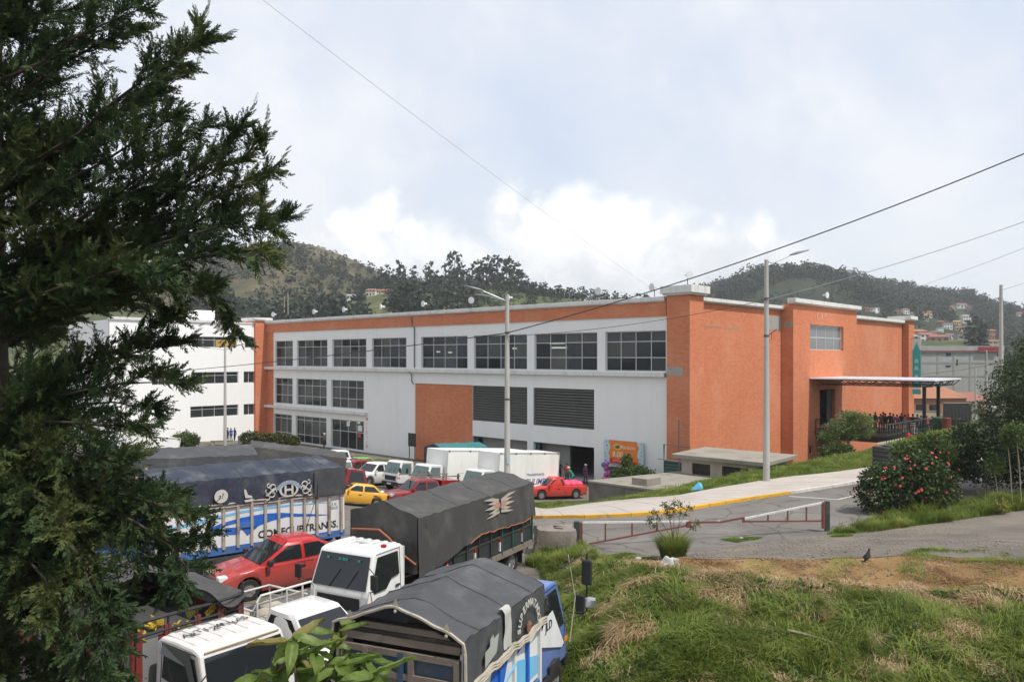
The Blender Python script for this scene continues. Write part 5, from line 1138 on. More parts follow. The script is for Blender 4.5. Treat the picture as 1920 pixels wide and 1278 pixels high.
# red stake truck and white pickup beyond the bridge on the right
rt = box_truck('red stake truck seen over the bushes at the right of the footbridge', 39.5, 60.5, ang(-.5, -.85), 4.2, 2.0, 1.0, M('stake_red', (.30, .04, .03), .6, dirt=.4), m_wht, None, None, M('red_canvas', (.26, .035, .03), .7))
car('pickup', 'white pickup glimpsed behind the bushes right of the footbridge', 'pickup', 46.5, 73.0, ang(.9, -.3), m_wht, 'double', G_CARS)

# ------------------------------------------------------------------ street lamps and cables
m_pole = M('pole_concrete', (.42, .41, .38), .85, var=.08, scale=2, dirt=.4, dcol=(.25, .23, .21), dscale=3, streak=True); m_galv = M('galvanised', (.38, .39, .40), .45, metal=.5)
m_lamph = M('lamp_grey', (.15, .16, .18), .45, metal=.3)
def lamp_post(base, ztop, arms, label, r=.17, bands=()):
    t = thing('street_lamp', label, 'street lamp', base, 0, 'concrete street lamps')
    h = ztop - base[2]
    MB().tube([(0, 0, -.4), (0, 0, h * .5), (0, 0, h)], r, 12, r * .56).build('pole', m_pole, t, smooth=50)
    for b in bands: rr = r * (1 - .44 * b / h) + .012; MB().lathe([(rr, b - .06), (rr, b + .06)], 12).build('steel_band', m_iron, t, smooth=50)
    for (dx, dy, dz, ln) in arms:
        d = Vector((dx, dy, dz)).normalized(); a = Vector((0, 0, h - .35)); b = a + d * ln
        MB().tube([a, a + d * .3, b], .04, 6, .03).build('arm', m_galv, t)
        e = Vector((d.x, d.y, d.z * .6)).normalized(); sd_ = Vector((-e.y, e.x, 0)).normalized(); up_ = e.cross(sd_) * -1
        rings = []
        for f, w_, hh in ((-.1, .05, .05), (0, .09, .07), (.25, .16, .10), (.6, .17, .08), (.95, .12, .05), (1.05, .03, .02)):
            c = b + e * f; rings.append([c + sd_ * (w_ * math.cos(q)) + Vector((0, 0, hh * math.sin(q) * (.5 if math.sin(q) < 0 else 1))) for q in np.linspace(0, 2 * math.pi, 11)[:-1]])
        MB().loft(rings).build('lamp_head', m_lamph, t, smooth=50)
        MB().grid(lambda u, v: tuple(b + e * (.25 + .6 * u) + sd_ * (.2 * v - .1) + Vector((0, 0, -.056))), 2, 2).build('lamp_lens', m_lens, t)
    return t
def post_at(px, Y): x = zY(px, Y); return Vector((x, Y, H(x, Y)))
b1 = post_at(1437, 42.6); zt1 = CAM_H + (HORIZON - 487) / FPX * 42.6
lp1 = lamp_post(b1, zt1, [(.93, .1, .42, 1.55)], 'concrete lamp post with one arm beside the low concrete shed', .19, (zt1 - b1.z - 2.1, zt1 - b1.z - 4.1))
MB().tube([(.12, 0, zt1 - b1.z - 4.05), (.55, 0, zt1 - b1.z - 3.75)], .035, 5).tube([(.12, 0, zt1 - b1.z - 4.5), (.3, 0, zt1 - b1.z - 4.2), (.25, 0, zt1 - b1.z - 3.95)], .02, 5).build('bracket', m_iron, lp1)
b2 = post_at(951, 44); zt2 = CAM_H + (HORIZON - 553) / FPX * 44
lp2 = lamp_post(b2, zt2, [(-.86, -.1, .36, 1.55), (-.86, .5, .26, 1.2)], 'concrete lamp post with two arms in front of the loading gates', .19, (zt2 - b2.z - 2.1, zt2 - b2.z - 5.8))
MB().box(-.02, .14, -.2, -.17, 3.0, 3.45).build('blue_notice', M('pale_blue_paper', (.4, .52, .62), .8), lp2)
b3 = post_at(422, 92); zt3 = CAM_H + (HORIZON - 650) / FPX * 92
lamp_post(b3, zt3, [(-.95, -.2, .12, 1.7), (.85, .2, .35, 1.2)], 'far lamp post with two arms in front of the white building', .2)
b4 = post_at(1877, 55); zt4 = CAM_H + (HORIZON - 534) / FPX * 55
lamp_post(b4, zt4, [(.93, -.1, .3, 2.0)], 'lamp post behind the dark tree at the right edge', .19)
for px, Y, y0, lab in ((1829, 118, 688, 'slim pale utility pole in front of the grey block building'), (1850, 126, 655, 'taller slim pole standing beside the red restaurant sign')):
    b = post_at(px, Y); t = thing('utility_pole', lab, 'pole', b, 0, 'slim utility poles by the grey building'); MB().tube([(0, 0, -.3), (0, 0, CAM_H + (HORIZON - y0) / FPX * Y - b.z)], .16, 8, .1).build('pole', m_pole, t, smooth=50)
m_cable = M('cable_black', (.03, .03, .033), .6); m_cable2 = M('cable_grey', (.30, .31, .33), .6)
def cable(pts, r, label, mat=None, sag=.3):
    out = []
    for a, b in zip(pts, pts[1:]):
        a, b = Vector(a), Vector(b)
        for k in range(24): u = k / 24; p = a.lerp(b, u); p.z -= sag * 4 * u * (1 - u); out.append(p)
    out.append(Vector(pts[-1])); t = thing('power_cable', label, 'cable', out[0], 0, 'overhead cables')
    MB().tube([p - out[0] for p in out], r, 5).build('wire', mat or m_cable, t)
top2 = Vector((b2.x, b2.y - .15, CAM_H + (HORIZON - 624) / FPX * 44)); top1 = Vector((b1.x, b1.y - .15, CAM_H + (HORIZON - 562) / FPX * 42.6))
cable([at(2230, 155, 33), top2], .030, 'thick black cable rising to the right from the two armed lamp post', sag=.75)
cable([top2, at(205, 703, 96)], .03, 'black cable from the two armed lamp post to the white building', sag=.35)
cable([at(330, -125, 22), sd(s_at(1243, 55), 55, 15.98)], .0065, 'thin pale cable crossing the sky down to the hall parapet', m_cable2, .25)
cable([at(2150, 330, 40), top1], .018, 'thin cable between the right edge and the one armed lamp post', m_cable2, .35); cable([top1, top2 + Vector((0, 0, -.2))], .014, 'thin cable between the two nearest lamp posts', m_cable, .3)
cable([at(2050, 412, 70), at(1640, 562, 108)], .02, 'faint cable above the hill at the right', m_cable2, .4)
cable([at(2050, 640, 90), at(1655, 706, 112)], .02, 'dark cable over the grey block building', m_cable, .8)

# ------------------------------------------------------------------ barrier, stump, shed, tank
m_rust = M('rusty_paint', (.17, .06, .045), .8, var=.3, scale=6, dirt=.6, dcol=(.07, .05, .045), dscale=5); m_wbar = M('white_bar', (.60, .60, .57), .6, dirt=.5, dscale=6); m_gpost = M('dark_green_steel', (.03, .05, .045), .6, dirt=.4)
bl, brt = hit(1084, 1024), hit(1549, 997)
def gp(px, py):
    u = (px - 960) / FPX; a, b = bl, brt; k = (u * a.y - a.x) / ((b.x - a.x) - u * (b.y - a.y)); Y = a.y + k * (b.y - a.y); return at(px, py, Y)
gt = thing('barrier_gate', 'low two leaf barrier gate with white top bars and rusty lower bars across the road', 'gate', bl)
def gbar(pts, w, m_, nm): MB().bar(gp(*pts[0]) - bl, gp(*pts[1]) - bl, w).build(nm, m_, gt)
gbar(((1081, 1032), (1081, 977)), .2, m_gpost, 'post'); gbar(((1089, 1028), (1089, 979)), .12, m_rust, 'post'); gbar(((1551, 1002), (1551, 939)), .16, m_gpost, 'post'); gbar(((1544, 990), (1544, 940)), .12, m_rust, 'post')
gbar(((1092, 979), (1291, 977)), .065, m_wbar, 'top_bar'); gbar(((1104, 1019), (1291, 984)), .06, m_rust, 'lower_bar'); gbar(((1291, 979), (1352, 978)), .07, m_rust, 'lock_bar'); gbar(((1352, 978), (1394, 970)), .07, m_rust, 'lock_bar')
gbar(((1394, 972), (1545, 941)), .065, m_wbar, 'top_bar'); gbar(((1394, 977), (1545, 976)), .06, m_rust, 'lower_bar'); gbar(((1394, 969), (1394, 979)), .08, m_rust, 'end_plate'); gbar(((1291, 976), (1291, 988)), .16, m_rust, 'padlock')
for px in (1135, 1185, 1232): gbar(((px, 979), (px, 1019 - (px - 1104) * .187)), .055, m_rust, 'upright')
for px in (1440, 1477, 1512): gbar(((px, 972 - (px - 1394) * .205), (px, 977)), .05, m_rust, 'upright')
m_stump = M('stump_rock', (.22, .19, .165), .95, var=.3, scale=2.5, bump=.9, bscale=9, dirt=.7, dcol=(.07, .05, .04), dscale=1.8)
sp_ = hit(1040, 1034); st = thing('boulder', 'squat weathered stone block beside the left gate post', 'boulder', sp_)
def blk(u, v):
    a = u * 2 * math.pi; sx = max(-1, min(1, math.cos(a) * 1.5)) * .72; sy = max(-1, min(1, math.sin(a) * 1.5)) * .5
    q = 1 - .12 * v ** 3; z = -.3 + 1.22 * min(1, v * 1.25); k = q if v < .8 else q * (1 - (v - .8) / .2) ** .8
    n = .05 * math.sin(a * 3 + v * 5) + .04 * math.sin(a * 7 - v * 9); return (sx * k + n, sy * k + n * .6, z + .06 * math.sin(a * 2 + 1) * v)
MB().grid(blk, 28, 14).build('stone', m_stump, st, smooth=45)
# tank slab
m_slab = M('old_concrete', (.27, .245, .205), .95, var=.2, scale=.8, bump=.35, bscale=14, dirt=.6, dcol=(.12, .105, .085), dscale=.7)
m_blockw = M('grey_render', (.19, .175, .155), .95, var=.25, scale=1.2, bump=.4, bscale=12, dirt=.7, dcol=(.075, .07, .06), dscale=1.0)
zt = 3.28; zY_ = lambda px, py, z: at(px, py, (CAM_H - z) * FPX / (py - HORIZON))
q = [zY_(1104, 900, zt), zY_(1239, 918, zt), zY_(1384, 894, zt), zY_(1284, 882, zt)]
tk = thing('concrete_tank', 'low flat topped concrete water tank in the grass beside the pavement', 'water tank', (q[1].x, q[1].y, 0))
lo_ = [p - Vector((q[1].x, q[1].y, 0)) for p in q]
def pr(pts, z0, z1, grow=0):
    c = sum(pts, Vector()) / len(pts); P_ = [c + (p - c) * (1 + grow) for p in pts]
    return MB().add([(p.x, p.y, z0) for p in P_] + [(p.x, p.y, z1) for p in P_], [(3, 2, 1, 0), (4, 5, 6, 7)] + [(i, (i + 1) % 4, 4 + (i + 1) % 4, 4 + i) for i in range(4)])
pr(lo_, .6, zt - .14).build('tank_wall', m_blockw, tk); pr(lo_, zt - .14, zt, .02).build('tank_top', m_slab, tk, bevel=.02)
e1 = (lo_[2] - lo_[1]).normalized(); e2 = (lo_[0] - lo_[1]).normalized(); hb = (zY_(1213, 911, zt) - Vector((q[1].x, q[1].y, 0)))
MB().add([(*(hb + e1 * a + e2 * b).xy, z) for z in (zt, zt + .42) for a, b in ((0, 0), (1.3, 0), (1.3, .0 + 1.1), (0, 1.1))], [(3, 2, 1, 0), (4, 5, 6, 7), (0, 1, 5, 4), (1, 2, 6, 5), (2, 3, 7, 6), (3, 0, 4, 7)]).build('hatch', m_slab, tk, bevel=.02)
# shed: long side in shade, right gable in the sun
sc_ = at(1426, 866, 49.0); zr = sc_.z; s0 = TX[0] * sc_.x + TX[1] * sc_.y; d0 = NX[0] * sc_.x + NX[1] * sc_.y
Ls = s0 - s_at(1278, d0); Ds = d_at(1474, s0) - d0
sh = thing('concrete_shed', 'low concrete shed with flat weathered roof and two barred windows', 'shed', sd(s0, d0, 0), FRONT_RZ)
zb_ = 1.9; m_shedw = M('shed_render', (.38, .34, .285), .95, var=.12, scale=1.5, dirt=.55, dcol=(.2, .17, .14), dscale=1.2, streak=True)
wins = [(-Ls * .86, -Ls * .62, zr - 1.35, zr - .48), (-Ls * .47, -Ls * .15, zr - 1.4, zr - .48)]
mb = MB(); wall_holes(mb, 's', -Ls, 0, zb_, zr - .2, wins, 0, .25); mb.poly([(0, 0, zb_), (0, Ds, zb_), (0, Ds, zr - .2), (0, 0, zr - .2)]).poly([(-Ls, 0, zb_), (-Ls, Ds, zb_), (-Ls, Ds, zr - .2), (-Ls, 0, zr - .2)]).poly([(-Ls, Ds, zb_), (0, Ds, zb_), (0, Ds, zr - .2), (-Ls, Ds, zr - .2)]); mb.build('wall', m_shedw, sh)
MB().add([(a, b, z + (.10 if b > 1 else 0)) for z in (zr - .2, zr + .06) for a, b in ((-Ls - .5, -.5), (.6, -.5), (.6, Ds + .3), (-Ls - .5, Ds + .3))], [(3, 2, 1, 0), (4, 5, 6, 7), (0, 1, 5, 4), (1, 2, 6, 5), (2, 3, 7, 6), (3, 0, 4, 7)]).build('roof', m_slab, sh, bevel=.03)
for w in wins:
    f = MB()
    for k in range(9): x_ = w[0] + (w[1] - w[0]) * k / 8; f.bar((x_, .12, w[2]), (x_, .12, w[3]), .025)
    for z_ in (w[2] + .03, (w[2] + w[3]) / 2, w[3] - .03): f.bar((w[0], .12, z_), (w[1], .12, z_), .03)
    g_ = f.build('window', M('rust_bars', (.10, .05, .035), .8), sh); MB().box(w[0], w[1], .26, .3, w[2], w[3]).build('pane', m_dark, g_)
# green corrugated gate between shed and hall, with a pipe frame
gg = thing('metal_gate', 'small green corrugated gate with pipe frame between the shed and the white front', 'gate', sd(s_at(1245, 53.6), 53.6, 0), FRONT_RZ)
wgg = s_at(1281, 53.6) - s_at(1245, 53.6)
mb = MB()
for k in range(10): mb.add([(0, 0, .5 + k * .24), (wgg, 0, .5 + k * .24), (wgg, -.05, .5 + k * .24 + .12), (0, -.05, .5 + k * .24 + .12), (wgg, 0, .5 + (k + 1) * .24), (0, 0, .5 + (k + 1) * .24)], [(0, 1, 2, 3), (3, 2, 4, 5)])
mb.build('corrugated_sheet', M('green_sheet', (.035, .085, .085), .6, dirt=.3), gg)
MB().tube([(0, 0, 0), (0, 0, 4.15), (wgg + .6, 0, 4.1)], .06, 6).build('pipe_frame', m_iron, gg); MB().tube([(wgg * .85, -.2, 0), (wgg * .85, -.2, 6.2)], .05, 6).build('pipe_post', m_iron, gg); MB().bar((-.5, -.1, 2.98), (wgg, -.1, 2.92), .08).build('top_plate', m_galv, gg)
# banner sign and the goods under it
s0_, s1_ = s_at(1132, 54.7), s_at(1206, 54.7); WB = s1_ - s0_; Ysg = 66.5
bz1, bz0 = 11 - (824 - 670) / FPX * 67.3, 11 - (867 - 670) / FPX * 67.0
sg = thing('banner_sign', 'orange shop banner with pale blue margins hanging on the white wall above a bush', 'sign', sd(s0_, 54.7, bz0), FRONT_RZ); HB = bz1 - bz0
MB().box(0, WB, 0, .08, 0, HB).build('banner_sheet', M('banner_sky', (.48, .62, .66), .6, var=.2, scale=2.5), sg)
wx = lambda z: .10 * math.sin(z * 6); zz = np.linspace(0, HB, 9)
mb = MB(); L_ = [(WB * .15 + wx(z), -.006, z) for z in zz]; R_ = [(WB * .87 + wx(z + 1), -.006, z) for z in zz]; mb.add(L_ + R_, [(k, k + 9, k + 10, k + 1) for k in range(8)]); mb.build('print', M('banner_orange', (.72, .20, .03), .6, var=.2, scale=1.2), sg)
MB().poly([(WB * .15, -.010, 0), (WB * .86, -.010, 0), (WB * .86, -.010, .22), (WB * .15, -.010, .42)]).build('print', M('banner_red', (.62, .03, .02), .6), sg)
m_cream = M('banner_cream', (.75, .62, .42), .6)
mb = MB(); mb.add([(WB * .36 + .48 * math.cos(a), -.010, HB * .72 + .28 * math.sin(a)) for a in np.linspace(0, 6.28, 16)[:-1]], [range(15)]); mb.build('print', M('banner_amber', (.70, .40, .08), .6), sg)
MB().poly([(WB * .28, -.014, HB * .70), (WB * .40, -.014, HB * .82), (WB * .42, -.014, HB * .66), (WB * .34, -.014, HB * .64)]).build('print', M('fish_dark', (.06, .10, .09), .6), sg)
place_text(text_mesh('Mariscos', .42, m_cream, .003, bold=.005), sg, (WB * .62, -.014, HB * .72), (1, 0, 0), (0, 0, 1)); place_text(text_mesh('8.00', .62, m_cream, .003, bold=.01), sg, (WB * .36, -.014, HB * .38), (1, 0, 0), (0, 0, 1)); place_text(text_mesh('RESTAURANTE', .22, m_cream, .003), sg, (WB * .42, -.016, HB * .10), (1, 0, 0), (0, 0, 1))
r_ = random.Random(4)
for side in (.07, .935):
    for k in range(6): cx, cz = WB * side + r_.uniform(-.12, .12), HB * (k + .5) / 6; a = r_.uniform(0, 3); MB().poly([(cx - .14 * math.cos(a), -.012, cz - .1 * math.sin(a)), (cx + .06 * math.sin(a), -.012, cz - .08), (cx + .14 * math.cos(a), -.012, cz + .1 * math.sin(a)), (cx, -.012, cz + .06)]).build('print', M(('fish_blue', 'fish_grey')[k % 2], ((.10, .20, .34), (.30, .34, .33))[k % 2], .6), sg)
sl = thing('shop_stall', 'dark stall with bundles of pink and purple goods under the orange banner', 'stall', sd(s0_ + .3, 54.2, 0), FRONT_RZ)
MB().box(.5, 3.0, 0, .6, 0, 1.75).build('stall_front', m_dark, sl)
for k in range(12): MB().ball((.1 + r_.uniform(-.1, .55), -.1 + r_.uniform(-.1, .3), .3 + k * .16), .22, 7, 5).build('toy_bundle', M(('goods_pink', 'goods_blue', 'goods_purple')[k % 3], ((.6, .10, .22), (.10, .14, .42), (.32, .10, .36))[k % 3], .6), sl, smooth=60)
# odds and ends
bg_ = hit(1307, 922); pb = thing('plastic_bag', 'light blue plastic bag lying in the grass behind the pavement', 'bag', bg_); MB().add([(-.35, 0, .1), (.3, -.1, .1), (.3, .25, .12), (-.2, .3, .1), (.08, .05, .52), (.28, .1, .42)], [(0, 1, 4), (1, 5, 4), (1, 2, 5), (2, 3, 4, 5), (3, 0, 4), (0, 1, 2, 3)]).build('bag', M('bag_blue', (.10, .42, .62), .5), pb)
rg = hit(1256, 1068); rk = thing('rag', 'crumpled grey white rag on a small concrete stub beside the grass tuft', 'rag', rg)
MB().tube([(.1, 0, -.2), (.1, 0, .30)], .16, 8, .14).build('stub', m_conc, rk, smooth=40); m_rag = M('rag_cloth', (.46, .45, .43), .9, var=.2, scale=8)
MB().grid(lambda u, v: (-.24 + .52 * u + .03 * math.sin(v * 9), -.18 + .36 * v + .03 * math.sin(u * 11), .34 - .9 * (u - .45) ** 2 - .9 * (v - .5) ** 2 + .035 * math.sin(u * 13 + v * 7) + .03 * math.sin(v * 17 - u * 5)), 18, 14).build('cloth', m_rag, rk, smooth=60)
for k, (px, py) in enumerate(((1197, 1049), (1348, 979), (1386, 893), (1390, 1011))):
    p = hit(px, py); o = thing('litter', ('white scrap of litter on the dry verge left of the rag', 'white scrap of litter under the barrier lock bar', 'small white scrap lying in the grass by the shed wall', 'pale scrap of litter in the track grass')[k], 'litter', p); MB().ball((0, 0, .04), .09, 6, 4, 1.2, .8, .6).build('paper', m_rag, o)
# black water tank by the pavement
wt = thing('water_container', 'square black plastic container standing behind the flowering bush', 'container', (at(1665, 880, 46).x, 46, H(at(1665, 880, 46).x, 46) - .05), .3)
MB().box(-.62, .62, -.6, .6, 0, 1.35).build('tank_body', m_blackp, wt, bevel=.08); MB().lathe([(.3, 1.34), (.3, 1.42), (.05, 1.44)], 14).build('lid', m_blackp, wt, smooth=40)
for k in range(5): MB().box(-.64, .64, -.62, .62, .15 + k * .25, .19 + k * .25).build('tank_rib', m_iron, wt)
# bird on the mown verge
bp = hit(1630, 1053); bd = thing('bird', 'small dark bird with a rusty head standing on the mown verge', 'bird', bp, .35); bd.rotation_euler = (0, -.5, .35); bd.location.z += .02; bd.scale = (1.25,) * 3
m_bird = M('feather_dark', (.028, .024, .022), .8); m_rustf = M('feather_rust', (.13, .045, .03), .8)
rings = []
for f, r0, z_ in ((-.16, .004, .075), (-.10, .018, .085), (-.06, .04, .10), (0, .055, .125), (.05, .052, .155), (.085, .034, .19), (.105, .03, .215), (.125, .026, .23), (.145, .012, .228), (.165, .003, .224)):
    rings.append([(f, r0 * math.cos(a) * .85, z_ + r0 * math.sin(a)) for a in np.linspace(0, 6.283, 11)[:-1]])
MB().loft(rings).build('body', m_bird, bd, smooth=70); MB().ball((.118, 0, .23), .027, 8, 6).build('head_feathers', m_rustf, bd, smooth=70)
MB().bar((-.14, 0, .085), (-.25, 0, .05), .045, .012).build('tail', m_bird, bd)
for s in (1, -1): MB().tube([(.0, s * .02, .085), (-.012, s * .022, .05), (.005, s * .022, 0), (.035, s * .022, .002)], .005, 5).build('leg', m_rustf, bd); MB().ball((-.01, s * .045, .13), .05, 8, 5, 1.6, .3, .7).build('wing', m_bird, bd, smooth=70)
# planter kerbs and the left railing
lr = thing('railing', 'thin grey railing on the terrace in front of the white building', 'railing', (0, 0, 0)); mb = MB(); a, b = hit(392, 826), hit(478, 822); rail(mb, a, b, 1.05, 12, .04); mb.build('rails', m_galv, lr)
bn2 = thing('stone_bench', 'long pale bench beside the far lamp post', 'bench', hit(411, 834), .2); MB().box(-1.0, 1.0, -.25, .25, .42, .55).build('seat', m_wood, bn2); MB().box(-.8, -.55, -.2, .2, 0, .42).build('leg', m_conc, bn2); MB().box(.55, .8, -.2, .2, 0, .42).build('leg', m_conc, bn2)
bin_ = thing('litter_bin', 'grey litter bin on the terrace left of the hedge', 'bin', hit(451, 832)); MB().lathe([(.3, 0), (.36, 1.0), (.34, 1.02), (.1, 1.03)], 12).build('bin_body', M('bin_grey', (.22, .25, .26), .6), bin_, smooth=40)
vs_ = thing('vendor_sign', 'dark sign board standing behind the teal canvas truck', 'sign board', sd(s_at(772, 53.5), 53.5, 0), FRONT_RZ); MB().box(-.6, .6, 0, .1, 1.6, 3.0).build('board', m_blackp, vs_); MB().box(-.5, -.4, .02, .08, 0, 1.6).build('leg', m_iron, vs_); MB().box(.4, .5, .02, .08, 0, 1.6).build('leg', m_iron, vs_)

# ------------------------------------------------------------------ people
def body_mesh(pose):
    """one continuous skinned figure facing +x; returns a mesh with four slots: skin, top, trousers, shoes"""
    p = dict(ll=0, rl=0, la=.05, ra=.05, le=.1, re=.1, bend=0, crouch=0); p.update(pose)
    J, E, R, Cm = [], [], [], []
    def j(co, par, r, c): J.append(Vector(co)); R.append(r); (E.append((par, len(J) - 1)), Cm.append(c)) if par is not None else None; return len(J) - 1
    hz0 = .93 - .42 * p['crouch']; b = p['bend']; sp = Vector((math.sin(b), 0, math.cos(b)))
    pel = j((0, 0, hz0), None, (.135, .105), 2); P0 = Vector((0, 0, hz0))
    wst = j(P0 + sp * .18, pel, (.125, .10), 1); che = j(P0 + sp * .42, wst, (.155, .11), 1); nk = j(P0 + sp * .56, che, (.055, .055), 1)
    hsp = Vector((math.sin(b * .5), 0, math.cos(b * .5))); h1 = j(J[nk] + hsp * .09 + Vector((.02, 0, 0)), nk, (.085, .075), 0); h2 = j(J[h1] + hsp * .09, h1, (.088, .078), 0); j(J[h2] + hsp * .05, h2, (.05, .05), 0)
    for s, aa, ee in ((1, p['la'], p['le']), (-1, p['ra'], p['re'])):
        sh = j(J[che] + sp * .06 + Vector((0, s * .17, 0)), che, (.062, .062), 1)
        el = j(J[sh] + Vector((math.sin(aa) * .28, s * .05, -math.cos(aa) * .28)), sh, (.046, .046), 1)
        wr = j(J[el] + Vector((math.sin(aa + ee) * .25, -s * .01, -math.cos(aa + ee) * .25)), el, (.034, .034), 1)
        j(J[wr] + Vector((math.sin(aa + ee) * .13, 0, -math.cos(aa + ee) * .13)), wr, (.03, .045), 0)
    for s, a in ((1, p['ll']), (-1, p['rl'])):
        hp = j(P0 + Vector((0, s * .085, -.06)), pel, (.095, .09), 2); k_ = p['crouch'] * 1.25
        kn = j(J[hp] + Vector((math.sin(a + k_) * .42, s * .02, -math.cos(a + k_) * .42)), hp, (.066, .066), 2); q = a * .5 - k_ * .85 - (.25 if a < 0 else 0)
        an = j(J[kn] + Vector((math.sin(q) * .41, 0, -math.cos(q) * .41)), kn, (.045, .045), 2)
        j(J[an] + Vector((.15, s * .02, -.045)), an, (.042, .034), 3)
    me = bpy.data.meshes.new('skel'); me.from_pydata([tuple(v) for v in J], E, []); ob = bpy.data.objects.new('skel', me); COL.objects.link(ob)
    m_ = ob.modifiers.new('s', 'SKIN'); 
    if not me.skin_vertices: me.skin_vertices.new() if hasattr(me.skin_vertices, 'new') else None
    for sv, r in zip(me.skin_vertices[0].data, R): sv.radius = r; sv.use_root = False
    me.skin_vertices[0].data[0].use_root = True
    ob.modifiers.new('d', 'SUBSURF').levels = 1; ob.modifiers['d'].render_levels = 1
    bpy.context.view_layer.update(); out = bpy.data.meshes.new_from_object(ob.evaluated_get(bpy.context.evaluated_depsgraph_get()))
    bpy.data.objects.remove(ob); out.name = 'person_body'
    zmin = min(v.co.z for v in out.vertices)
    for v in out.vertices: v.co.z -= zmin
    idx = []
    for f in out.polygons:
        c = f.center + Vector((0, 0, zmin)); best, bi = 9, 0
        for (a, b2), cm in zip(E, Cm):
            A, B = J[a], J[b2]; t_ = max(0, min(1, (c - A).dot(B - A) / (B - A).length_squared)); d = (c - A.lerp(B, t_)).length
            if d < best: best, bi = d, cm
        idx.append(bi)
    out.materials.clear()
    for _ in range(4): out.materials.append(None)
    out.polygons.foreach_set('material_index', idx); out.polygons.foreach_set('use_smooth', [True] * len(idx)); out.update()
    return out, J[h1] - Vector((0, 0, zmin)), J[h2] - Vector((0, 0, zmin))
poses = [body_mesh(dict(ll=.06, rl=-.05)), body_mesh(dict(ll=.45, rl=-.4, la=-.4, ra=.45)), body_mesh(dict(la=.5, le=1.2, ra=.1, ll=.1, rl=-.1)), body_mesh(dict(bend=.75, crouch=.35, la=.9, ra=.8)), body_mesh(dict(bend=.2, la=.9, le=.9, ra=.8, re=.9, ll=.12))]
m_skin = M('skin', (.30, .17, .11), .6); m_hair = M('hair_black', (.012, .011, .011), .6); m_shoe = M('shoe_black', (.03, .03, .03), .6)
CL = {k: M('cloth_' + k, c, .85, var=.12, scale=8) for k, c in dict(black=(.02, .02, .022), red=(.42, .02, .025), blue=(.03, .07, .30), navy=(.02, .03, .08), white=(.6, .6, .6), grey=(.2, .2, .21), green=(.03, .18, .09), teal=(.05, .26, .36), purple=(.16, .05, .14), brown=(.12, .07, .045), pink=(.5, .16, .2), yellow=(.65, .5, .05)).items()}
def person(loc, rz, pose, top, legs, label, group=None, hat=None, k=1.0, hair=None):
    t = thing('person', label, 'person', loc, rz, group); me, h1, h2 = poses[pose]
    o = link('body', me, t)
    for i, m_ in enumerate((m_skin, CL[top], CL[legs], m_shoe)): o.material_slots[i].link = 'OBJECT'; o.material_slots[i].material = m_
    c = (h1 + h2) / 2
    MB().ball((c.x - .018, 0, c.z + .03), .105, 10, 7, 1, .92, 1.0).build('hair', hair or m_hair, t, smooth=70) if not hat else MB().ball((c.x - .005, 0, c.z + .05), .12, 10, 7, 1.05, 1, .85).lathe([(.15, c.z + .045), (.15, c.z + .06)], 12, (c.x + .02, 0, 0)).build('hat', CL[hat], t, smooth=50)
    MB().ball((c.x + .085, 0, c.z - .02), .02, 6, 4, 1, .8, 1.4).build('nose', m_skin, t, smooth=70)
    t.scale = (k,) * 3; return t
def gpt(px, py): return hit(px, py)
gA = 'people at the loading gate'
person(sd(s_at(1049, 54.0), 54.0, 0), -1.2, 2, 'black', 'black', 'person in black standing at the loading gate', gA, k=1.03)
person(sd(s_at(1063, 53.6), 53.6, 0), -1.9, 0, 'red', 'navy', 'person in a red vest standing at the loading gate', gA)
person(sd(s_at(1075, 53.2), 53.2, 0), 2.6, 3, 'green', 'teal', 'person in green bending down behind the red pickup', gA, 'white')
person(sd(s_at(1098, 54.2), 54.2, 0), -1.0, 0, 'purple', 'purple', 'person with a pale cap and purple clothes at the gate edge', gA, 'white')
gB = 'people on the terrace by the white building'
for px, py, rz, ps, a, b, lab in ((408, 826, 3.0, 1, 'red', 'pink', 'person with red top walking left along the terrace'), (427, 827, 0, 0, 'navy', 'navy', 'person in dark navy right behind the far lamp post'), (433, 828, 2.2, 0, 'blue', 'navy', 'person in a bright blue shirt standing on the terrace'),
                                  (440, 827, 1.2, 2, 'navy', 'black', 'person in dark clothes beside the bright blue shirt'), (463, 822, 0, 0, 'purple', 'navy', 'person with a dull red jacket behind the hedge'), (470, 820, 1, 0, 'red', 'navy', 'person in red leaning by the orange pillar')):
    person(gpt(px, py), rz, ps, a, b, lab, gB)
person(sd(s_at(608, 53.6), 53.6, .0), 1.0, 2, 'brown', 'black', 'person with a white helmet at the glass shop front', None, 'white', 1.08)
gC = 'people waiting on the footbridge'
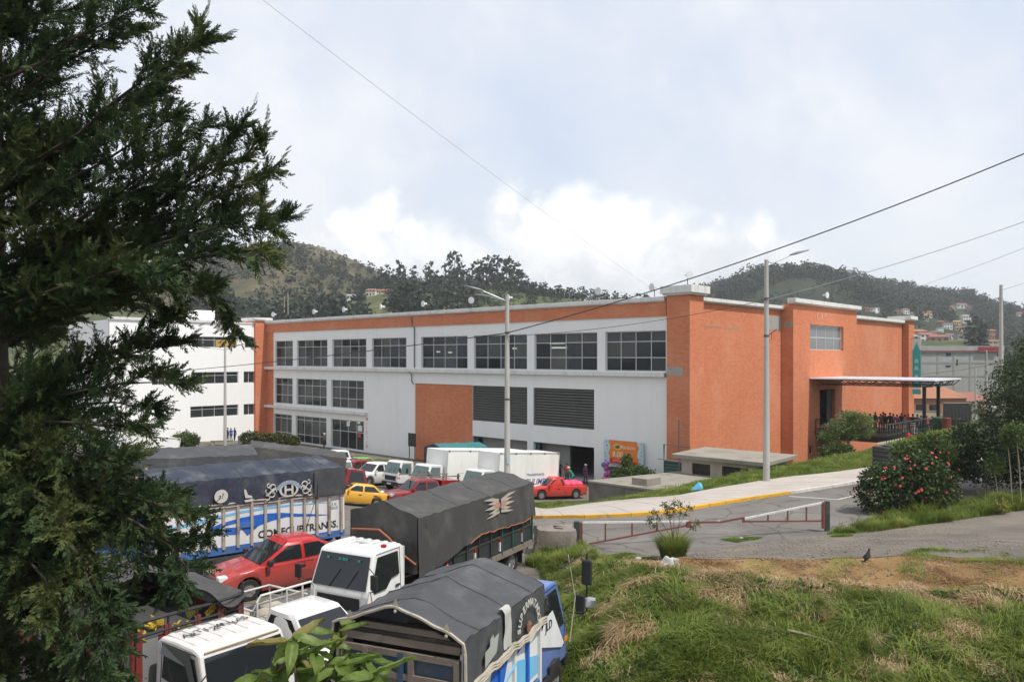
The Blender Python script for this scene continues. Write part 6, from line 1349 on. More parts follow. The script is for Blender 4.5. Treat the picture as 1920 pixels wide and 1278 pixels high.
lst = [(1543, 83.5, 'purple', 'black', 0, 'person in dull purple just inside the end door'), (1578, 78.6, 'white', 'grey', 0, 'person in a white shirt leaning on the bridge nearest the wall'), (1591, 79.2, 'grey', 'black', 2, 'person in grey beside the white shirt on the bridge'), (1598, 78.8, 'brown', 'grey', 0, 'person in a brown jacket third from the wall on the bridge'),
       (1631, 78.4, 'black', 'black', 4, 'person in black bending over the bridge railing alone'), (1651, 78.6, 'brown', 'brown', 0, 'person with long hair in brown at the left of the bridge crowd'), (1660, 79.4, 'black', 'navy', 2, 'person in black second in the bridge crowd'), (1669, 78.5, 'black', 'black', 0, 'tall person in black in the middle of the bridge crowd'),
       (1675, 79.6, 'grey', 'navy', 2, 'person in a grey top in the bridge crowd'), (1682, 78.5, 'purple', 'brown', 0, 'person in purple at the right of the bridge crowd'), (1697, 78.7, 'grey', 'white', 2, 'person with white trousers beside the first canopy post'), (1703, 80.0, 'red', 'navy', 0, 'person in red half hidden behind the first canopy post'),
       (1712, 78.5, 'black', 'white', 4, 'person in black leaning beside the first canopy post'), (1737, 78.8, 'red', 'navy', 0, 'person with a red hood at the second canopy post'), (1748, 78.4, 'navy', 'blue', 2, 'person in navy holding a yellow ball at the bridge end')]
lst += [(1641, 80.4, 'navy', 'black', 0, 'person in navy standing at the back of the bridge crowd'), (1656, 81.0, 'red', 'black', 0, 'person in dark red at the back of the bridge crowd'), (1690, 80.8, 'black', 'grey', 0, 'person in black with grey trousers at the back of the bridge crowd'), (1720, 80.2, 'purple', 'black', 0, 'person in purple between the two canopy posts'), (1727, 78.6, 'brown', 'navy', 2, 'person in brown between the two canopy posts'), (1612, 79.6, 'navy', 'navy', 1, 'person in navy walking alone along the bridge')]
for k, (px, d_, a, b, ps, lab) in enumerate(lst):
    person(sd(s_at(px, d_), d_, 3.905), random.uniform(-2.2, -.6), ps, a, b, lab, gC, 'red' if px == 1737 else None, 1.08 if px in (1669, 1712, 1578) else 1.0)
yb = thing('yellow_ball', 'yellow ball held by the person in navy on the footbridge', 'ball', sd(s_at(1750, 78.0), 78.0, 4.75)); MB().ball((0, 0, 0), .22, 10, 8).build('ball', CL['yellow'], yb, smooth=80)
rd = thing('red_bag', 'red and white bag lying on the ramp below the footbridge', 'bag', at(1704, 822, 68.4)); MB().ball((0, 0, .1), .38, 8, 6, .8, .7, 1.1).build('bag', CL['red'], rd, smooth=60); MB().ball((.05, -.1, -.35), .3, 8, 6, .9, .7, .8).build('bag_base', CL['yellow'], rd, smooth=60)
dr = thing('steel_drum', 'rusty red drum standing beside the bridge end', 'drum', (at(1775, 810, 67).x, 67, H(at(1775, 810, 67).x, 67))); MB().lathe([(.34, 0), (.34, .45), (.36, .47), (.34, .49), (.34, 1.0), (.3, 1.02)], 16).build('drum_body', M('drum_red', (.16, .035, .025), .6, dirt=.3), dr, smooth=40)
gx = thing('green_crate', 'dark green crate beside the rusty red drum', 'crate', (at(1763, 810, 68).x, 68, H(at(1763, 810, 68).x, 68)), .4); 
for k in range(4): MB().box(-.45, .45, -.4, .4, .02 + k * .28, .27 + k * .28).build('crate_board', M('crate_green', (.02, .07, .04), .7), gx)
# ------------------------------------------------------------------ vegetation
def blades(Pt, ln, wd, az, lean, bend=.5):
    """grass blades: a bent three-triangle strip each; returns vertices and triangles"""
    n = len(Pt); dx, dy = np.cos(az), np.sin(az); h = np.stack([dx, dy, np.zeros(n)], 1); side = np.stack([-dy, dx, np.zeros(n)], 1) * (wd / 2)[:, None]
    up = np.array([0, 0, 1.0])
    m = Pt + h * (ln * .5 * np.sin(lean) * .7)[:, None] + up * (ln * .52 * np.cos(lean * .7))[:, None]
    tp = Pt + h * (ln * np.sin(lean + bend * .4))[:, None] + up * (ln * np.cos(np.minimum(1.75, lean + bend * .4)))[:, None]
    v = np.stack([Pt - side, Pt + side, m - side * .8, m + side * .8, tp], 1).reshape(-1, 3); b = (np.arange(n) * 5)[:, None]
    f = np.concatenate([b + np.array([[0, 1, 3]]), b + np.array([[0, 3, 2]]), b + np.array([[2, 3, 4]])], 1).reshape(-1, 3)
    return v, f
def lowfreq(x, y, seed, sc):
    r = np.random.default_rng(seed); o = np.zeros_like(x)
    for k in range(7):
        a = r.uniform(0, 6.28); w = sc * r.uniform(.5, 2.2); o += np.sin((x * np.cos(a) + y * np.sin(a)) * w + r.uniform(0, 6.28)) / 7 ** .5
    return o
def scatter_poly(poly, n, seed):
    """random points inside a world polygon"""
    P_ = np.array([[p[0], p[1]] for p in poly]); r = np.random.default_rng(seed); lo, hi = P_.min(0), P_.max(0); out = []
    while sum(map(len, out)) < n:
        q = r.uniform(lo, hi, (n * 2, 2)); c = np.zeros(len(q), bool)
        for (x1, y1), (x2, y2) in zip(P_, np.roll(P_, -1, 0)):
            with np.errstate(divide='ignore', invalid='ignore'): k = ((y1 > q[:, 1]) != (y2 > q[:, 1])) & (q[:, 0] < (x2 - x1) * (q[:, 1] - y1) / (y2 - y1) + x1)
            c ^= k
        out.append(q[c])
    return np.concatenate(out)[:n]
def grass(name, pts, ln, wd, mat, seed, lean=.45, clump=1.0, bend=.6, thin=0.0):
    r = np.random.default_rng(seed); x, y = pts[:, 0], pts[:, 1]; n = len(x)
    c = lowfreq(x, y, seed, 1.6 * clump); c2 = lowfreq(x, y, seed + 1, 4.0 * clump)
    if thin: keep = c2 + r.normal(0, .35, n) > thin; x, y, c, c2 = x[keep], y[keep], c[keep], c2[keep]; n = len(x)
    L = ln * np.clip(.85 + .45 * c + .35 * c2 + r.normal(0, .22, n), .25, 2.2)
    az = 2.2 * lowfreq(x, y, seed + 2, 1.9 * clump) + r.normal(0, .9, n) - 1.2; le = np.clip(lean + .3 * c2 + r.normal(0, .22, n), .02, 1.45)
    v, f = blades(np.stack([x, y, hz(x, y) - .01], 1), L, wd * r.uniform(.6, 1.4, n), az, le, bend)
    return tag(link(name, tri_mesh(name, v, f, mat)), kind='stuff')
m_g1 = M_leaf('grass_green', (.07, .108, .018), (.175, .23, .042), (.32, .345, .095), .9, .42)
m_g2 = M_leaf('grass_light', (.115, .172, .03), (.205, .268, .05), (.35, .36, .10), .8, .42)
m_dry = M_leaf('grass_dry', (.30, .20, .10), (.48, .35, .20), (.60, .48, .30), 1.4, .3)
m_straw = M_leaf('mown_straw_blades', (.20, .11, .05), (.36, .22, .105), (.47, .33, .18), 1.6, .25)
dnx = np.array([p.x for p in dn]); dny = np.array([p.y for p in dn])
bank = [(.55, 13), (.75, 20), (1.0, 24), (1.3, 28.2), (2.6, 27.6), (2.75, 25.2)] + [(p.x, p.y + .2) for p in dn if p.x < 18] + [(18.5, 17.5), (15, 12.6), (1, 12.2)]
grass('bank_grass', scatter_poly(bank, 150000, 1), .26, .018, m_g1, 11, .55, 1.0, .8)
grass('bank_grass', scatter_poly(bank, 60000, 2), .32, .02, m_g2, 12, .65, .8, .9, -.05)
grass('dry_bank_grass', scatter_poly(bank, 110000, 3), .32, .018, m_dry, 13, .85, .75, .7, .42)
edge = [(p.x, p.y + .55) for p in dn if p.x < 18] + [(p.x, p.y - .75) for p in dn if p.x < 18][::-1]
grass('dry_bank_grass', scatter_poly(edge, 42000, 4), .22, .016, m_dry, 14, .9, 1.1, .7, .1)
grass('bank_grass', scatter_poly([(5.5, 18.6), (9, 17.8), (15, 17.6), (15, 15), (5.5, 15)], 22000, 5), .48, .02, m_g1, 15, .6, 1.2, 1.0, .25)
mown = [(p.x, p.y) for p in dn if p.x < 19] + [(p.x, p.y) for p in df if p.x < 19][::-1]
grass('mown_stubble', scatter_poly(mown, 60000, 6), .085, .013, m_straw, 16, .9, 1.4); grass('mown_green', scatter_poly(mown, 16000, 7), .09, .014, m_g2, 17, .6, .5, .5, .35)
wb = [(p.x, p.y) for p in walk_back if p.y < 60]
back = wb + [sd(-17, 60).xy[:], sd(-27, 58).xy[:], sd(-31.5, 60).xy[:], sd(-31.5, 56.5).xy[:], (15.0, 49.5), (13.5, 48.2), (11.6, 48.8), (q[2].x, q[2].y), (q[1].x, q[1].y), (q[0].x - .5, q[0].y), sd(-37.0, 44.5).xy[:], sd(-37.8, 40).xy[:], sd(-36, 35).xy[:], sd(-31.8, 31).xy[:]]
grass('verge_grass', scatter_poly(back, 75000, 8), .20, .024, m_g2, 18, .4, .8); grass('verge_grass', scatter_poly(back, 16000, 9), .34, .024, m_g1, 19, .45, .8, .6, .4)
vg = [hit(1548, 1003), hit(1620, 1000), hit(1700, 990), hit(1800, 976), hit(1930, 955), Vector((31, 40, 0)), Vector((24, 36.5, 0)), Vector((16, 33.6, 0))]
grass('verge_grass', scatter_poly(vg, 40000, 10), .34, .02, m_g2, 20, .35, 1.2); grass('verge_grass', scatter_poly(vg, 9000, 21), .5, .022, m_g1, 22, .35, 1.2, .6, .3)
bk = [sd(-31.4, 61).xy[:], sd(-31.4, 77).xy[:], sd(-20, 79).xy[:], sd(-15, 66).xy[:], sd(-17, 60).xy[:]]
grass('verge_grass', scatter_poly(bk, 26000, 23), .3, .05, m_g2, 24, .4, .5)
for k, pl in enumerate(([(1350, 1012), (1400, 1003), (1440, 1004), (1420, 1012), (1380, 1018)], [(1560, 1001), (1600, 996), (1600, 1006), (1560, 1008)], [(1690, 1040), (1760, 1032), (1920, 1042), (1920, 1062), (1790, 1056)], [(1100, 1046), (1170, 1040), (1240, 1045), (1180, 1052)], [(985, 1060), (1000, 1036), (1090, 1030), (1115, 1045), (1040, 1075)])):
    grass('track_grass', scatter_poly([hit(*p) for p in pl], 5000 if k != 4 else 12000, 30 + k), .10 if k < 4 else .4, .016, m_g2, 40 + k, .4, 1.5, .5, 0)
grass('terrace_grass', scatter_poly([hit(385, 836), hit(475, 832), hit(470, 846), hit(395, 850)], 5000, 50), .25, .07, m_g2, 51, .4)

def leaves(Pt, size, aspect=.5, seed=0, droop=.0, out=None, ow=.0):
    """one diamond leaf per point"""
    r = np.random.default_rng(seed); n = len(Pt); a = r.normal(size=(n, 3)); a[:, 2] -= droop
    if out is not None: a += out * ow
    a /= np.linalg.norm(a, axis=1)[:, None]; b = np.cross(a, r.normal(size=(n, 3))); b /= np.linalg.norm(b, axis=1)[:, None]; s = (size * r.uniform(.6, 1.35, n))[:, None]
    v = np.stack([Pt - a * s * .5, Pt + b * s * aspect * .5 - a * s * .05, Pt + a * s * .5, Pt - b * s * aspect * .5 - a * s * .05], 1).reshape(-1, 3)
    return v, np.arange(n * 4).reshape(-1, 4)
def cloud_pts(blobs, n, seed, shell=.55):
    """points in a set of ellipsoids (x, y, z, rx, ry, rz), denser towards the outside, with gaps"""
    r = np.random.default_rng(seed); B = np.array(blobs, float); w = (B[:, 3] * B[:, 4] * B[:, 5]) ** .67; k = r.choice(len(B), n, p=w / w.sum())
    d = r.normal(size=(n, 3)); d /= np.linalg.norm(d, axis=1)[:, None]; rad = (shell + (1 - shell) * r.uniform(0, 1, n)) * (1 + .10 * r.normal(size=n)); lump = 1 + .18 * np.sin(d[:, 0] * 7 + k) * np.cos(d[:, 2] * 6 + k * 2)
    return B[k, :3] + d * B[k, 3:] * (rad * lump)[:, None], d
def bush(name, label, cat, base, blobs, n, size, mat, seed, stems=5, aspect=.55, group=None, droop=0.0, m_stem=None, spread=.5, stem_h=None, stem_r=.03):
    t = thing(name, label, cat, base, 0, group); P_, d = cloud_pts(blobs, n, seed); v, f = leaves(P_, size, aspect, seed, droop, d, .6)
    o = link('crown', tri_mesh('crown', v, f, mat), t); r = random.Random(seed); B = blobs
    for k in range(stems):
        b = B[k % len(B)]; x0, y0 = b[0] * .35 + r.uniform(-.1, .1) * spread, b[1] * .35 + r.uniform(-.1, .1) * spread
        MB().tube([(x0, y0, -.15), ((x0 + b[0]) / 2 + r.uniform(-.1, .1), (y0 + b[1]) / 2, b[2] * .5), (b[0], b[1], stem_h or b[2] + b[5] * .4)], stem_r, 6, stem_r * .4).build('stem', m_stem or m_bark, t, smooth=60)
    return t
m_bark = M('bark', (.13, .095, .07), .95, var=.35, scale=4, bump=.8, bscale=20); m_cbark = M('cypress_bark', (.055, .042, .032), .95, var=.35, scale=4, bump=.6, bscale=20); m_palestem = M('pale_stem', (.30, .25, .18), .9, var=.2, scale=5)
m_hib = M_leaf('hibiscus_leaf', (.016, .032, .012), (.045, .075, .022), (.095, .125, .04), 1.3, .2); m_mid = M_leaf('bush_leaf', (.03, .055, .014), (.075, .115, .028), (.14, .17, .05), .9, .25); m_olive = M_leaf('olive_leaf', (.055, .07, .02), (.10, .115, .035), (.17, .15, .06), .8, .25)
m_dk = M_leaf('dark_leaf', (.010, .020, .010), (.024, .042, .018), (.055, .075, .032), .8, .2); m_wil = M_leaf('greygreen_leaf', (.026, .045, .018), (.062, .092, .036), (.12, .15, .06), .7, .28); m_feather = M_leaf('feathery_leaf', (.075, .115, .034), (.14, .19, .06), (.21, .25, .09), .8, .38)
# flowering hibiscus by the road
def gpos(px, Y): x = zY(px, Y); return Vector((x, Y, H(x, Y)))
hb_ = gpos(1684, 34.2) - Vector((0, 0, .25))
hib = bush('hibiscus_bush', 'wide dark green bush with pink red flowers at the bend of the road', 'bush', hb_, [(-.9, 0, 1.0, 1.0, .9, .95), (.3, .1, 1.25, 1.15, 1, 1.1), (-.3, .2, 1.8, .9, .8, .75), (1.3, .3, 1.5, 1.1, 1, 1.2), (.9, .2, 2.1, .8, .7, .6), (-1.2, -.1, 1.7, .5, .5, .5), (2.1, .5, 1.2, .8, .9, 1.1)], 9500, .17, m_hib, 61, 6)
m_fl1 = M('petal_pink', (.62, .06, .10), .6, var=.25, scale=9); m_fl2 = M('petal_red', (.50, .05, .045), .6, var=.2, scale=9)
def flower_mesh(m_):
    mb = MB()
    for k in range(5):
        a = k * 2 * math.pi / 5; c, s = math.cos(a), math.sin(a); t_ = lambda r, w, z: (r * c - w * s, r * s + w * c, z)
        mb.poly([t_(.01, 0, 0), t_(.06, -.045, .025), t_(.11, -.02, .02), t_(.11, .02, .02), t_(.06, .045, .025)])
    mb.tube([(0, 0, 0), (0, 0, .07)], .008, 4); return mb.mesh('flower', m_)
fms = [flower_mesh(m_fl1), flower_mesh(m_fl2)]
def flowers(t, blobs, n, seed, k=1.0):
    P_, d = cloud_pts(blobs, n * 4, seed, .98); keep = [i for i in range(n * 4) if d[i][1] < .1 and d[i][2] > -.5][:n]
    for i in keep:
        o = link('flower', fms[i % 2], t, loc=tuple(P_[i] * 1.0 + d[i] * .06)); o.rotation_euler = Vector((d[i][0], d[i][1] - .5, d[i][2] + .2)).to_track_quat('Z', 'Y').to_euler(); o.scale = (k * random.uniform(.7, 1.2),) * 3
flowers(hib, [(-.9, 0, 1.0, 1.05, .95, 1.0), (.3, 0, 1.3, 1.2, 1.05, 1.2), (1.3, .2, 1.6, 1.15, 1.0, 1.3), (-.4, .1, 1.9, .9, .8, .8)], 46, 62, .52)
b2_ = gpos(1752, 38.5)
bb = bush('bush', 'fresh green bush with a few red flowers and pale stems right of the hibiscus', 'bush', b2_, [(-.6, 0, 1.5, 1.2, 1.0, 1.0), (.7, .2, 1.6, 1.2, 1, 1.1), (.1, .3, 2.2, 1.1, .9, .7), (1.5, .2, 1.3, .8, .8, .9), (-1.3, .4, 1.9, .7, .7, .5)], 7500, .17, m_mid, 63, 5, m_stem=m_palestem)
flowers(bb, [(-.4, -.1, 1.6, 1.2, 1.0, 1.1), (.8, .1, 1.7, 1.2, 1, 1.1)], 10, 64, .5)
def tree(name, label, base, h_trunk, r_tr, blobs, n, size, mat, seed, aspect=.4, droop=.3, limbs=8, group=None, m_b=None, lean=(0, 0)):
    t = thing(name, label, 'tree', base, 0, group); r = random.Random(seed)
    top = Vector((lean[0], lean[1], h_trunk)); MB().tube([(0, 0, -.3), tuple(top * .5 + Vector((r.uniform(-.1, .1), 0, 0))), tuple(top)], r_tr, 8, r_tr * .5).build('trunk', m_b or m_bark, t, smooth=60)
    for k in range(limbs):
        b = blobs[k % len(blobs)]; s = top * r.uniform(.45, .95); e = Vector((b[0] + r.uniform(-.4, .4) * b[3], b[1] + r.uniform(-.4, .4) * b[4], b[2] + r.uniform(-.2, .5) * b[5]))
        MB().tube([tuple(s), tuple(s.lerp(e, .5) + Vector((0, 0, .15))), tuple(e)], r_tr * .42, 6, r_tr * .12).build('limb', m_b or m_bark, t, smooth=60)
    P_, d = cloud_pts(blobs, n, seed, .45); v, f = leaves(P_, size, aspect, seed, droop, d, .4); link('crown', tri_mesh('crown', v, f, mat), t); return t
tb = gpos(1930, 38)
tree('dark_tree', 'tall dark willowy tree at the right edge above the flowering bushes', tb, 5.2, .16, [(-.5, 0, 5.0, 1.5, 1.4, 1.5), (.6, .2, 6.2, 1.4, 1.3, 1.6), (-1.3, .2, 3.6, 1.2, 1.2, 1.3), (.9, 0, 4.2, 1.7, 1.4, 1.6), (.2, .3, 2.4, 2.0, 1.5, 1.2), (1.4, .3, 7.4, 1.1, 1.1, 1.0), (-1.0, -.2, 2.2, 1.4, 1.2, 1.1)], 21000, .19, m_wil, 65, .3, .7, 12)
bush('bush', 'very dark bush in front of the tall willowy tree at the right edge', 'bush', gpos(1850, 36.5), [(0, 0, 1.7, 1.3, 1, 1.3), (.9, .3, 2.4, 1.2, 1, 1.2), (1.7, .2, 1.6, 1.2, 1, 1.3), (-.7, .3, 2.6, .9, .9, .9)], 9000, .17, m_dk, 66, 5, m_stem=m_palestem)
for k, (px, Y, hh) in enumerate(((1786, 35.6, 2.4), (1898, 34.5, 3.0), (1915, 34.2, 3.2), (1872, 34.8, 1.8))):
    b = gpos(px, Y); t = thing('sapling', ('slender pale stemmed sapling between the flowering bushes', 'slender pale stemmed sapling second from the right edge', 'slender pale stemmed sapling at the very right edge', 'short pale stemmed sapling before the very dark bush')[k], 'sapling', b)
    MB().tube([(0, 0, -.1), (-.08, 0, hh * .5), (-.22, 0, hh)], .03, 6, .015).build('trunk', m_palestem, t, smooth=60)
    P_, d = cloud_pts([(-.2, 0, hh, .5, .4, .6)], 500, 70 + k, .3); v, f = leaves(P_, .15, .45, 70 + k); link('crown', tri_mesh('crown', v, f, m_mid), t)
st_ = gpos(1596, 57.5)
tree('feathery_tree', 'small feathery light green tree before the footbridge', st_, 1.9, .09, [(-.7, 0, 2.1, 1.3, 1, .7), (.7, .2, 2.6, 1.1, 1, .65), (-1.7, 0, 1.4, .8, .8, .5), (-.2, .2, 1.5, 1.0, .9, .5), (1.1, 0, 1.8, .6, .6, .5), (-.1, .1, 3.0, .8, .7, .35)], 5200, .2, m_feather, 67, .3, .2, 9, lean=(-.3, 0))
bush('bush', 'low rounded green bush at the foot of the feathery tree', 'bush', gpos(1570, 56), [(0, 0, .6, .9, .8, .6), (-.8, .1, .45, .6, .6, .45), (.7, .2, .5, .6, .6, .5)], 2600, .15, m_mid, 68, 3)
bush('bush', 'leafy bush growing under the orange banner', 'bush', sd(s_at(1183, 52.6), 52.6, H(*sd(s_at(1183, 52.6), 52.6).xy)), [(-.3, 0, 1.6, 1.2, .9, 1.0), (.7, .1, 1.4, 1.2, .9, 1.0), (-.3, .1, 2.7, .5, .5, .6), (1.6, .1, 1.1, .8, .7, .7), (-1.2, .1, 1.0, .7, .6, .7)], 5200, .2, m_mid, 69, 5)
hg = hit(500, 836)
bush('hedge', 'reddish tipped green hedge in front of the orange pillar', 'hedge', hg, [(-2.4 + k * .95, .1 * (k % 2), .95 - .05 * k, .95, .9, .95 - .04 * k) for k in range(7)], 6500, .26, M_leaf('hedge_leaf', (.03, .045, .012), (.07, .085, .02), (.17, .09, .04), .8, .2), 71, 5)
bush('bush', 'round green bush before the white building', 'bush', hit(345, 838), [(0, 0, .9, 1.5, 1.2, .9), (-.9, 0, .7, .9, .9, .7), (.9, .1, .75, .9, .9, .75)], 3600, .24, m_mid, 72, 3)
r = np.random.default_rng(91); q2 = scatter_poly([(p.x, p.y) for p in tn if p.x < 22] + [(p.x, p.y) for p in tf if p.x < 22][::-1], 3800, 92); q3 = scatter_poly(mown, 700, 93); q2 = np.concatenate([q2, q3]); n = len(q2)
o8 = np.array([[1, 0, 0], [-1, 0, 0], [0, 1, 0], [0, -1, 0], [0, 0, 1], [0, 0, -.4]]); f8 = np.array([[0, 2, 4], [2, 1, 4], [1, 3, 4], [3, 0, 4], [2, 0, 5], [1, 2, 5], [3, 1, 5], [0, 3, 5]])
v = (o8[None] + r.normal(0, .18, (n, 6, 3))) * (.010 + .035 * r.uniform(0, 1, n) ** 4)[:, None, None] * np.array([1.2, 1, .75]) + np.stack([q2[:, 0], q2[:, 1], hz(q2[:, 0], q2[:, 1]) + .035], 1)[:, None]
tag(link('gravel_stones', tri_mesh('gravel_stones', v.reshape(-1, 3), (f8[None] + (np.arange(n) * 6)[:, None, None]).reshape(-1, 3), M('pebble', (.22, .195, .165), .95, var=.5, scale=3))), kind='stuff')
qw = scatter_poly(bank, 900, 95); qw = qw[lowfreq(qw[:, 0], qw[:, 1], 96, 1.2) > .35]; r = np.random.default_rng(97); n = len(qw); off = r.normal(0, .10, (n, 9, 2)); Pw = np.concatenate([qw[:, None] + off, (hz(qw[:, 0], qw[:, 1])[:, None] + r.uniform(.10, .30, (n, 9)))[..., None]], -1).reshape(-1, 3); v, f = leaves(Pw, .11, .55, 98, -.6)
tag(link('bank_weeds', tri_mesh('bank_weeds', v, f, m_mid)), kind='stuff')
stk = hit(1530, 1215); sk_ = thing('dry_branch', 'dry broken branch lying in the long grass of the bank', 'branch', stk); MB().tube([(-.5, .25, .30), (-.1, .05, .26), (.3, -.15, .18), (.55, -.3, .1)], .025, 6, .012).build('wood', m_palestem, sk_)
# spindly shrub and tall tuft beside the barrier
tp = hit(1262, 1046); tf_ = thing('grass_tuft', 'tall tuft of grass growing through the middle of the barrier gate', 'grass tuft', tp)
r = np.random.default_rng(77); n = 2600; a = r.uniform(0, 6.283, n); rr = .34 * np.sqrt(r.uniform(0, 1, n)); v, f = blades(np.stack([rr * np.cos(a), rr * np.sin(a), np.zeros(n)], 1), r.uniform(.35, .85, n), np.full(n, .015), a + r.normal(0, .5, n), .12 + rr * .8 + r.normal(0, .08, n), .5); tag(link('blades', tri_mesh('blades', v, f, m_g1), tf_), kind='stuff')
sb = thing('shrub', 'spindly shrub with sparse yellowish leaves rising from the grass tuft at the gate', 'shrub', tp + Vector((.05, .1, 0)))
rs = random.Random(8)
for k in range(8):
    px, py = ((1225, 958), (1245, 945), (1262, 940), (1290, 950), (1305, 978), (1215, 975), (1275, 945), (1252, 952))[k]; e = at(px, py, tp.y + rs.uniform(-.2, .3)) - tp; m0 = Vector((e.x * .35 + rs.uniform(-.06, .06), e.y, e.z * .5))
    MB().tube([(0, 0, 0), tuple(m0), tuple(e)], .014, 5, .006).build('stem', m_bark, sb); P_, d = cloud_pts([(e.x, e.y, e.z - .05, .17, .17, .16), (e.x * .8, e.y, e.z * .82, .13, .13, .12)], 90, 80 + k, .2); v, f = leaves(P_, .085, .4, 80 + k, .3); link('leaves', tri_mesh('leaves', v, f, m_olive), sb)['kind'] = 'stuff'
ps = hit(1880, 965); pl = thing('yellow_plant', 'small yellowish weed in the verge grass near the right edge', 'plant', ps); P_, d = cloud_pts([(0, 0, .35, .35, .3, .35)], 260, 88, .3); v, f = leaves(P_, .13, .35, 88); link('leaves', tri_mesh('leaves', v, f, M_leaf('weed_leaf', (.14, .14, .03), (.26, .24, .06), None, 2, .3)), pl); MB().tube([(0, 0, 0), (0, 0, .4)], .015, 5).build('stem', m_palestem, pl)

# ---- the big cypress on the left ------------------------------------------------------
TY = 10.6; tbase = Vector((zY(-20, TY + .6), TY + .6, H(zY(-20, TY + .6), TY + .6)))
cy = thing('cypress_tree', 'big dark cypress tree with feathery upswept branches filling the left side', 'tree', tbase)
TB = np.array(tbase)
def trunk_at(z): return np.array([TB[0] + .10 * math.sin(z * .3), TB[1] + .08 * math.cos(z * .4), z])
MB().tube([tuple(trunk_at(z) - TB) for z in np.linspace(TB[2] - .4, 21, 16)], .36, 12, .12).build('trunk', m_cbark, cy, smooth=60)
MAIN = [   # pixel polylines of the limbs seen against the sky and the yard: (points, depth offset at tip, foliage half width in px)
    ([(0, 150), (110, 90), (200, 40), (276, 6)], -.4, 46), ([(0, 60), (90, 30), (180, 10), (235, -30)], .3, 50), ([(20, 190), (130, 110), (215, 75), (262, 40)], .5, 44),
    ([(20, 330), (130, 260), (230, 180), (320, 110), (405, 62)], -.3, 52), ([(120, 290), (240, 210), (310, 130), (385, 52)], .3, 40), ([(60, 350), (190, 260), (280, 195), (345, 128)], .7, 50),
    ([(20, 400), (150, 330), (260, 260), (345, 205)], -.7, 52), ([(30, 450), (140, 360), (250, 310), (340, 250), (404, 238)], .2, 40), ([(60, 470), (190, 390), (290, 310), (335, 268)], -.6, 52),
    ([(40, 500), (180, 420), (300, 350), (400, 300), (462, 218)], -.2, 46), ([(180, 450), (320, 370), (430, 310), (506, 253)], .3, 46), ([(150, 470), (330, 400), (440, 345), (516, 325)], .0, 46),
    ([(120, 530), (300, 450), (430, 420), (546, 436)], -.3, 44), ([(260, 470), (400, 420), (480, 400), (540, 408)], .4, 38), ([(200, 540), (360, 480), (450, 470), (512, 482)], -.6, 44), ([(150, 500), (330, 430), (450, 380), (500, 372)], .6, 48),
    ([(120, 560), (260, 500), (370, 500), (410, 560), (452, 632)], .1, 30), ([(100, 580), (230, 540), (330, 540), (400, 545)], -.5, 46), ([(60, 620), (180, 570), (280, 560), (345, 590)], .4, 50), ([(40, 560), (150, 520), (250, 500), (310, 520)], -.9, 54),
    ([(30, 720), (140, 690), (230, 650), (300, 600), (330, 580)], .1, 26), ([(40, 740), (160, 700), (260, 660), (356, 640)], .3, 34), ([(20, 760), (140, 730), (250, 712), (356, 714)], -.3, 36), ([(20, 770), (130, 760), (230, 755), (304, 772)], .5, 36), ([(10, 800), (120, 790), (210, 795), (285, 800)], -.4, 38),
    ([(0, 840), (100, 850), (190, 855), (262, 850)], -.8, 42), ([(0, 900), (120, 900), (220, 930), (300, 950), (385, 960)], -.9, 44), ([(40, 930), (170, 940), (280, 985), (345, 1050), (350, 1115)], -1.2, 38), ([(150, 960), (270, 990), (340, 1020), (400, 990)], -.6, 34), ([(0, 960), (120, 960), (230, 1000), (300, 1060), (330, 1120)], -.9, 40),
    ([(0, 1010), (90, 1030), (170, 1090), (235, 1180)], -.7, 44), ([(0, 1060), (70, 1080), (140, 1150), (170, 1280)], -1.2, 42), ([(20, 1100), (90, 1130), (160, 1200), (230, 1300)], -.5, 42), ([(60, 900), (180, 905), (270, 930), (320, 1000)], -.2, 44), ([(40, 860), (150, 870), (240, 900), (290, 930)], -.5, 46),
    ([(0, 940), (90, 970), (160, 1050), (190, 1150), (200, 1290)], -1.5, 40), ([(20, 980), (110, 1010), (170, 1080), (215, 1180), (240, 1290)], -1.1, 38), ([(0, 1000), (50, 1040), (95, 1100), (90, 1180)], -1.6, 24), ([(0, 890), (60, 920), (110, 960), (130, 1010)], -1.3, 46), ([(60, 960), (200, 950), (290, 940), (330, 925)], -.3, 40),
]
nrm = lambda v: v / (np.linalg.norm(v) + 1e-9)
r = np.random.default_rng(5); SP = []; twigs = MB(); limbs = []
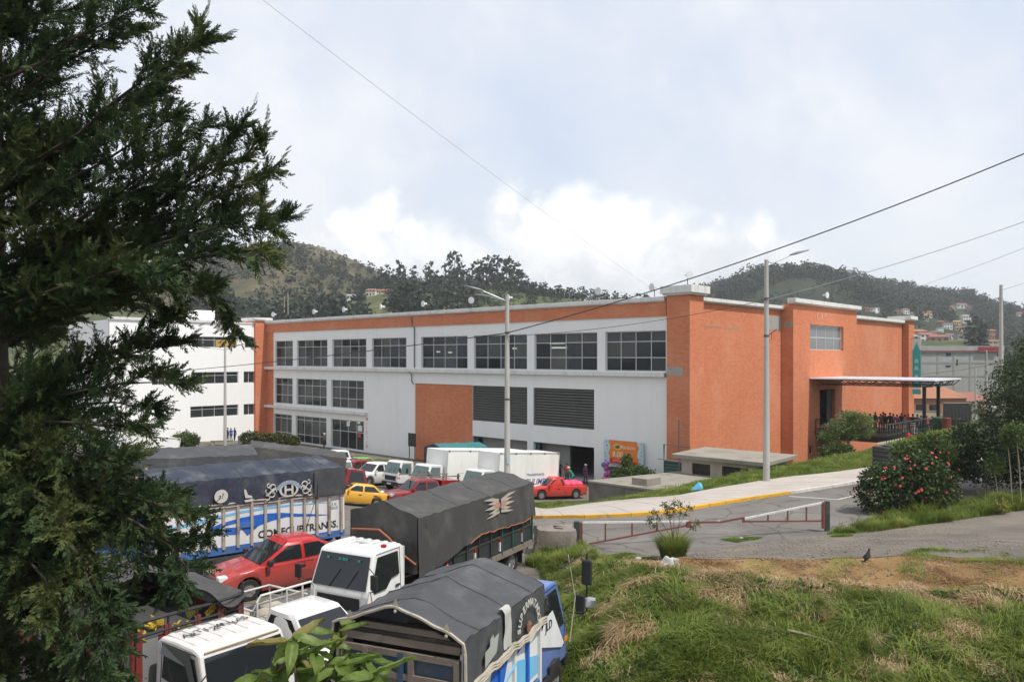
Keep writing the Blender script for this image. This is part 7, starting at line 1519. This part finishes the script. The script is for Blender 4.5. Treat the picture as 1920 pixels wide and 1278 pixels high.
def grow(pl3, wid, dens=1.0, up=.25):
    """twigs and sprays along a limb given as 3-D points"""
    pl3 = np.array(pl3); L = np.r_[0, np.cumsum(np.linalg.norm(np.diff(pl3, axis=0), axis=1))]; tot = L[-1]; limbs.append(pl3)
    s = tot * .12
    while s < tot:
        p = np.array([np.interp(s, L, pl3[:, k]) for k in range(3)]); q_ = np.array([np.interp(min(tot, s + .1), L, pl3[:, k]) for k in range(3)]); d = nrm(q_ - p) if s < tot - .1 else nrm(pl3[-1] - pl3[-2])
        fr = s / tot; w = wid * (.55 + .9 * math.sin(math.pi * min(1, fr * .9 + .12)) * .6) * (1 - .55 * fr ** 3) * r.uniform(.5, 1.25)
        side = nrm(np.cross(d, r.normal(size=3))); side[2] *= .7; side = nrm(side); td = nrm(d * r.uniform(.5, 1.0) + side * r.uniform(.45, .95) + np.array([0, 0, up]) * r.uniform(.2, 1.2))
        n_ = max(3, int(w * 1.9 / .085)); tl = w * 1.9
        for k in range(n_):
            f_ = (k + .5) / n_; pp = p + td * tl * f_ + np.array([0, 0, .08 * f_ * f_]) * up * 2
            for _ in range(2 + (r.uniform() < .35)):
                sd_ = nrm(td * .95 + r.normal(size=3) * .42 + np.array([0, 0, up * .35])); SP.append((pp + r.normal(size=3) * .015, sd_, r.uniform(.17, .30) * (1.15 - .4 * f_)))
        SP.append((p + td * tl, td, .26)); twigs.tube([tuple(p - TB), tuple(p + td * tl * .9 - TB)], .006, 3, .002, cap=False)
        s += .085 / dens
    e_ = nrm(pl3[-1] - pl3[-2] + r.normal(size=3) * .02)
    for k in range(9): SP.append((pl3[-1] + e_ * (.035 * k) + np.array([0, 0, .0025 * k * k]) * up * 3, nrm(e_ + r.normal(size=3) * .18 + np.array([0, 0, up * .3])), .20 - .012 * k))
    for k in range(7): SP.append((pl3[-1] - nrm(pl3[-1] - pl3[-2]) * .05 * k, nrm(nrm(pl3[-1] - pl3[-2]) + r.normal(size=3) * .22), r.uniform(.22, .36)))
for pts, dep, wpx in MAIN:
    z0 = at(pts[0][0], pts[0][1], TY).z; st0 = trunk_at(z0 - .2); P3 = [st0]
    pts = pts[:-1] + [(pts[-2][0] + (pts[-1][0] - pts[-2][0]) * .84, pts[-2][1] + (pts[-1][1] - pts[-2][1]) * .84)]
    for k, (px, py) in enumerate(pts): P3.append(np.array(at(px, py, TY + .4 + dep * (k + 1) / len(pts) * 1.3)))
    P3 = np.array(P3); T_ = np.linspace(0, len(P3) - 1, 22); P3 = np.stack([np.interp(T_, range(len(P3)), P3[:, c]) for c in range(3)], 1)
    for _ in range(3): P3[1:-1] = .5 * P3[1:-1] + .25 * (P3[:-2] + P3[2:])
    grow(P3 + np.r_[np.zeros((1, 3)), r.normal(0, .03, (21, 3))], wpx * TY / FPX * (.72 if pts[-1][1] < 420 else .86), 1.0, .3 if pts[-1][1] < pts[0][1] + 30 else -.12)
for k in range(120):                                         # the rest of the crown, all round the trunk
    z0 = r.uniform(TB[2] + 1.2, 19.5); az = r.uniform(0, 6.283); ln = r.uniform(1.0, 2.1) * (1 if z0 < 13 else 1 - (z0 - 13) * .08); el = r.uniform(-.1, .5) if z0 > 9 else r.uniform(-.5, .15)
    if math.cos(az) > .3: ln *= .62
    s0_ = trunk_at(z0); d = np.array([math.cos(az) * math.cos(el), math.sin(az) * math.cos(el), math.sin(el)]); P3 = [s0_ + d * ln * f_ + np.array([0, 0, .35 * ln * f_ * f_ * (1 if z0 > 9 else -.6)]) for f_ in np.linspace(0, 1, 8)]
    grow(P3, .40, .8, .2 if z0 > 9 else -.1)
for k in range(46):                                          # low boughs on the near side of the trunk
    z0 = r.uniform(TB[2] + .8, 10.2); az = r.uniform(-2.6, -.25); ln = r.uniform(.9, 1.9); el = r.uniform(-.5, .1); s0_ = trunk_at(z0)
    d = np.array([math.cos(az) * math.cos(el), math.sin(az) * math.cos(el), math.sin(el)]); grow([s0_ + d * ln * f_ - np.array([0, 0, .25 * ln * f_ * f_]) for f_ in np.linspace(0, 1, 8)], .38, .8, -.05)
# one spray: a flat-ish frond of narrow leaflets
def spray_template(seed):
    q = np.random.default_rng(seed); V = []
    for k in range(15):
        x = k / 15; sgn = 1 if k % 2 else -1; l = .42 * (1 - x * .75) * q.uniform(.7, 1.2); a = sgn * q.uniform(.45, .75); roll = q.normal(0, .55); w = .12
        d = np.array([math.cos(a), math.sin(a) * math.cos(roll), math.sin(a) * math.sin(roll)]); s_ = np.array([-d[1], d[0], q.normal(0, .5)]); s_ = s_ / np.linalg.norm(s_) * w * .5
        b = np.array([x, 0, 0]); V += [b - s_ * .7, b + d * l * .45 + s_, b + d * l]
    V += [np.array([.72, -.05, 0]), np.array([.72, .05, .02]), np.array([1.12, 0, 0])]; V += [np.array([.0, -.035, 0]), np.array([0, .035, 0]), np.array([.9, 0, .01])]
    return np.array(V)
tmpl = [spray_template(k) for k in range(5)]
P_ = np.array([s[0] for s in SP]); D_ = np.array([s[1] for s in SP]); S_ = np.array([s[2] for s in SP]); n = len(P_)
ref = r.normal(size=(n, 3)); A_ = np.cross(D_, ref); A_ /= np.linalg.norm(A_, axis=1)[:, None]; B_ = np.cross(D_, A_)
tid = r.integers(0, 5, n); Vs = []
for k in range(5):
    m = tid == k; t_ = tmpl[k]; Vs.append((P_[m][:, None] + S_[m][:, None, None] * (D_[m][:, None] * t_[None, :, :1] + A_[m][:, None] * t_[None, :, 1:2] + B_[m][:, None] * t_[None, :, 2:3])).reshape(-1, 3))
V_ = np.concatenate(Vs) - TB
m_cyp = M_leaf('cypress_leaf', (.018, .037, .016), (.047, .078, .026), (.125, .135, .04), 1.0, .26, .6)
link('crown', tri_mesh('crown', V_, np.arange(len(V_)).reshape(-1, 3), m_cyp), cy)
twigs.build('twigs', m_cbark, cy)['kind'] = 'stuff'
for P3 in limbs:
    MB().tube([tuple(p - TB) for p in P3[::3]] , .032, 6, .006).build('limb', m_cbark, cy, smooth=60)
print('cypress sprays', n, 'tris', len(V_) // 3)

# ---- broad-leaved shrub close to the eye ------------------------------------------------
PY = 5.2; pb_ = Vector((zY(585, PY), PY, H(zY(585, PY), PY)))
bp_ = thing('broadleaf_shrub', 'tall shrub with big drooping green leaves close to the camera at the bottom', 'shrub', pb_)
lf_ = MB()
def leaf_fn(u, v): w = .36 * math.sin(math.pi * u ** .8) ** .8 * (1 - .15 * u); return (u, (2 * v - 1) * w * .5, .06 * math.sin(u * 9) * .3 - .22 * u * u + .09 * abs(2 * v - 1) + .012 * math.sin(u * 34) * abs(2 * v - 1))
lf_.grid(leaf_fn, 9, 4)
m_bl = M_leaf('broad_leaf', (.075, .125, .022), (.13, .19, .04), (.19, .23, .06), 5, .35, .42); lme = [lf_.mesh('leaf', m_bl, smooth=70)]
m_by = M_leaf('broad_leaf_old', (.10, .12, .025), (.20, .17, .05), (.24, .15, .06), 6, .3, .5); lf2 = MB(); lf2.grid(leaf_fn, 9, 4); lme.append(lf2.mesh('leaf', m_by, smooth=70))
rb = random.Random(21)
tips = [(548, 1218, 5), (560, 1262, 6), (590, 1236, 6), (640, 1200, 6), (655, 1240, 6), (675, 1262, 7), (610, 1275, 6), (520, 1275, 6), (700, 1290, 6), (480, 1292, 5), (575, 1206, 5), (632, 1272, 6)]
for k, (px, py, nl) in enumerate(tips):
    e = at(px, py - 18, PY + rb.uniform(-.3, .3)) - pb_; s = Vector((rb.uniform(-.15, .15), rb.uniform(-.15, .15), e.z * .55)); MB().tube([(0, 0, 0) if k == 0 else tuple(s * .8), tuple(s), tuple(s.lerp(e, .6) + Vector((0, 0, .05))), tuple(e)], .03 if k == 0 else .016, 6, .006).build('stem', m_mid if k else m_bark, bp_, smooth=60)
    for q_ in range(nl):
        a = q_ * 6.283 / nl + rb.uniform(-.5, .5); o = link('leaf', lme[1 if rb.random() < .12 else 0], bp_, loc=tuple(e + Vector((0, 0, rb.uniform(-.06, .03))))); o.rotation_euler = (rb.uniform(-.5, .5), rb.uniform(-.55, .75), a); o.scale = (rb.uniform(.19, .31),) * 3
# ------------------------------------------------------------------ hills, woods and town in the distance
def ridge_fn(pts, Yd, wn, wf, seed, amp):
    px, py = zip(*pts); uu = (np.array(px) - 960) / FPX; zc = CAM_H + (HORIZON - np.array(py)) / FPX * Yd
    def f(x, y):
        x = np.asarray(x, float); y = np.asarray(y, float); c = np.interp(x / np.maximum(y, 1), uu, zc)
        q = np.where(y < Yd, (Yd - y) / wn, (y - Yd) / wf); k = np.clip(1 - q, 0, 1); k = k * k * (3 - 2 * k) * .45 + k * .55
        n = lowfreq(x, y, seed, .022) * amp * np.clip(q * 3, 0, 1) * k + lowfreq(x, y, seed + 3, .06) * amp * .25 * k
        return c * k + n + .3
    return f
RA = ridge_fn([(-900, 600), (-300, 560), (100, 520), (300, 496), (420, 478), (500, 463), (545, 459), (580, 467), (640, 489), (700, 512), (760, 536), (830, 562), (950, 590), (1150, 640)], 620, 400, 500, 101, 9)
RB = ridge_fn([(-600, 610), (200, 585), (480, 572), (600, 556), (700, 545), (780, 540), (860, 536), (960, 548), (1040, 560), (1150, 578), (1250, 588), (1400, 600), (1700, 640)], 430, 250, 320, 103, 5)
RC = ridge_fn([(950, 640), (1100, 596), (1240, 566), (1330, 550), (1400, 536), (1470, 525), (1520, 519), (1600, 526), (1680, 548), (1760, 566), (1850, 588), (1920, 602), (2100, 600), (2500, 560), (3200, 600)], 800, 520, 500, 105, 12)
def hill_mesh(name, fn, u0, u1, Y0, Y1, nu, ny, mat):
    U, Y = np.meshgrid(np.linspace(u0, u1, nu), Y0 + (Y1 - Y0) * np.linspace(0, 1, ny) ** 1.2, indexing='ij'); X = U * Y; Z = fn(X, Y)
    i = (np.arange(nu - 1)[:, None] * ny + np.arange(ny - 1)[None]).ravel()
    tag(link(name, tri_mesh(name, np.stack([X, Y, Z], -1).reshape(-1, 3), np.stack([i, i + ny, i + ny + 1, i + 1], 1), mat, smooth=True)), kind='structure')
m_hillA = M_ground('dry_hillside', [(.36, (.035, .042, .024)), (.47, (.075, .07, .04)), (.57, (.12, .098, .06)), (.70, (.20, .15, .10))], .03, .5, .6, .22)
m_hillB = M_ground('pasture_hillside', [(.36, (.035, .052, .02)), (.48, (.06, .075, .03)), (.58, (.105, .115, .045)), (.66, (.30, .21, .11))], .02, .3, .6, .10)
m_hillC = M_ground('wooded_hillside', [(.36, (.014, .022, .014)), (.50, (.024, .034, .018)), (.62, (.045, .054, .027)), (.76, (.13, .105, .065))], .016, .4, .6, .16)
hill_mesh('hill', RA, -1.3, .25, 225, 1120, 170, 80, m_hillA); hill_mesh('hill', RB, -1.2, .6, 185, 750, 150, 70, m_hillB); hill_mesh('hill', RC, -.05, 1.6, 285, 1290, 170, 80, m_hillC)
pv = [(-1900, -500, -1.2), (2100, -500, -1.2), (2100, 1400, -1.2), (-1900, 1400, -1.2)]
tag(MB().poly(pv).build('plain', m_hillC), kind='structure')
GROUND = lambda x, y: float(max(RA(x, y) if y > 225 and x / y < .25 else -1, RB(x, y) if y > 185 and x / y < .6 else -1, RC(x, y) if y > 285 and x / y > -.05 else -1, H(x, y) if y < 150 else -1.2))
m_wood = M_leaf('far_tree_leaf', (.014, .026, .017), (.025, .040, .021), (.042, .055, .028), .06, .12); m_euc = M_leaf('eucalyptus_leaf', (.014, .025, .016), (.03, .045, .026), (.06, .075, .04), .08, .15)
m_ftrunk = M('far_trunk', (.14, .11, .085), .9)
def tree_tmpl(seed, tall):
    q = np.random.default_rng(seed); nb = q.integers(5, 8); bl = []
    for k in range(nb):
        f_ = q.uniform(.2 if tall else .15, .95); w = (.17 if tall else .30) * (1.15 - f_ * .6) * q.uniform(.8, 1.3)
        bl.append((q.normal(0, .07 if tall else .13), q.normal(0, .07 if tall else .13), f_, w, w, w * q.uniform(.6, .9)))
    P_, d = cloud_pts(bl, 95, seed, .4); return leaves(P_, .12 if tall else .15, .8, seed)
tmpls = [tree_tmpl(k, k % 2 == 0) for k in range(8)]
# houses
m_hw = M('house_white', (.62, .61, .58), .85, dirt=.25); m_hc = M('house_cream', (.52, .43, .30), .85, dirt=.25); m_ho = M('house_ochre', (.55, .32, .07), .85); m_hg = M('house_grey', (.30, .295, .28), .9, dirt=.3); m_hb = M('house_brick', (.34, .16, .10), .9)
m_tile = M('roof_tile', (.33, .15, .085), .85, var=.25, scale=3, dirt=.4, dcol=(.2, .1, .07), dscale=1.5); m_tile2 = M('roof_dull_red', (.26, .11, .085), .85, var=.2, scale=2); m_zinc = M('roof_zinc', (.42, .42, .42), .6, metal=.2, dirt=.5)
m_win = M('far_window', (.03, .033, .036), .25)
rt_h = random.Random(17)
HS = [(658, 395, 4.6, 3.5, 2.2, .3, m_hw, m_zinc, 'white house with a pale gable among the trees of the left slope', False, 1), (697, 398, 5, 3.5, 2.8, -.2, m_hw, m_tile, 'white house with a red roof on the left slope', False, 2), (712, 400, 3.6, 3, 1.9, .2, m_hc, m_tile, 'cream house beside the white red roofed house', False, 1), (724, 402, 3.4, 3, 1.6, 0, m_hb, m_tile2, 'low brick red house right of the cream house', False, 1),
      (785, 200, 5.5, 5, 3.6, .1, m_hw, m_tile, 'red and white house just above the front parapet', False, 2), (606, 300, 11, 5, 2.2, 0, m_hw, m_zinc, 'long low pale shed just above the parapet', True, 1), (845, 260, 6, 5, 3, .2, m_hc, m_tile, 'small house with tiled roof peeping over the parapet', False, 1), (945, 300, 6, 5, 3, .1, m_hb, m_tile, 'small reddish house behind the two armed lamp post', False, 1)]
def hill_hit(px, py):
    Y = np.linspace(190, 800, 3000); u, w_ = (px - 960) / FPX, (HORIZON - py) / FPX; g = CAM_H + w_ * Y - RC(u * Y, Y); k = np.argmax(g < 0); return float(Y[k]) if g[k] < 0 else 420.0
HR = [(1715, 642, 32, 19, m_ho, m_tile, 'ochre house with balconies right of the far brick pillar', False, 3), (1733, 652, 28, 15, m_hw, m_tile2, 'white house with dark openings below the ochre house', False, 2), (1706, 656, 22, 12, m_hg, m_zinc, 'grey sheet roofed house directly right of the far brick pillar', False, 2), (1758, 655, 30, 10, m_hb, m_tile2, 'low house with dull red roof behind the grey block building', False, 1),
      (1810, 604, 15, 12, m_hw, m_zinc, 'white house with a steep pale gable high on the right slope', False, 2), (1793, 608, 12, 6, m_hc, m_ho, 'cream house with a yellowish roof beside the steep gabled house', False, 1), (1738, 595, 14, 11, m_hc, m_tile, 'cream house with a tiled roof on the right slope', False, 2), (1736, 601, 7, 5, m_hw, m_tile2, 'small white house below the cream hillside house', False, 1), (1764, 609, 10, 7, m_hb, m_tile, 'brick house in the middle of the right slope cluster', False, 1),
      (1776, 616, 14, 10, m_hw, m_zinc, 'white flat roofed house in the middle of the right slope', True, 2), (1762, 622, 11, 8, m_hw, m_zinc, 'pale house at the lower left of the right slope cluster', True, 2), (1799, 620, 13, 7, m_hc, m_tile2, 'cream house below the steep gabled house', False, 1), (1801, 577, 17, 7, m_hw, m_tile2, 'pale house high up on the right slope', False, 1), (1816, 580, 9, 5, m_hb, m_tile2, 'brick house high up on the right slope', False, 1), (1785, 579, 9, 5, m_hc, m_tile, 'cream house high up on the right slope', False, 1),
      (1697, 587, 12, 8, m_hw, m_tile, 'white house just above the far parapet', False, 2), (1709, 590, 8, 5, m_hc, m_zinc, 'cream house just above the far parapet', True, 1), (1684, 588, 9, 6, m_hb, m_tile, 'brick house just above the far parapet', False, 1), (1640, 584, 14, 7, m_hw, m_zinc, 'pale house over the projecting wall parapet', True, 1), (1625, 583, 9, 6, m_hb, m_tile2, 'small brick house over the projecting wall parapet', False, 1),
      (1859, 634, 14, 15, m_hb, m_tile, 'tall brick house in the trees above the restaurant sign', False, 2), (1864, 651, 22, 12, m_hc, m_tile2, 'broad cream house behind the restaurant sign', False, 2), (1802, 644, 13, 6, m_hw, m_tile2, 'white house with a low roof above the block building', False, 1), (1806, 653, 26, 8, m_hg, m_zinc, 'low grey flat roofed house behind the block building', True, 1), (1912, 592, 10, 7, m_hw, m_tile, 'white house near the right edge of the slope', False, 1), (1590, 528, 8, 5, m_hc, m_tile2, 'tiny pale house in the clearing of the right hill', False, 1),
      (1838, 606, 10, 6, m_hc, m_zinc, 'cream house right of the steep gabled house', True, 1), (1824, 616, 9, 6, m_hb, m_tile2, 'brick house right of the cream slope house', False, 1), (1750, 628, 10, 7, m_hc, m_tile, 'cream house just above the white house with dark openings', False, 1), (1780, 634, 12, 8, m_hw, m_tile, 'white tiled house above the middle of the block building', False, 1)]
for px, py, wp, hp, wm, rm, lab, fl_, st_n in HR:
    Y = hill_hit(px, py); HS.append((px, Y, wp / FPX * Y * 1.12, wp / FPX * Y * .6, hp / FPX * Y * 1.05, rt_h.uniform(-.35, .35), wm, rm, lab, fl_, st_n))
HPX = [(a[0], a[1], 5 + .6 * a[2] / a[1] * FPX) for a in HS if a[0] < 2000]
def clear_of_houses(X, Y):
    px = 960 + FPX * X / Y; ok = np.ones(np.shape(X), bool)
    for p_, y_, w_ in HPX: ok = ok & np.logical_not((np.abs(px - p_) < w_) & (np.asarray(Y) > y_ - 130) & (np.asarray(Y) < y_ + 8))
    return ok
# trees one can tell apart: along the ridge of the left hill and on the near hills behind the hall
crowns = [tri_mesh('crown', v, f, m_euc if k % 2 == 0 else m_wood) for k, (v, f) in enumerate(tmpls)]
ftr = MB().tube([(0, 0, -.05), (.01, 0, .4), (0, .01, .8)], .018, 5, .006).mesh('trunk', m_ftrunk)
rt_ = random.Random(31); cnt = 0
def far_tree(px, Y, h, lab, grp, kd=None):
    global cnt
    while not clear_of_houses(zY(px, Y), Y): px += 3
    x = zY(px, Y); t = thing('hill_tree', lab, 'tree', (x, Y, GROUND(x, Y) - .2), rt_.uniform(0, 6.3), grp); k = rt_.randrange(8) if kd is None else kd + 2 * rt_.randrange(4)
    link('crown', crowns[k], t); link('trunk', ftr, t); w = rt_.uniform(.85, 1.25); h *= .88; t.scale = (h * w, h * w, h); cnt += 1
def nth(k):
    n_ = k + 1; return str(n_) + ('th' if 10 < n_ % 100 < 14 else {1: 'st', 2: 'nd', 3: 'rd'}.get(n_ % 10, 'th'))
for k in range(34): far_tree(552 + k * 4.2 + rt_.uniform(-1.9, 1.9), 618 + rt_.uniform(-4, 6), rt_.uniform(5, 9.5), nth(k) + ' small tree from the left along the crest of the bare left hill', 'trees along the crest of the left hill', 0)
for k, (px, h) in enumerate(((608, 8), (630, 11), (668, 10), (690, 7))): far_tree(px, 622, h, nth(k) + ' taller lone tree from the left sticking out of the left hill crest', 'taller trees on the left crest', 0)
for k, (px, Y, h) in enumerate(((716, 432, 13), (726, 430, 15), (738, 428, 12), (748, 430, 17), (757, 428, 14), (800, 425, 14), (806, 430, 17), (818, 428, 12), (836, 420, 17), (846, 425, 21), (852, 428, 23), (860, 424, 19), (868, 430, 15), (880, 420, 13), (893, 425, 17), (903, 428, 18), (912, 430, 20), (922, 425, 19), (931, 428, 21), (940, 424, 18), (950, 430, 20), (960, 424, 19), (970, 428, 18), (977, 430, 14), (985, 432, 12))):
    far_tree(px, Y, h, nth(k) + ' tall dark tree from the left on the skyline behind the market roof', 'skyline trees behind the market roof', 0)
for k in range(11): far_tree(995 + k * 8.5 + rt_.uniform(-3, 3), 438, rt_.uniform(7, 10), nth(k) + ' small rounded tree from the left along the low skyline behind the hall', 'low skyline trees behind the hall', 1)
for k in range(44): far_tree(rt_.uniform(490, 900), rt_.uniform(290, 400), rt_.uniform(9, 15), 'dark tree on the slope between the roof parapet and the skyline', 'trees on the slope behind the roof')
for k in range(40): far_tree(1300 + k * 14.5 + rt_.uniform(-6, 6), rt_.uniform(770, 800), rt_.uniform(8, 14), nth(k) + ' tree from the left breaking the crest of the wooded right hill', 'crest trees of the right hill')
for k in range(26): far_tree(rt_.uniform(1700, 1960), rt_.uniform(300, 420), rt_.uniform(8, 14), 'dark tree among the houses at the foot of the right hill', 'trees among the hillside houses', 1)
# the woods that read as one mass
def forest(name, n, seed, fu, fy, fn, hmin, hmax, dens=None):
    q = np.random.default_rng(seed); u = q.uniform(*fu, n * 3); Y = q.uniform(0, 1, n * 3) ** .8 * (fy[1] - fy[0]) + fy[0]; X = u * Y; c = lowfreq(X, Y, seed, .02) + q.normal(0, .3, n * 3)
    keep = np.where((c > (dens if dens is not None else -9)) & clear_of_houses(X, Y))[0][:n]; X, Y = X[keep], Y[keep]; Z = fn(X, Y); h = q.uniform(hmin, hmax, len(X)); V, F, o = [], [], 0
    tid = q.integers(0, 8, len(X)); a = q.uniform(0, 6.28, len(X))
    for k in range(8):
        m = tid == k; v, f = tmpls[k]; f = f[:len(f) * 6 // 10]; v = v[:len(f) * 4]; ca, sa = np.cos(a[m])[:, None], np.sin(a[m])[:, None]; hh = h[m][:, None]
        vx = (v[None, :, 0] * ca - v[None, :, 1] * sa) * hh * 1.25 + X[m][:, None]; vy = (v[None, :, 0] * sa + v[None, :, 1] * ca) * hh * 1.25 + Y[m][:, None]; vz = v[None, :, 2] * hh + Z[m][:, None] - .5
        vv = np.stack([vx, vy, vz], -1).reshape(-1, 3); V.append(vv); F.append(np.arange(len(vv)).reshape(-1, 4) + o); o += len(vv)
    tag(link(name, tri_mesh(name, np.concatenate(V), np.concatenate(F), m_wood)), kind='stuff')
forest('forest', 4300, 201, (.22, .82), (600, 812), RC, 6, 13, -.7); forest('hillside_scrub', 1500, 207, (.22, .85), (430, 800), RC, 2, 5, -.2); forest('forest', 1100, 204, (.22, .9), (450, 620), RC, 5, 11, .15); forest('forest', 420, 202, (.22, .9), (330, 470), RC, 5, 10, .35); forest('forest', 420, 208, (-.19, .2), (405, 436), RB, 4, 8, -.6); forest('hillside_scrub', 700, 209, (-.32, .2), (280, 430), RB, 1.5, 5, -.1); forest('forest', 520, 203, (-.42, .0), (260, 430), RB, 6, 13, .3); forest('hillside_scrub', 900, 205, (-.45, -.1), (400, 615), RA, 1.8, 4.5, .1); forest('forest', 350, 206, (-.45, -.1), (400, 560), RA, 4, 8, .6)
def house(px, Y, w, d, h, rz, wm, rm, lab, flat=False, st=1, dz=0.0, z=None, grp=None, nwin=3):
    x = zY(px, Y); t = thing('house', lab, 'house', (x, Y, (GROUND(x, Y) if z is None else z) - .3 + dz), rz, grp)
    MB().box(-w / 2, w / 2, -d / 2, d / 2, -1.5, h).build('wall', wm, t)
    if flat: MB().box(-w / 2 - .2, w / 2 + .2, -d / 2 - .2, d / 2 + .2, h, h + .25).build('roof', rm, t)
    else: MB().add([(-w / 2 - .35, -d / 2 - .35, h - .1), (w / 2 + .35, -d / 2 - .35, h - .1), (w / 2 + .35, d / 2 + .35, h - .1), (-w / 2 - .35, d / 2 + .35, h - .1), (-w / 2 * .8, 0, h + d * .2), (w / 2 * .8, 0, h + d * .2)], [(0, 1, 5, 4), (2, 3, 4, 5), (1, 2, 5), (3, 0, 4), (3, 2, 1, 0)]).build('roof', rm, t)
    sh = h / st
    for j in range(st):
        for k in range(nwin):
            cx = -w / 2 + w * (k + .5) / nwin; ww = w / nwin * .28
            if k == nwin // 2 and j == 0: MB().box(cx - ww * .8, cx + ww * .8, -d / 2 - .05, -d / 2 + .1, 0, sh * .72).build('door', m_win, t)
            else: MB().box(cx - ww, cx + ww, -d / 2 - .05, -d / 2 + .1, j * sh + sh * .35, j * sh + sh * .75).build('window', m_win, t)
    return t
for a in HS: house(a[0], a[1], a[2], a[3], a[4], a[5], a[6], a[7], a[8], a[9], a[10], grp='houses on the hillsides')
# grey block building with the restaurant sign
YB = 152; xb0, xb1 = zY(1727, YB), zY(1884, YB); zt_ = CAM_H + (HORIZON - 657) / FPX * YB; zg = -.5
gb = thing('block_building', 'big grey unplastered block building with a red restaurant sign on its roof edge', 'building', (xb0, YB, zg), .04)
Wb, Hb = xb1 - xb0, zt_ - zg; m_block = M_brick('grey_blocks', (.34, .33, .31), (.30, .29, .275)); m_beam = M('grey_beam', (.27, .262, .25), .9)
MB().box(0, Wb, 0, 14, 0, Hb).build('wall', m_block, gb)
for k in range(6): x_ = Wb * (k + .02) / 5.05; MB().box(x_ - .16, x_ + .16, -.07, .02, 0, Hb - .35).build('column', m_beam, gb)
for f_ in (.35, .62, .82): MB().box(.2, Wb, -.06, .015, Hb * f_ - .15, Hb * f_ + .15).build('beam', m_beam, gb)
MB().box(-.3, Wb + .3, -.3, .0, Hb - .34, Hb - .1).build('red_eave', M('dull_eave', (.25, .085, .08), .8), gb); MB().box(-.2, Wb + .2, -.2, 13.8, Hb, Hb + .9).build('parapet', m_block, gb)
for px, py, w, hh in ((1781, 664, .95, .55), (1781, 686, .95, .28), (1798, 679, .22, 1.1)):
    cx = zY(px, YB) - xb0; cz = CAM_H + (HORIZON - py) / FPX * YB - zg; MB().box(cx - w / 2 - .2, cx + w / 2 - .2, -.09, .05, cz - hh / 2, cz + hh / 2).build('window', m_win, gb)
sx0, sx1 = zY(1834, YB) - xb0, zY(1873, YB) - xb0; MB().box(sx0, sx1, -.6, -.45, Hb - .25, Hb + .75).build('sign_board', M('sign_dull_red', (.30, .05, .07), .7), gb)
place_text(text_mesh('RESTAURANT', .62, M('sign_dark', (.05, .02, .03), .7), .003, width=(sx1 - sx0) * .94), gb, ((sx0 + sx1) / 2, -.615, Hb + .28), (1, 0, 0), (0, 0, 1))
# houses in front of it
house(1735, 122, 8.5, 7, 4.1, .1, m_hb, m_tile, 'house with a broad orange tile roof behind the canopy posts', nwin=4, z=.9, dz=.3)
house(1795, 126, 6.5, 6, 3.6, 0, m_hg, m_tile2, 'house with a dull red roof below the grey block building', z=1.0)
house(1712, 140, 5.0, 5, 6.2, .0, m_hw, m_zinc, 'narrow white house with pale sheet roof beside the far brick pillar', True, 2, z=.8)
def long_wall(name, lab, cat, px0, px1, Y, zb, zt, mat, part):
    a, b = zY(px0, Y), zY(px1, Y); t = thing(name, lab, cat, (a, Y, zb)); MB().box(0, b - a, 0, .2, 0, zt - zb).build(part, mat, t); MB().box(-.06, b - a + .06, -.06, .26, zt - zb, zt - zb + .1).build('cap', m_beam, t); return t
long_wall('boundary_wall', 'cream boundary wall behind the people on the footbridge', 'wall', 1690, 1766, 110, -.2, CAM_H + (HORIZON - 771) / FPX * 110, m_hc, 'wall')
t = long_wall('sheet_gate', 'black sheet metal gate right of the cream boundary wall', 'gate', 1770, 1822, 108, -.2, CAM_H + (HORIZON - 756) / FPX * 108, m_blackp, 'gate_leaf')
for k in range(8): MB().box(.25 + k * .48, .29 + k * .48, -.04, .0, .1, 4.2).build('gate_rib', m_iron, t)
# lattice masts on the left slope
for px, y0, lab in ((540, 548, 'slim yellowish mast on the slope behind the left end of the roof'), (533, 555, 'slim pale mast beside the yellowish mast')):
    b = Vector((zY(px, 300), 300, GROUND(zY(px, 300), 300))); t = thing('mast', lab, 'mast', b, 0, 'masts on the left slope'); MB().tube([(0, 0, 0), (0, 0, CAM_H + (HORIZON - y0) / FPX * 300 - b.z)], .22, 6, .1).build('pole', M('mast_paint', (.46, .40, .28), .7), t)
# ------------------------------------------------------------------ the air between here and the hills
hzm = bpy.data.materials.new('air_haze'); hzm.use_nodes = True; nt = NT(hzm.node_tree); nt.n.clear()
vol = nt.new('ShaderNodeVolumePrincipled', {'Color': (.95, .97, 1, 1), 'Density': .00027, 'Anisotropy': .2})
nt.l.new(vol.outputs[0], nt.new('ShaderNodeOutputMaterial').inputs['Volume'])
tag(MB().box(-1950, 2150, -550, 1450, -2.6, 128).build('haze', hzm), kind='stuff')
